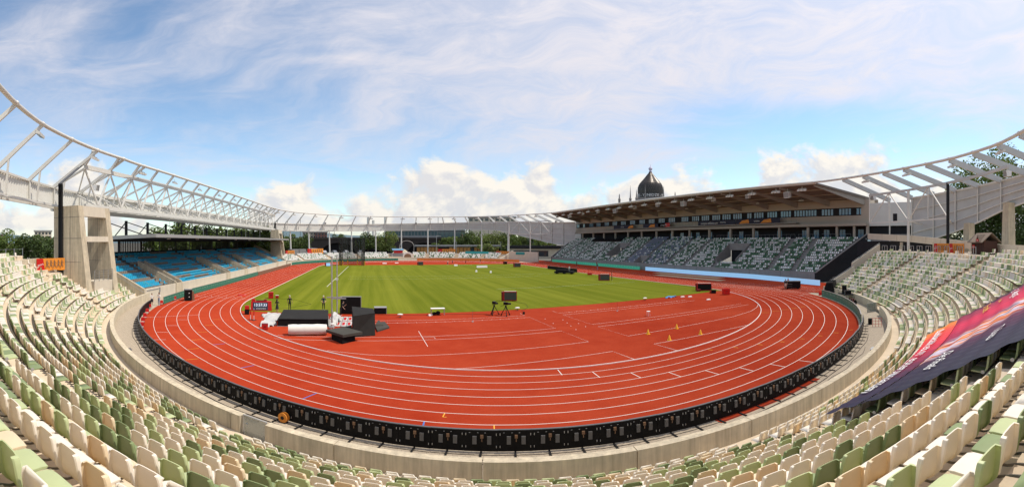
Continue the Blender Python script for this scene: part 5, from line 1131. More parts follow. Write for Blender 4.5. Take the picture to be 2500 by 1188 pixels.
MB().lathe([(1.0, 58.4), (1.3, 58.6), (1.0, 59.0), (.7, 59.3), (.8, 59.6), (1.35, 60.3), (1.4, 60.9), (1.0, 61.7), (.3, 62.3), (.1, 63.2), (.05, 64.2)], (0, 0, 0), 14).build('finial', 'banner_lilac', dome, True)
V_, F_ = text_mesh('YENIDZE - YENIDZE - YENIDZE - YENIDZE -', 2.55)
xs_ = [v[0] for v in V_]; wtot = max(xs_) - min(xs_); q = MB()
q.add([(9.34 * math.sin(2 * math.pi * (x_ + 7.2) / wtot), -9.34 * math.cos(2 * math.pi * (x_ + 7.2) / wtot), 40.95 + y_) for x_, y_, _ in V_], F_); q.build('lettering', 'print_white', t)
for a, r_, h_ in [(-1.2, 15, 46), (-.75, 14, 42.5), (-.35, 10.4, 46.5), (.55, 17, 44.5), (-1.45, 22, 40.5), (1.0, 20, 41)]:
    MB().lathe([(.8, 26), (.8, 38), (1.0, 38.5), (.5, 39.5), (.3, 42), (.06, h_ + 2)], (r_ * math.sin(a), -r_ * math.cos(a), 0), 8).build('minaret', 'concrete_grey', t)

# ---------------------------------------------------------------- trees
def tree(loc, h, rad, label, m='leaf', n=2600, leaf=.75, seed=0, trunk=.35, base=.28, grp='trees around the stadium', name='broadleaf_tree'):
    g = np.random.default_rng(seed + 11); t = thing(name, label, 'tree', loc, 0, grp)
    tr = MB(); tr.path([(0, 0, -.2), (g.normal() * .2, g.normal() * .2, h * .3), (g.normal() * .4, g.normal() * .4, h * .6), (g.normal() * .6, g.normal() * .6, h * .85)], trunk, 7)
    for k in range(7):
        a = 2 * math.pi * k / 7 + g.uniform(-.3, .3); z0 = h * g.uniform(.28, .55); tr.tube((0, 0, z0), (rad * .65 * math.cos(a), rad * .65 * math.sin(a), z0 + h * g.uniform(.15, .3)), trunk * .45, 5, 0, trunk * .12)
    tr.build('trunk', 'bark', t)
    nc = 34; cz = h * (base + (1 - base) / 2); hz = h * (1 - base) / 2
    d = g.normal(size=(nc, 3)); d /= np.linalg.norm(d, axis=1)[:, None]; rr = g.uniform(.35, .92, nc)[:, None]
    cc = d * rr * np.array([rad, rad, hz]); cs = g.uniform(.24, .46, nc) * min(rad, hz)
    w = g.integers(0, nc, n); dd = g.normal(size=(n, 3)); dd /= np.linalg.norm(dd, axis=1)[:, None]
    pp = cc[w] + dd * (cs[w] * g.uniform(.55, 1.05, n) ** .6)[:, None] * np.array([1, 1, .8]); pp[:, 2] += cz
    nrm = dd + g.normal(size=(n, 3)) * .7 + np.array([0, 0, .35]); nrm /= np.linalg.norm(nrm, axis=1)[:, None]
    ref = g.normal(size=(n, 3)); u = np.cross(nrm, ref); u /= np.linalg.norm(u, axis=1)[:, None]; v = np.cross(nrm, u)
    s_ = (leaf * g.uniform(.55, 1.25, n))[:, None]
    quad = np.stack([pp - u * s_ * .5, pp - v * s_ * .42, pp + u * s_ * .55, pp + v * s_ * .42], 1).reshape(-1, 3)
    me = bpy.data.meshes.new('crown'); me.vertices.add(4 * n); me.vertices.foreach_set('co', quad.astype(np.float32).ravel()); me.loops.add(4 * n); me.loops.foreach_set('vertex_index', np.arange(4 * n, dtype=np.int32))
    me.polygons.add(n); me.polygons.foreach_set('loop_start', np.arange(0, 4 * n, 4, dtype=np.int32)); me.polygons.foreach_set('loop_total', np.full(n, 4, np.int32)); me.materials.append(M[m]); me.update(calc_edges=True); me.validate()
    link('crown', me, t)
tl = [(-49.3, 120, 12.4, 6.2, 'leaf', 'round green tree at the left edge of the picture'), (-47.2, 150, 10, 5, 'leaf_light', 'pale tree second from the left edge'), (-45.4, 118, 11.6, 5.4, 'leaf_dark', 'dark round tree in the middle of the left group'), (-43.4, 128, 9.8, 4.8, 'leaf_dark', 'dark tree right of the round one at left'), (-41.8, 135, 9.5, 5, 'leaf', 'small tree just left of the near pylon'), (-51.5, 130, 11, 6, 'leaf', 'tree partly cut by the left frame edge'),
      (-28.2, 150, 13, 7, 'leaf', 'tree above the near half of the blue stand roof'), (-24.6, 135, 16.5, 8, 'leaf', 'highest tree above the blue stand roof'), (-22, 150, 15, 7.5, 'leaf_dark', 'tree right of the highest one above the blue stand'), (-19.8, 150, 15.5, 8, 'leaf', 'tree above the middle of the blue stand roof'), (-17.6, 160, 16.2, 8, 'leaf_light', 'pale tree above the blue stand roof'), (-15.6, 165, 15.6, 8, 'leaf', 'tree above the far half of the blue stand roof'), (-13.6, 175, 15.0, 8, 'leaf_dark', 'dark tree left of the far pylon'),
      (-11.0, 214, 13.5, 8, 'leaf', 'tree right of the far pylon'), (-9.2, 216, 13.0, 8, 'leaf_dark', 'broad dark tree behind the far left columns'),
      (-3.9, 300, 15, 7, 'leaf_dark', 'small dark tree above the viaduct'), (.0, 226, 14.3, 6.2, 'leaf_dark', 'dark tree left of the round tree in front of the viaduct'), (2.5, 222, 14.8, 6.6, 'leaf_light', 'round pale green tree in front of the viaduct'),
      (11.2, 262, 13.5, 7, 'leaf', 'tree in front of the glass office block'), (12.9, 255, 15.8, 7.5, 'leaf_dark', 'dark tree behind the orange hall'), (14.9, 262, 15.8, 8, 'leaf', 'tree above the orange hall'), (16.8, 255, 16, 8, 'leaf_light', 'pale tree right of the orange hall'), (18.6, 262, 15.5, 8, 'leaf_dark', 'dark tree behind the right far columns'), (20.4, 250, 15, 8, 'leaf', 'tree between the right far columns'), (22.2, 250, 13.5, 8, 'leaf_dark', 'tree below the far cladding end'), (24.0, 240, 11.5, 7, 'leaf', 'tree next to the main stand far end'), (16.2, 232, 8.5, 6, 'leaf_light', 'low pale bush in front of the far trees'), (19.0, 232, 7.5, 4, 'leaf_light', 'low bush near the far columns'), (9.2, 240, 8, 3.5, 'leaf', 'small bush below the viaduct'),
      (75, 118, 15.5, 8.5, 'leaf_dark', 'dark tree behind the white cladding end at right'), (78.5, 112, 17, 9, 'leaf_dark', 'dark tree behind the wooden hut'), (82.5, 108, 18, 9, 'leaf_dark', 'dark tree between the concrete columns at right'), (86, 104, 18, 9, 'leaf_dark', 'dark tree below the cladding at the right edge'), (90, 100, 18, 9, 'leaf_dark', 'dark tree cut by the right frame edge'),
      (82.0, 110, 30, 10.5, 'leaf', 'tall tree rising above the cladding at upper right'), (87.2, 106, 33, 11, 'leaf', 'tall tree at the upper right edge'), (72, 150, 12, 7, 'leaf_dark', 'low dark tree under the cladding end')]
for i, (b_, d_, h_, r_, m_, lb) in enumerate(tl):
    big = d_ < 125; tree(station(b_, d_), h_, r_, lb, m_, (9000 if h_ > 25 else 3600) if big else 2400, .55 if big else .8, i, .35, .18 if h_ < 20 else .3)
# cars along the road below the viaduct
t = thing('parked_van', 'white van parked below the viaduct behind the far left seats', 'van', Pf(70, -40, 2.9), R(40))
MB().hexa([(-1, -2.6, .3), (1, -2.6, .3), (1, 2.6, .3), (-1, 2.6, .3)], [(-.95, -2.2, 2.5), (.95, -2.2, 2.5), (.95, 2.5, 2.6), (-.95, 2.5, 2.6)]).build('body', 'car_white', t); MB().hexa([(-.85, -2.52, 1.3), (.85, -2.52, 1.3), (.85, -2.3, 1.3), (-.85, -2.3, 1.3)], [(-.8, -2.32, 2.1), (.8, -2.32, 2.1), (.8, -2.2, 2.1), (-.8, -2.2, 2.1)]).build('windscreen', 'glass_dark', t)
for x in (-.95, .95):
    for y in (-1.7, 1.6): MB().tube((x - .1, y, .35), (x + .1, y, .35), .35, 12).build('wheel', 'black_plastic', t)
for k, (a, r_) in enumerate([(-44, 71), (-35, 71), (-30, 72), (-25, 72), (-19, 72)]):
    t = thing('parked_car', f'parked car behind the far seats, {ordn(k + 1)} from the van side', 'car', Pf(r_, a, 2.9), R(-a + 90), 'cars parked beyond the far seats')
    MB().ext_y([(-2.1, .3), (-2.1, .8), (-1.4, .95), (-.8, 1.45), (.8, 1.45), (1.4, .95), (2.1, .8), (2.1, .3)], -.85, .85).build('body', ['car_silver', 'car_white'][k % 2], t); MB().ext_y([(-1.25, .95), (-.75, 1.38), (.75, 1.38), (1.2, .95)], -.87, .87).build('windows', 'glass_dark', t)
    for x in (-1.3, 1.3):
        for y in (-.8, .8): MB().tube((x, y - .1, .32), (x, y + .1, .32), .32, 12).build('wheel', 'black_plastic', t)
t = thing('street_lamp', 'grey lamp post with a bright head between the far columns', 'lamp', station(9.3, 235)); MB().tube((0, 0, 0), (0, 0, 12), .12, 6).build('post', 'galv', t); MB().beam((0, 0, 12), (2.6, 0, 11.6), .4, .12).build('lamp_head', 'white_paint', t)
for k, (b_, d_) in enumerate([(-10.5, 205), (-2.3, 230), (-1.1, 225), (12.0, 232), (16.6, 235), (18.0, 240)]):
    t = thing('lamp_post', f'thin grey lamp post beyond the far seats, {ordn(k + 1)} from the left', 'lamp', station(b_, d_), 0, 'lamp posts beyond the far seats'); MB().tube((0, 0, 0), (0, 0, 8.5), .09, 6).build('post', 'galv', t); MB().box((0, 0, 8.5), (.6, .3, .15)).build('lamp_head', 'mid_grey', t)
# ================================================================ big banner lying over the seats
def banner_mat(name, stops, streak=None):
    m = bpy.data.materials.new(name); m.use_nodes = True; t = m.node_tree; b = t.nodes['Principled BSDF']; b.inputs['Roughness'].default_value = .55; b.inputs['Specular IOR Level'].default_value = .3
    uv = t.nodes.new('ShaderNodeUVMap'); sp = t.nodes.new('ShaderNodeSeparateXYZ'); t.links.new(uv.outputs[0], sp.inputs[0])
    mpn = t.nodes.new('ShaderNodeMapping'); mpn.inputs['Scale'].default_value = (14, 1.2, 1); mpn.inputs['Rotation'].default_value = (0, 0, .22); t.links.new(uv.outputs[0], mpn.inputs['Vector'])
    nz = t.nodes.new('ShaderNodeTexNoise'); nz.inputs['Scale'].default_value = 1.6; nz.inputs['Detail'].default_value = 6; t.links.new(mpn.outputs[0], nz.inputs['Vector'])
    ad = t.nodes.new('ShaderNodeMath'); ad.operation = 'MULTIPLY_ADD'; ad.inputs[1].default_value = .22; t.links.new(nz.outputs['Fac'], ad.inputs[0])
    sb = t.nodes.new('ShaderNodeMath'); sb.operation = 'SUBTRACT'; sb.inputs[1].default_value = .11; t.links.new(sp.outputs[0], sb.inputs[0]); t.links.new(sb.outputs[0], ad.inputs[2])
    r = t.nodes.new('ShaderNodeValToRGB'); e = r.color_ramp.elements
    while len(e) < len(stops): e.new(.5)
    for x, (p_, c_) in zip(e, stops): x.position = p_; x.color = (*c_, 1)
    t.links.new(ad.outputs[0], r.inputs[0]); out = r.outputs[0]
    if streak:
        tilt = t.nodes.new('ShaderNodeMath'); tilt.operation = 'MULTIPLY_ADD'; tilt.inputs[1].default_value = -.30; t.links.new(sp.outputs[1], tilt.inputs[0]); t.links.new(sp.outputs[0], tilt.inputs[2])
        mr = t.nodes.new('ShaderNodeMapRange'); mr.interpolation_type = 'SMOOTHSTEP'; dst = t.nodes.new('ShaderNodeMath'); dst.operation = 'SUBTRACT'; dst.inputs[1].default_value = .40; t.links.new(tilt.outputs[0], dst.inputs[0])
        ab = t.nodes.new('ShaderNodeMath'); ab.operation = 'ABSOLUTE'; t.links.new(dst.outputs[0], ab.inputs[0]); mr.inputs[1].default_value = .15; mr.inputs[2].default_value = .05; t.links.new(ab.outputs[0], mr.inputs[0])
        m2 = t.nodes.new('ShaderNodeMapping'); m2.inputs['Scale'].default_value = (22, 2.2, 1); m2.inputs['Rotation'].default_value = (0, 0, .29); t.links.new(uv.outputs[0], m2.inputs['Vector'])
        n2_ = t.nodes.new('ShaderNodeTexNoise'); n2_.inputs['Scale'].default_value = 1.3; n2_.inputs['Detail'].default_value = 5; t.links.new(m2.outputs[0], n2_.inputs['Vector'])
        r2 = t.nodes.new('ShaderNodeValToRGB'); e2 = r2.color_ramp.elements; e2.new(.5); e2.new(.6); 
        for x, (p_, c_) in zip(e2, [(.36, (.30, .02, .03)), (.46, (.75, .24, .05)), (.55, (.62, .56, .68)), (.66, (.05, .02, .04))]): x.position = p_; x.color = (*c_, 1)
        t.links.new(n2_.outputs['Fac'], r2.inputs[0]); mx = t.nodes.new('ShaderNodeMix'); mx.data_type = 'RGBA'
        t.links.new(mr.outputs[0], mx.inputs[0]); t.links.new(out, mx.inputs[6]); t.links.new(r2.outputs[0], mx.inputs[7]); out = mx.outputs[2]
    t.links.new(out, b.inputs['Base Color']); MATS[name] = m
banner_mat('banner_strip', [(0.0, (.016, .014, .035)), (.22, (.03, .012, .04)), (.42, (.20, .012, .05)), (.62, (.62, .02, .05)), (.85, (.72, .06, .04)), (1.0, (.80, .24, .03))])
banner_mat('banner_main', [(0.0, (.016, .014, .032)), (.22, (.022, .012, .036)), (.42, (.09, .010, .045)), (.58, (.32, .010, .055)), (.78, (.58, .012, .065)), (.95, (.26, .012, .05)), (1.0, (.05, .01, .03))], True)
def bz(r, a): return Z0 + RS * (r - R0 - .66) / TR + .885 + .035 * math.sin(r * 2 * math.pi / TR) + .015 * math.sin(a * 9)
def banner_sheet(name, m, a0, a1, r0, r1, na, nr, parent, dz=0.0, taper=0.0):
    vs = []; uv = []; fs = []
    for j in range(nr + 1):
        for i in range(na + 1):
            fu, fv = i / na, j / nr; a = a0 + (a1 - a0) * fu; r = r0 + (r1 - r0) * fv + taper * (1 - fu) * (1 - fv)
            vs.append(P(r, a, bz(r, a) + dz)); uv.append((fu, fv))
    for j in range(nr):
        for i in range(na): k = j * (na + 1) + i; fs.append((k, k + 1, k + na + 2, k + na + 1))
    o = MB().add(vs, fs).build(name, m, parent, True); l_ = o.data.uv_layers.new(name='UVMap')
    for lp_ in o.data.loops: l_.data[lp_.index].uv = uv[lp_.vertex_index]
    return o
bn = thing('event_banner', 'huge dark red and navy event banner with white lettering spread over the right seats', 'banner')
st_ = banner_sheet('lower_strip', 'banner_strip', -8.6, 6.9, 53.95, 55.85, 90, 10, bn, .03, .8); mn_ = banner_sheet('main_sheet', 'banner_main', -8.6, 7.2, 55.85, 62.4, 90, 34, bn)
def btext(s_, a, r, size, m, parent, dz=.045, ax=1.0, shear=0.0):
    V_, F_ = text_mesh(s_, size); q = MB()
    q.add([P(r + y_, a - math.degrees((x_ * ax + y_ * shear) / r), bz(r + y_, a) + dz) for x_, y_, _ in V_], F_); q.build('lettering', m, parent)
btext('Leichtathletik-Meisterschaften', -.6, 54.95, .82, 'print_white', st_, .075, 1.12, .15); btext('Deutsche', 4.4, 54.9, .62, 'print_white', st_, .075)
btext('31. Juli -', 5.2, 60.6, .72, 'print_white', mn_, .06); btext('3. August', 5.0, 59.4, .72, 'print_white', mn_, .06); btext('Dresden', 5.1, 57.7, .68, 'banner_gold', mn_, .06); btext('Stadion', 5.1, 58.5, .30, 'banner_gold', mn_, .06)
btext('Die Finals', -5.2, 57.2, .58, 'print_white', mn_, .06, 1.1, .3); btext('Tickets', -4.8, 59.1, .62, 'print_white', mn_, .06, 1, .3); btext('2025', -4.2, 60.4, .45, 'print_white', mn_, .06)

# ================================================================ people
def person(label, loc, rz, shirt='cloth_black', legs='cloth_black', hair='hair_dark', h=1.75, elb=None, wr=None, knees=None, ank=None, longhair=False, lean=0.0, shorts=False, skirt=False, hold=None):
    s = h / 1.75; J = []; E = []; rad = []; reg = []
    def V(p, r, parent, rg_):
        J.append(Vector(p) * s); rad.append(r * s); reg.append(rg_)
        if parent is not None: E.append((parent, len(J) - 1))
        return len(J) - 1
    ly = -lean
    pel = V((0, 0, .95), .125, None, legs); ch = V((0, ly * .6, 1.20), .125, pel, shirt); ub = V((0, ly, 1.38), .12, ch, shirt); nk = V((0, ly * 1.1, 1.49), .055, ub, 'skin')
    hd = V((0, ly * 1.2 - .01, 1.58), .072, nk, 'skin'); V((0, ly * 1.3 - .015, 1.68), .085, hd, 'skin'); V((0, ly * 1.3, 1.73), .05, len(J) - 1, 'skin')
    V((0, ly * 1.2 - .095, 1.60), .018, hd, 'skin')
    elb = elb or [(-.27, ly * .8, 1.14), (.27, ly * .8, 1.14)]; wr = wr or [(-.27, ly * .6 - .06, .90), (.27, ly * .6 - .06, .90)]
    knees = knees or [(-.10, -.01, .50), (.10, -.01, .50)]; ank = ank or [(-.11, .03, .09), (.11, .03, .09)]
    for k, sx in enumerate((-1, 1)):
        sh = V((sx * .185, ly, 1.41), .062, ub, shirt); mid = V(tuple((Vector((sx * .185, ly, 1.41)) + Vector(elb[k])) / 2), .05, sh, shirt); el_ = V(elb[k], .042, mid, 'skin'); w_ = V(wr[k], .030, el_, 'skin')
        d_ = (Vector(wr[k]) - Vector(elb[k])).normalized(); hn = V(tuple(Vector(wr[k]) + d_ * .07), .032, w_, 'skin'); sd_ = d_.cross(Vector((0, 0, 1)) if abs(d_.z) < .9 else Vector((0, 1, 0))).normalized()
        for f_, ln in ((-.027, .07), (-.009, .085), (.009, .08), (.027, .06)):
            V(tuple(Vector(wr[k]) + d_ * (.07 + ln) + sd_ * f_ * 1.2), .0085, hn, 'skin')
        V(tuple(Vector(wr[k]) + d_ * .075 + sd_ * -.055), .009, w_, 'skin')
        hp = V((sx * .095, 0, .88), .095, pel, legs); kn = V(knees[k], .058, hp, legs if not (shorts or skirt) else 'skin'); an_ = V(ank[k], .038, kn, legs if not (shorts or skirt) else 'skin'); V((ank[k][0], ank[k][1] - .15, ank[k][2] - .055), .032, an_, 'cloth_white')
        if shorts: reg[hp] = legs
    me = bpy.data.meshes.new('skel'); me.from_pydata(J, E, []); o = bpy.data.objects.new('skel', me); COL.objects.link(o)
    md = o.modifiers.new('s', 'SKIN'); md.branch_smoothing = .3; ss = o.modifiers.new('u', 'SUBSURF'); ss.levels = 1; ss.render_levels = 1
    for i, sv_ in enumerate(me.skin_vertices[0].data): sv_.radius = (rad[i], rad[i] * (.75 if reg[i] in (shirt,) and i in (ch, ub) else 1)); sv_.use_root = (i == pel)
    dg = bpy.context.evaluated_depsgraph_get(); m2 = bpy.data.meshes.new_from_object(o.evaluated_get(dg)); bpy.data.objects.remove(o)
    mats_ = list(dict.fromkeys(reg)); m2.materials.clear()
    for x in mats_: m2.materials.append(M[x])
    JA = np.array([tuple(j) for j in J])
    for pg in m2.polygons:
        c_ = np.array(pg.center); k = int(np.argmin(np.linalg.norm(JA - c_, axis=1) - np.array(rad) * .6)); pg.material_index = mats_.index(reg[k]); pg.use_smooth = True
    t = tag(link('person', m2, None, loc, rz), label, 'person')
    hc = Vector((0, ly * 1.3, 1.68)) * s
    hb = MB().ball((hc.x, hc.y + .018 * s, hc.z + .018 * s), .098 * s, 10, 0, 1.05)
    if longhair: hb.hexa([(hc.x - .08 * s, hc.y + .03 * s, hc.z - .32 * s), (hc.x + .08 * s, hc.y + .03 * s, hc.z - .32 * s), (hc.x + .07 * s, hc.y + .10 * s, hc.z - .30 * s), (hc.x - .07 * s, hc.y + .10 * s, hc.z - .30 * s)], [(hc.x - .09 * s, hc.y, hc.z), (hc.x + .09 * s, hc.y, hc.z), (hc.x + .08 * s, hc.y + .1 * s, hc.z), (hc.x - .08 * s, hc.y + .1 * s, hc.z)])
    hb.build('hair', hair, t, True)
    if skirt: MB().lathe([(.21 * s, .52 * s), (.19 * s, .7 * s), (.14 * s, .98 * s)], (0, 0, 0), 12).build('skirt', legs, t, True)
    if shorts: MB().lathe([(.19 * s, .60 * s), (.185 * s, .8 * s), (.15 * s, 1.0 * s)], (0, 0, 0), 12).build('shorts', legs, t, True)
    return t
F = lambda x, y: math.atan2(CX - x, -(CY - y)) # rotation so that local -y looks at the camera
def facing(x, y, extra=0): return math.atan2(CY - y, CX - x) + R(90) + R(extra)
def W(name_, x, y, extra=0, **k): return person(name_, (x, y, .012), facing(x, y, extra), **k)
W('person in white top and black shorts standing behind the left boards', -46.47, -54.18, 25, shirt='cloth_white', legs='cloth_black', shorts=True, h=1.68, hair='hair_dark')
W('person with long dark hair in white top and jeans beside the left green boards', -45.84, -53.42, -40, shirt='cloth_white', legs='cloth_denim', longhair=True, h=1.75, elb=[(-.24, -.12, 1.12), (.24, -.12, 1.12)], wr=[(-.1, -.32, 1.15), (.1, -.32, 1.15)])
W('person in black dress holding a white roll beside the red clock', -30.1, -53.8, 150, shirt='cloth_black', legs='cloth_black', skirt=True, longhair=True, h=1.66, elb=[(-.3, -.05, 1.12), (.3, -.02, 1.18)], wr=[(-.12, -.25, 1.18), (.5, -.12, 1.05)])
W('stout man in black shirt standing behind the black landing mat', -29.0, -51.6, 165, shirt='cloth_black', legs='cloth_black', hair='hair_grey', h=1.84)
W('man in dark camouflage shirt standing behind the mat uprights', -24.93, -50.9, 10, shirt='cloth_navy', legs='cloth_black', hair='hair_grey', h=1.80, elb=[(-.29, -.02, 1.14), (.29, -.02, 1.14)], wr=[(-.14, -.18, 1.02), (.14, -.18, 1.02)])
W('person in black bending beside the black upright panel', -22.6, -54.6, 60, shirt='cloth_black', legs='cloth_black', h=1.7, lean=.28, elb=[(-.2, -.42, 1.10), (.2, -.40, 1.12)], wr=[(-.1, -.55, .90), (.12, -.6, 1.3)])
W('person in black standing at the red edged screen near the home straight', 30.6, -25.2, 100, shirt='cloth_black', legs='cloth_black', h=1.75)
W('runner in white and navy striding at the far end of the grass', 8.9, 46.5, 70, shirt='cloth_white', legs='cloth_navy', shorts=True, h=1.85, knees=[(-.1, -.25, .55), (.1, .12, .5)], ank=[(-.1, -.1, .2), (.1, .42, .2)], elb=[(-.26, .12, 1.2), (.26, -.16, 1.2)], wr=[(-.22, -.1, 1.1), (.2, -.3, 1.35)], lean=.1)
W('person in dark clothes crouching behind the far runner', 12.7, 57, 20, shirt='cloth_navy', legs='cloth_navy', h=1.5, lean=.2)
W('person in red shirt walking on the far bend', 17.5, 55, 20, shirt='cloth_red', legs='cloth_black', h=1.75)
W('person in dark shirt bending on the far bend near the orange boards', 24, 58, 40, shirt='cloth_black', legs='cloth_khaki', h=1.7, lean=.3)
W('person in black top and pale shorts standing at the black cart', 43.0, -61.0, 170, shirt='cloth_black', legs='cloth_khaki', shorts=True, h=1.8)
W('person in red shirt behind the black cart', 44.9, -60.3, 20, shirt='cloth_red', legs='cloth_black', h=1.8)
W('person in blue walking on the shaded far home straight', 47, 8, 60, shirt='cloth_navy', legs='cloth_denim', h=1.75)
W('person in red near the far green boards of the main stand', 54.5, 21, 60, shirt='cloth_red', legs='cloth_black', h=1.75)
W('person in black at the far end of the main stand boards', 50, 27, 60, shirt='cloth_black', legs='cloth_black', h=1.8)
W('person in white and blue beside the dark machine on the grass', 34.5, 2.5, 30, shirt='cloth_white', legs='cloth_denim', h=1.75)

# ================================================================ infield equipment
def orient(x, y): return facing(x, y)
# clock
p0, p1 = Vector((-33.6, -52.65, 0)), Vector((-31.15, -52.2, 0)); w = (p1 - p0).length; ang = math.atan2(p1.y - p0.y, p1.x - p0.x)
t = thing('timing_clock', 'red framed electronic clock showing 13:57:33 on the grass at left', 'clock', tuple((p0 + p1) / 2), ang)
MB().hexa([(-w / 2 - .05, -.25, .02), (w / 2 + .05, -.25, .02), (w / 2 + .05, .45, .02), (-w / 2 - .05, .45, .02)], [(-w / 2 + .02, -.12, 1.18), (w / 2 - .02, -.12, 1.18), (w / 2 - .02, .35, 1.18), (-w / 2 + .02, .35, 1.18)]).build('casing', 'red_paint', t)
def yf_(z): return -.25 + .13 * (z - .02) / 1.16 - .012
sc_ = MB().add([(-w / 2 + .25, yf_(.12), .12), (w / 2 - .42, yf_(.12), .12), (w / 2 - .42, yf_(1.05), 1.05), (-w / 2 + .25, yf_(1.05), 1.05)], [(0, 1, 2, 3)]).build('screen', 'screen_on', t)
V_, F_ = text_mesh('13:57:33', .50); MB().add([(-.085 + x_ * .93, yf_(.72 + y_) - .01, .72 + y_) for x_, y_, _ in V_], F_).build('digits', 'digit_lit', sc_)
V_, F_ = text_mesh('DRESDEN', .24); MB().add([(0.0 + x_ * 1.15, yf_(.28 + y_) - .01, .28 + y_) for x_, y_, _ in V_], F_).build('lettering', 'print_white', sc_)
MB().box((-w / 2 + .3, .1, 1.32), (.42, .4, .28)).build('top_unit', 'red_paint', t); MB().box((w / 2 - .75, .1, 1.28), (.35, .35, .2)).build('top_unit', 'red_dark', t); MB().box((0, .1, 1.22), (1.2, .3, .08)).build('top_shelf', 'black_metal', t)
def crate(name, label, x, y, dims, m, top=None, grp=None, extra=0, cat='box', wheels=False):
    t = thing(name, label, cat, (x, y, .012), orient(x, y) + R(extra), grp)
    a, b, c = dims; k = .03
    MB().hexa([(-a / 2 + k, -b / 2, .05), (a / 2 - k, -b / 2, .05), (a / 2, b / 2, .05), (-a / 2, b / 2, .05)], [(-a / 2, -b / 2, c - k), (a / 2, -b / 2, c - k), (a / 2 - k, b / 2, c), (-a / 2 + k, b / 2, c)]).build('body', m, t)
    MB().box((0, 0, c + .015), (a * .96, b * .96, .035)).build('lid', top or m, t); MB().box((0, -b / 2 - .02, c * .6), (a * .4, .03, .05)).build('handle', 'black_metal', t)
    for sx in (-1, 1): MB().tube((sx * a * .35, -b * .3, .045), (sx * a * .35, b * .3, .045), .045, 8).build('skid' if not wheels else 'wheel', 'black_plastic', t)
    return t
crate('red_case', 'large red case on the grass behind the clock', -33.77, -41.2, (.75, .7, .95), 'red_paint')
crate('red_case', 'small red case right of the large one behind the clock', -32.9, -40.9, (.5, .4, .45), 'red_paint', 'cushion')
t = crate('equipment_cart', 'red topped black cart left of the clock on the grass edge', -33.28, -55.5, (.55, .5, .55), 'black_plastic', wheels=True, cat='cart'); MB().box((0, 0, .82), (.5, .45, .4)).build('red_box', 'red_paint', t)
crate('signal_box', 'red box with round lamps on the track edge by the kerb', -29.2, -63.4, (.62, .45, .55), 'red_paint', 'red_dark')
crate('lens_case', 'small white and black box behind the clock on the kerb', -34.6, -47.5, (.3, .3, .4), 'cloth_white')
for x, y, lb in ((-31.95, -58.7, 'left'), (-31.5, -58.95, 'right')):
    t = thing('height_stand', f'{lb} of two red and white jump uprights near the left kerb', 'upright', (x, y, 0), 0, 'red and white jump uprights'); MB().tube((0, 0, 0), (0, 0, .55), .03, 6).build('lower_post', 'white_paint', t); MB().box((0, 0, .85), (.10, .05, .6)).build('red_panel', 'red_paint', t); MB().tube((0, 0, 1.15), (0, 0, 1.35), .02, 6).build('tip', 'white_paint', t); MB().beam((-.3, 0, .02), (.3, 0, .02), .08, .04).beam((0, -.3, .02), (0, .3, .02), .08, .04).build('foot', 'black_metal', t)
# crumpled white covers
def crumple(name, label, poly, hgt, m, seed, n=15):
    g = random.Random(seed); xs_ = [p[0] for p in poly]; ys_ = [p[1] for p in poly]
    def inside(x, y):
        c = False; j = len(poly) - 1
        for i in range(len(poly)):
            if (poly[i][1] > y) != (poly[j][1] > y) and x < (poly[j][0] - poly[i][0]) * (y - poly[i][1]) / (poly[j][1] - poly[i][1]) + poly[i][0]: c = not c
            j = i
        return c
    nx, ny = n, int(n * 1.6); vs = []; idx = {}; fs = []
    x0, x1, y0, y1 = min(xs_), max(xs_), min(ys_), max(ys_)
    for j in range(ny + 1):
        for i in range(nx + 1):
            x = x0 + (x1 - x0) * i / nx + g.uniform(-.05, .05); y = y0 + (y1 - y0) * j / ny + g.uniform(-.05, .05)
            idx[i, j] = len(vs); vs.append((x, y, .03 + hgt * (.5 * abs(math.sin(x * 2.3 + math.sin(y * 1.7) * 1.5)) + .5 * abs(math.sin(y * 2.9 + x * 1.3))) * g.uniform(.75, 1.0) if inside(x, y) else .02))
    for j in range(ny):
        for i in range(nx):
            cx_, cy_ = x0 + (x1 - x0) * (i + .5) / nx, y0 + (y1 - y0) * (j + .5) / ny
            if inside(cx_, cy_): fs.append((idx[i, j], idx[i + 1, j], idx[i + 1, j + 1], idx[i, j + 1]))
    return tag(MB().add(vs, fs).build(name, m, None, True), label, 'cover')
crumple('rain_cover', 'crumpled white and grey cover left of the black landing mat', [(-31.5, -55.9), (-30.4, -54.5), (-29.0, -55.2), (-28.9, -58.8), (-28.72, -61.6), (-29.1, -62.2), (-30.2, -62.0), (-30.3, -59.6), (-30.6, -57.4)], .34, 'tarp_white', 3)
crumple('rain_cover', 'white cover heaped between the landing mat and the uprights', [(-23.5, -60.6), (-23.4, -56), (-22.6, -55.6), (-22.3, -58), (-22.7, -60.5)], .75, 'tarp_white', 4, 10)
# landing mat
t = thing('landing_mat', 'large flat black pole vault landing mat on the red infield', 'mat', (-26.15, -58.4, 0), R(5.5))
MB().hexa([(-2.5, -2.95, .06), (2.5, -2.95, .06), (2.5, 2.95, .06), (-2.5, 2.95, .06)], [(-2.46, -2.9, .72), (2.46, -2.9, .72), (2.46, 2.9, .72), (-2.46, 2.9, .72)]).build('foam_body', 'foam_black', t); MB().bx(-2.5, 2.5, -2.94, 2.94, .725, .78).build('top_cover', 'foam_dark', t); MB().bx(-2.55, 2.55, -3.0, 3.0, 0, .055).build('base_frame', 'mid_grey', t)
MB().path([(-.9, -3.05, .05), (-.9, -3.15, .28), (-.55, -3.15, .28), (-.55, -3.05, .05)], .02, 5).build('carry_handle', 'galv', t)
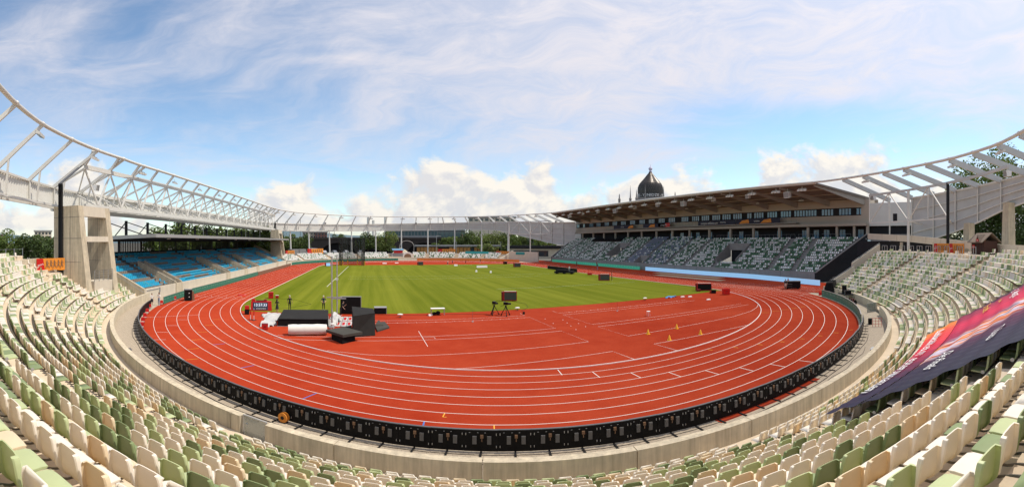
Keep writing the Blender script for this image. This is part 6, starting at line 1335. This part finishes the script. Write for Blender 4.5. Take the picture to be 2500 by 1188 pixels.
# white rolled cover cushion
t = thing('rolled_cushion', 'long pale roll of padding in front of the black mat', 'roll', (-24.9, -65.0, 0), R(11))
rp = []; vs = []; fs = []; n_ = 20
for k in range(9):
    x = -1.72 + 3.44 * k / 8; rr_ = .52 * (1 + .03 * math.sin(k * 2.3)) * (.93 if k in (0, 8) else 1)
    for j in range(n_): a = 2 * math.pi * j / n_; vs.append((x, rr_ * math.cos(a), .5 + rr_ * math.sin(a) * .95))
for k in range(8):
    for j in range(n_): fs.append((k * n_ + j, k * n_ + (j + 1) % n_, (k + 1) * n_ + (j + 1) % n_, (k + 1) * n_ + j))
fs += [tuple(range(n_ - 1, -1, -1)), tuple(8 * n_ + j for j in range(n_))]
MB().add(vs, fs).build('roll', 'cushion', t, True); MB().tube((1.73, 0, .5), (1.76, 0, .5), .2, 14).build('end_hole', 'black_fabric', t)
# dark foam blocks
t = thing('foam_block', 'dark grey foam wedge block lying tilted on the track in front', 'foam block', (0, 0, 0))
top = [(-23.1, -66.4, .82), (-21.54, -68.3, .80), (-19.98, -66.95, .80), (-21.6, -64.85, .80)]; bot = [(-22.6, -66.6, .0), (-21.6, -68.2, .0), (-20.6, -67.0, .0), (-21.6, -65.3, .0)]
mid = [(x, y, z - .22) for x, y, z in top]
MB().hexa(mid, top).build('upper_slab', 'foam_grey_glare', t); MB().hexa(bot, [(x * .97 + m_[0] * .03, y * .97 + m_[1] * .03, .56) for (x, y, z), m_ in zip(bot, mid)]).build('lower_wedge', 'foam_black', t)  # sun glare on the top is painted as a lighter grey slab
t = thing('foam_block', 'tall dark grey foam block standing upright with slanted top', 'foam block', (0, 0, 0))
MB().add([(-20.82, -65.55, 0), (-18.9, -64.9, 0), (-18.95, -62.6, 0), (-21.0, -62.8, 0), (-20.79, -65.4, 1.88), (-18.91, -64.15, 1.96), (-19.0, -61.9, 2.02), (-21.1, -60.9, 2.06)], [(3, 2, 1, 0), (4, 5, 6, 7), (0, 1, 5, 4), (1, 2, 6, 5), (2, 3, 7, 6), (3, 0, 4, 7)]).build('body', 'foam_dark', t)
MB().add([(-20.83, -65.59, .02), (-18.88, -64.95, .02), (-18.895, -64.2, 1.94), (-20.80, -65.46, 1.86)], [(0, 1, 2, 3)]).build('seam_panel', 'foam_dark', t)
t = thing('foam_wedge', 'small dark foam wedge lying between the roll and the tall block', 'foam block', (0, 0, 0))
MB().hexa([(-22.7, -63.2, 0), (-21.0, -62.9, 0), (-21.0, -62.2, 0), (-22.6, -62.3, 0)], [(-22.7, -63.1, .12), (-21.05, -62.85, .45), (-21.1, -62.3, .45), (-22.6, -62.4, .12)]).build('body', 'foam_grey_glare', t)
t = thing('foam_corner', 'L shaped grey foam corner piece lying right of the tall block', 'foam block', (0, 0, 0))
MB().prism([(-18.8, -61.4), (-18.65, -63.4), (-17.45, -61.7), (-17.8, -58.9), (-18.4, -59.2), (-18.0, -61.2)], 0, .16).build('slab', 'foam_grey_glare', t); MB().hexa([(-18.8, -61.4, .0), (-18.0, -61.2, .0), (-18.35, -59.4, .0), (-18.5, -59.4, .0)], [(-18.8, -61.2, .3), (-18.2, -61.0, .3), (-18.35, -59.6, .42), (-18.5, -59.6, .42)]).build('raised_edge', 'foam_grey_glare', t)
def slab(name, label, x0, x1, y, z1, thick, m, edge, cat):
    t = thing(name, label, cat, ((x0 + x1) / 2, y, 0)); w = x1 - x0
    MB().bx(-w / 2, w / 2, 0, thick, .03, z1).build('panel', m, t); MB().bx(-w / 2, w / 2, -.01, thick + .02, z1, z1 + .06).build('top_edge', edge, t); MB().bx(w / 2, w / 2 + .06, -.01, thick + .02, .03, z1 + .06).build('side_edge', edge, t)
    for sx in (-1, 1): MB().beam((sx * w * .4, thick, z1 * .6), (sx * w * .4, thick + .9, .05), .05, .05).build('back_stay', 'black_metal', t)
slab('upright_panel', 'tall black upright padded panel behind the foam blocks', -22.7, -20.35, -53.55, 2.02, .35, 'foam_black', 'mid_grey', 'panel')
slab('padded_box', 'low black padded box beside the tall black panel', -18.8, -17.4, -53.5, .72, 1.1, 'foam_black', 'mid_grey', 'box')
# floor tiles between mat and tall block
t = thing('floor_mats', 'grey floor mats with red squares laid out between the mats', 'floor mat', (-22.0, -58.0, 0))
for r_ in range(2):
    for c_ in range(3):
        x, y = -.55 + .56 * c_, -1.5 + 2.9 * r_; o = MB().bx(x - .27, x + .27, y - 1.3, y + 1.3, .004, .03).build('mat_tile', 'tarp_white', t); MB().bx(x - .13, x + .13, y - .75, y + .75, .031, .04).build('red_patch', 'red_paint', o); MB().bx(x - .25, x - .16, y - 1.2, y + 1.2, .031, .036).build('grey_stripe', 'mid_grey', o)
# vault uprights
for k, (x, y) in enumerate(((-23.03, -61.3), (-22.95, -55.4))):
    t = thing('vault_upright', ['nearer grey pole vault upright on the front right corner of the mat', 'farther grey pole vault upright behind the mat'][k], 'upright', (x, y, 0), 0, 'pole vault uprights')
    MB().tube((0, 0, 0), (0, 0, 7.0), .075, 10, 0, .065).build('pole', 'galv', t, True); MB().box((.0, 0, .06), (.5, .9, .12)).build('base', 'mid_grey', t); MB().beam((-.5, 0, 3.0 - .9 * k), (1.0, 0, 3.0 - .9 * k), .08, .12).build('cross_arm', 'galv', t); MB().beam((0, 0, .1), (0, .9, 1.6), .06, .06).build('strut', 'galv', t)
def stool(x, y, label):
    t = thing('stool', label, 'stool', (x, y, 0), 0, 'white stools'); MB().lathe([(.20, .50), (.22, .52), (.22, .55), (.18, .57)], (0, 0, 0), 14).build('seat', 'white_paint', t)
    for a in range(4): MB().tube((.13 * math.cos(a * 1.57 + .8), .13 * math.sin(a * 1.57 + .8), .5), (.19 * math.cos(a * 1.57 + .8), .19 * math.sin(a * 1.57 + .8), 0), .018, 5).build('leg', 'white_paint', t)
stool(-22.9, -62.2, 'white stool beside the pale roll'); stool(9.83, -64.74, 'white stool alone on the right infield')
t = thing('folding_table', 'white folding table on the red infield at the grass edge', 'table', (-11.6, -54.75, 0), R(-3)); MB().bx(-.8, .8, -.38, .38, .78, .82).build('table_top', 'white_paint', t)
for x in (-.75, .75):
    for y in (-.3, .3): MB().tube((x, y, 0), (x, y, .78), .03, 5).build('leg', 'galv', t)
t = thing('storage_bags', 'black bags stacked under the white folding table', 'bag', (-11.7, -54.7, 0)); MB().ball((-.3, 0, .2), .25, 8, 0, .8).ball((.15, .05, .25), .28, 8, 0, .9).build('bag', 'black_fabric', t, True)
t = thing('folded_board', 'small white folded board lying left of the table', 'board', (-12.5, -54.95, 0), R(30)); MB().hexa([(-.25, -.15, 0), (.25, -.15, 0), (.25, .15, 0), (-.25, .15, 0)], [(-.25, -.1, .15), (.25, -.1, .15), (.25, 0, .2), (-.25, 0, .2)]).build('board', 'white_paint', t)
for k, (x, y) in enumerate(((-15.96, -55.7), (-1.68, -53.95), (17.44, -54.2))):  # low mushroom-shaped lights with white heads
    t = thing('mushroom_light', ['white topped short stand near the white table', 'white topped short stand right of the cameras', 'white topped short stand on the right grass edge'][k], 'stand', (x, y, 0), 0, 'short stands on the grass edge'); MB().tube((0, 0, 0), (0, 0, .3), .03, 6).build('post', 'black_metal', t); MB().lathe([(.16, .28), (.24, .31), (.24, .37), (.14, .42)], (0, 0, 0), 14, 0, (1.3, .8)).build('head', 'white_paint', t, True); MB().lathe([(.16, 0), (.16, .03)], (0, 0, 0), 12).build('base', 'black_metal', t)
# television cameras
for k, (x, y) in enumerate(((-5.3, -56.1), (-4.2, -57.0))):
    t = thing('television_camera', ['left of two black television cameras on wheeled tripods', 'right of two black television cameras on wheeled tripods'][k], 'camera', (x, y, 0), R(20 + 30 * k), 'television cameras')
    for a in range(3):
        an_ = R(90 + 120 * a); MB().beam((.05 * math.cos(an_), .05 * math.sin(an_), 1.0), (.55 * math.cos(an_), .55 * math.sin(an_), .12), .07, .07).build('leg', 'black_metal', t); MB().ball((.55 * math.cos(an_), .55 * math.sin(an_), .09), .09, 8).build('wheel', 'black_plastic', t); MB().beam((0, 0, .35), (.5 * math.cos(an_), .5 * math.sin(an_), .15), .03, .03).build('spreader', 'black_metal', t)
    MB().tube((0, 0, .95), (0, 0, 1.2), .10, 8).build('column', 'black_metal', t); MB().box((0, 0, 1.42), (.24, .5, .3)).build('camera_body', 'black_plastic', t); MB().tube((0, -.25, 1.42), (0, -.6, 1.42), .11, 10).build('lens', 'black_metal', t); MB().box((.2, .25, 1.5), (.2, .12, .16)).build('viewfinder', 'grey_box', t); MB().beam((.05, .2, 1.25), (.2, .75, 1.0), .03, .03).build('pan_bar', 'black_metal', t)
tag(MB().ball((-1.95, -56.8, .12), .15, 8).box((-1.95, -56.8, .2), (.2, .2, .2)).build('sandbag', 'black_fabric'), 'small black weight on the corner of the painted rectangle', 'weight')
# big double screens
def dscreen(name, label, x, y, rz_, w, h, lit=None, m='screen_off'):
    t = thing(name, label, 'display', (x, y, .012), rz_, 'red framed field displays')
    MB().hexa([(-w / 2, -.35, .08), (w / 2, -.35, .08), (w / 2, .35, .08), (-w / 2, .35, .08)], [(-w / 2, -.30, h), (w / 2, -.30, h), (w / 2, -.1, h), (-w / 2, -.1, h)]).build('casing', 'red_paint', t)
    MB().add([(-w / 2 + .12, -.365, .16), (w / 2 - .06, -.365, .16), (w / 2 - .06, -.318, h - .12), (-w / 2 + .12, -.318, h - .12)], [(0, 1, 2, 3)]).build('screen', m, t)
    MB().box((-w / 2 - .15, .0, h * .52), (.28, .75, h * .9)).build('side_case', 'red_dark', t); MB().box((0, -.2, h + .03), (w * .9, .25, .05)).build('top_trim', 'cushion', t)
    for sx in (-1, 1): MB().beam((sx * w * .35, -.5, .04), (sx * w * .35, .6, .04), .06, .06).build('skid', 'black_metal', t)
dscreen('field_display', 'grey screen in red frame in the middle of the grass behind the cameras', .3, -45.6, facing(.3, -45.6), 1.9, 1.38); dscreen('field_display', 'grey screen in red frame near the home straight', 29.4, -24.2, facing(29.4, -24.2), 2.2, 1.42); dscreen('field_display', 'black screen in red frame at the right corner of the grass', 32.6, -51.2, facing(32.6, -51.2), 2.5, 1.3, m='black_plastic')
dscreen('field_display', 'small blue lit screen at the far left corner of the grass', -33.2, 43.6, facing(-33.2, 43.6), 1.6, 1.3, m='led_blue'); dscreen('field_display', 'dark screen in red frame at the middle of the far grass edge', -.5, 49.3, facing(-.5, 49.3), 1.9, 1.35); dscreen('field_display', 'dark screen at the far right corner of the grass', 29.5, 30.6, facing(29.5, 30.6), 2.2, 1.4); dscreen('field_display', 'small dark screen on the far right red infield', 31.5, 49.0, facing(31.5, 49), 1.3, 1.1, m='black_plastic')
crate('red_cart', 'flat red cart with an aerial on the grass near the home straight', 34.5, -8.9, (1.2, .7, .5), 'red_paint', wheels=True, cat='cart'); crate('red_case', 'red case with black front at the right kerb', 31.0, -57.6, (1.1, .8, .95), 'red_paint', extra=20); crate('red_cart', 'low red hand cart in front of the right corner screen', 31.0, -51.4, (.7, .5, .35), 'red_dark', extra=40, wheels=True, cat='cart'); crate('cable_pile', 'heap of black cables and cases beside the right corner screen', 30.9, -55.0, (.8, .6, .5), 'black_fabric', cat='cables'); crate('red_case', 'small red box between cables and screen at the right corner', 30.9, -54.3, (.35, .3, .3), 'red_paint')
for k, (x, y) in enumerate(((24.0, -55.0), (24.9, -55.7), (24.6, -59.9))): tag(MB().hexa([(x - .35, y - .12, .0), (x + .35, y - .12, .0), (x + .35, y + .12, .0), (x - .35, y + .12, .0)], [(x - .3, y - .1, .14), (x + .3, y - .1, .14), (x + .3, y + .1, .16), (x - .3, y + .1, .16)]).build('marker_board', 'white_paint'), ['white marker board lying left of the pair on the right infield', 'white marker board lying right of the pair on the right infield', 'white marker board lying alone on the right infield'][k], 'marker', 'white marker boards')
crumple('blue_tarp', 'blue and white cover lying on the right grass edge', [(21.2, -54.6), (23.4, -54.3), (23.6, -53.9), (21.5, -53.8)], .25, 'blue_plastic', 9, 8)
# cones
for k, (x, y) in enumerate(((3.85, -72.35), (7.5, -72.13), (7.32, -75.53), (3.78, -75.37))):
    t = thing('marker_cone', ['yellow cone far left of the group of four', 'yellow cone far right of the group of four', 'yellow cone near right of the group of four', 'yellow cone nearest the camera of the group of four'][k], 'cone', (x, y, 0), R(20 * k), 'yellow cones on the right infield'); MB().lathe([(.15, .03), (.135, .08), (.04, .44), (.02, .46)], (0, 0, 0), 14).build('cone_body', 'cone_yellow', t, True); MB().box((0, 0, .015), (.34, .34, .03)).build('base', 'cone_yellow', t)
for k, (x, y) in enumerate(((-8.73, -59.64), (8.91, -59.8))):
    t = thing('marker_pole', ['thin dark marker pole on the left infield line', 'thin red marker pole on the right infield line'][k], 'pole', (x, y, 0), 0, 'thin marker poles'); MB().tube((0, 0, 0), (0, 0, 1.2), .012, 5).build('pole', ['dark_grey', 'red_dark'][k], t); MB().lathe([(.12, 0), (.10, .06), (.03, .10)], (0, 0, 0), 10).build('foot', 'mid_grey', t)
# starting block boxes by the left boards
sb = [(-46.24, -47.84), (-45.93, -52.5), (-45.6, -56.3), (-44.05, -59.6), (-42.7, -62.5), (-41.6, -64.8), (-40.3, -67.2)]
for k, (x, y) in enumerate(sb):
    t = thing('starter_speaker', f'red starter loudspeaker box by the left boards, {ordn(k + 1)} counted towards the camera', 'speaker box', (x, y, 0), orient(x, y), 'red starter boxes by the left boards'); t.scale = (.82, .82, .82); MB().hexa([(-.28, -.2, .28), (.28, -.2, .28), (.24, .2, .28), (-.24, .2, .28)], [(-.22, -.16, .72), (.22, -.16, .72), (.2, .16, .74), (-.2, .16, .74)]).build('box', 'red_paint', t)
    for sx in (-1, 1): MB().beam((sx * .16, 0, .3), (sx * .2, -.1, 0), .05, .05).build('leg', 'red_dark', t)
    MB().box((0, -.22, .22), (.4, .06, .08)).build('front_plate', 'cushion', t)
t = thing('equipment_cabinet', 'tall black cabinet with white stickers standing on the left lanes', 'cabinet', (-44.47, -47.2, 0), orient(-44.5, -47.2) + R(8)); MB().bx(-.5, .5, -.5, .5, .12, 1.62).build('body', 'black_plastic', t); MB().bx(-.52, .52, -.52, .52, 1.62, 1.68).build('lid', 'mid_grey', t); MB().bx(.5, .56, -.45, .45, .15, 1.6).build('side_door', 'red_dark', t)
for z in (.6, 1.15): MB().lathe([(.07, 0), (.07, .01)], (0, 0, 0), 10).build('sticker', 'print_white', t).matrix_local = Matrix.Translation((.1, -.51, z)) @ Matrix.Rotation(R(90), 4, 'X')
for sx in (-.4, .4): MB().ball((sx, 0, .06), .06, 8).build('wheel', 'black_metal', t)
MB().beam((.75, .1, .02), (.62, .1, 1.3), .06, .5).build('leaning_board', 'board_brown', t)
tag(MB().hexa([(-39.6, -39.3, .003), (-38.3, -39.0, .003), (-38.4, -38.4, .003), (-39.6, -38.7, .003)], [(-39.5, -39.25, .16), (-38.6, -39.0, .10), (-38.6, -38.5, .10), (-39.4, -38.75, .16)]).build('red_mat', 'red_paint'), 'red folded mat lying across the left lanes', 'mat')
# throwing cage
t = thing('throwing_cage', 'tall dark net throwing cage on posts at the far left of the grass', 'cage', (-25.2, 52.2, 0))
cp = [(-4.6, -3.6), (-4.2, -1.2), (-3.6, 1.6), (-1.8, 3.4), (1.8, 3.4), (3.6, 1.6), (4.2, -1.2), (4.6, -3.6)]
for x, y in cp: MB().tube((x, y, 0), (x, y, 9.8), .10, 6).build('post', 'black_metal', t); MB().box((x, y, .8), (.35, .35, 1.6)).build('post_padding', 'mark_yellow', t)
for (x0, y0), (x1, y1) in zip(cp, cp[1:]): MB().quad((x0, y0, .1), (x1, y1, .1), (x1, y1, 9.6), (x0, y0, 9.6)).build('net_panel', 'net', t); MB().beam((x0, y0, 9.75), (x1, y1, 9.75), .08, .08).build('top_beam', 'black_metal', t)
for sx in (-1, 1): MB().quad((sx * 4.6, -3.6, .1), (sx * 3.4, -5.4, .1), (sx * 3.4, -5.4, 9.6), (sx * 4.6, -3.6, 9.6)).build('gate_net', 'net', t)
# far infield objects
def wbox(x, y, w, h, label): tag(MB().hexa([(x - w / 2, y - .2, .012), (x + w / 2, y - .2, .012), (x + w / 2, y + .2, .012), (x - w / 2, y + .2, .012)], [(x - w / 2, y - .05, h), (x + w / 2, y - .05, h), (x + w / 2, y + .05, h), (x - w / 2, y + .05, h)]).build('distance_board', 'white_paint'), label, 'board', 'white distance boards on the grass')
wbox(17.6, 32, 3.6, .7, 'long white board on the far right grass'); wbox(10.5, 12.2, .45, .6, 'small white board left of the pair on the far grass'); wbox(13.46, 8.1, .45, .6, 'small white board right of the pair on the far grass'); wbox(-26.3, -9.5, .5, .5, 'small white board beside the left sector line'); wbox(11.2, 43.4, 1.2, .6, 'white roll with black end near the far runner'); wbox(-13, 62, 1.6, .4, 'white low board on the far left red infield'); wbox(-8, 66, 1.4, .3, 'white low board near the far gap')
t = thing('dark_machine', 'dark low machine with pipes on the right grass edge', 'machine', (30.5, -2.5, .012), R(-40)); MB().bx(-2.6, 2.6, -.8, .8, .25, .7).build('chassis', 'black_metal', t); MB().bx(-2.2, 1.0, -.7, .7, .7, 1.1).build('hood', 'black_plastic', t); MB().path([(1.2, 0, .7), (1.4, 0, 1.3), (2.4, 0, 1.3), (2.5, 0, .7)], .06, 6).build('roll_bar', 'black_metal', t)
for x in (-2, 0, 2): MB().tube((x, -.85, .28), (x, .85, .28), .28, 12).build('wheel', 'black_plastic', t)
board_run([(35.3, 19), (35.9, .5)], 1.0, 'black_plastic', 'black board standing on the home straight, {n} from the far end', 'black boards on the home straight', txt=None, face=-1, unit=4.6, name='black_board')
# black cart and tent at the right bend
t = thing('equipment_cart', 'large black cart standing on the lanes at the right bend', 'cart', (44.6, -61.4, 0), facing(44.6, -61.4) + R(10)); MB().bx(-1.4, 1.4, -.6, .6, .15, 1.35).build('body', 'black_plastic', t); MB().bx(-1.45, 1.45, -.65, .65, 1.35, 1.42).build('top', 'grey_box', t)
for x in (-1, 1): MB().tube((x, -.6, .16), (x, .6, .16), .16, 10).build('wheel', 'black_metal', t)
for z in (.5, .9): MB().bx(-1.3, -.1, -.63, -.6, z, z + .03).build('shelf_edge', 'mid_grey', t)
t = thing('black_tent', 'black sheeted start tent at the end of the straight on the right', 'tent', (0, 0, 0))
A_, B_ = Vector((39.4, -70.6, 0)), Vector((50.5, -66.2, 0)); nrm_ = Vector((B_.y - A_.y, -(B_.x - A_.x), 0)).normalized() * 1.6; vs = []; fs = []; n_ = 12
for i in range(n_ + 1):
    c_ = A_ + (B_ - A_) * i / n_; hh = 1.95 + .12 * math.sin(i * 1.3); vs += [tuple(c_ + nrm_ * .0), tuple(c_ + nrm_ * (.08 + .05 * math.sin(i * 2)) + Vector((0, 0, hh * .6))), tuple(c_ + nrm_ * .25 + Vector((0, 0, hh))), tuple(c_ + nrm_ * .9 + Vector((0, 0, hh + .05))), tuple(c_ + nrm_ + Vector((0, 0, hh * .5))), tuple(c_ + nrm_)]
for i in range(n_):
    for k in range(5): fs.append((6 * i + k, 6 * i + k + 1, 6 * i + k + 7, 6 * i + k + 6))
fs += [tuple(range(6)), tuple(6 * n_ + k for k in range(6))]
MB().add(vs, fs).build('sheet', 'black_fabric', t); MB().box((38.9, -70.3, .3), (.5, .4, .55)).build('red_weight', 'red_paint', t)
t = thing('camera_platform', 'black scaffold platform with cases behind the right green boards', 'platform', P(49.2, 46), R(46)); 
for x in (-1.2, 1.2):
    for y in (-.6, .6): MB().tube((x, y, 0), (x, y, 1.6), .03, 6).build('post', 'mid_grey', t)
MB().bx(-1.3, 1.3, -.7, .7, .9, 1.0).build('deck', 'black_metal', t); MB().bx(-.9, .1, -.5, .4, 1.0, 1.5).build('case', 'black_plastic', t); MB().bx(.5, .8, -.3, .3, 1.0, 2.1).build('tower_unit', 'black_plastic', t); MB().bx(-1.3, 1.3, -.72, -.68, 1.5, 1.55).build('rail', 'mid_grey', t)
for k, a in enumerate((42.6, 41.4)):
    t = thing('bicycle', ['bicycle leaning behind the right green boards', 'second bicycle behind the right green boards'][k], 'bicycle', P(49.0, a), R(a + 15), 'bicycles at the right bend')
    for x in (-.5, .5): MB().lathe([(.30, -.02), (.33, 0), (.30, .02)], (0, 0, 0), 18).build('wheel', 'black_plastic', t).matrix_local = Matrix.Translation((x, 0, .33)) @ Matrix.Rotation(R(90), 4, 'X')
    MB().beam((-.5, 0, .33), (-.1, 0, .75), .03, .03).beam((-.1, 0, .75), (.4, 0, .72), .03, .03).beam((.4, 0, .9), (.5, 0, .33), .03, .03).beam((0, 0, .3), (.4, 0, .7), .03, .03).build('frame', 'red_dark', t); MB().box((-.12, 0, .92), (.22, .12, .05)).build('saddle', 'black_plastic', t); MB().beam((.4, -.25, .98), (.4, .25, .98), .03, .03).build('handlebar', 'black_metal', t)
t = thing('lattice_barrier', 'red lattice barrier folded against the parapet at right', 'barrier', P(49.6, 23), R(23))  # folded red barrier made of posts and bars
for k in range(4): MB().beam((0, k * .3, 0), (0, k * .3, .9), .04, .04).build('post', 'red_paint', t)
for z in (.3, .6, .88): MB().beam((0, 0, z), (0, .9, z), .03, .03).build('bar', 'red_paint', t)

# cables running over the infield
for k, pts in enumerate([[(-5.0, -56.6), (-6.5, -55.2), (-9.0, -54.6), (-14, -54.3), (-19, -54.2)], [(.4, -46.2), (1.2, -49), (.6, -52), (-1.4, -54.6)], [(-31.5, -51.8), (-29, -49), (-27, -46), (-30, -42), (-33.2, -41)], [(32.5, -50.4), (34, -48), (35.5, -44), (36.1, -38)]]):
    tag(MB().path([(x + .12 * math.sin(i * 2.1), y, .022) for i, (x, y) in enumerate(pts)], .016, 6).build('ground_cable', 'black_plastic'), ['black cable from the cameras to the tall black panel', 'black cable from the middle screen to the grass edge', 'black cable from the clock to the red cases', 'black cable from the right corner screen along the kerb'][k], 'cable', 'black cables on the infield')
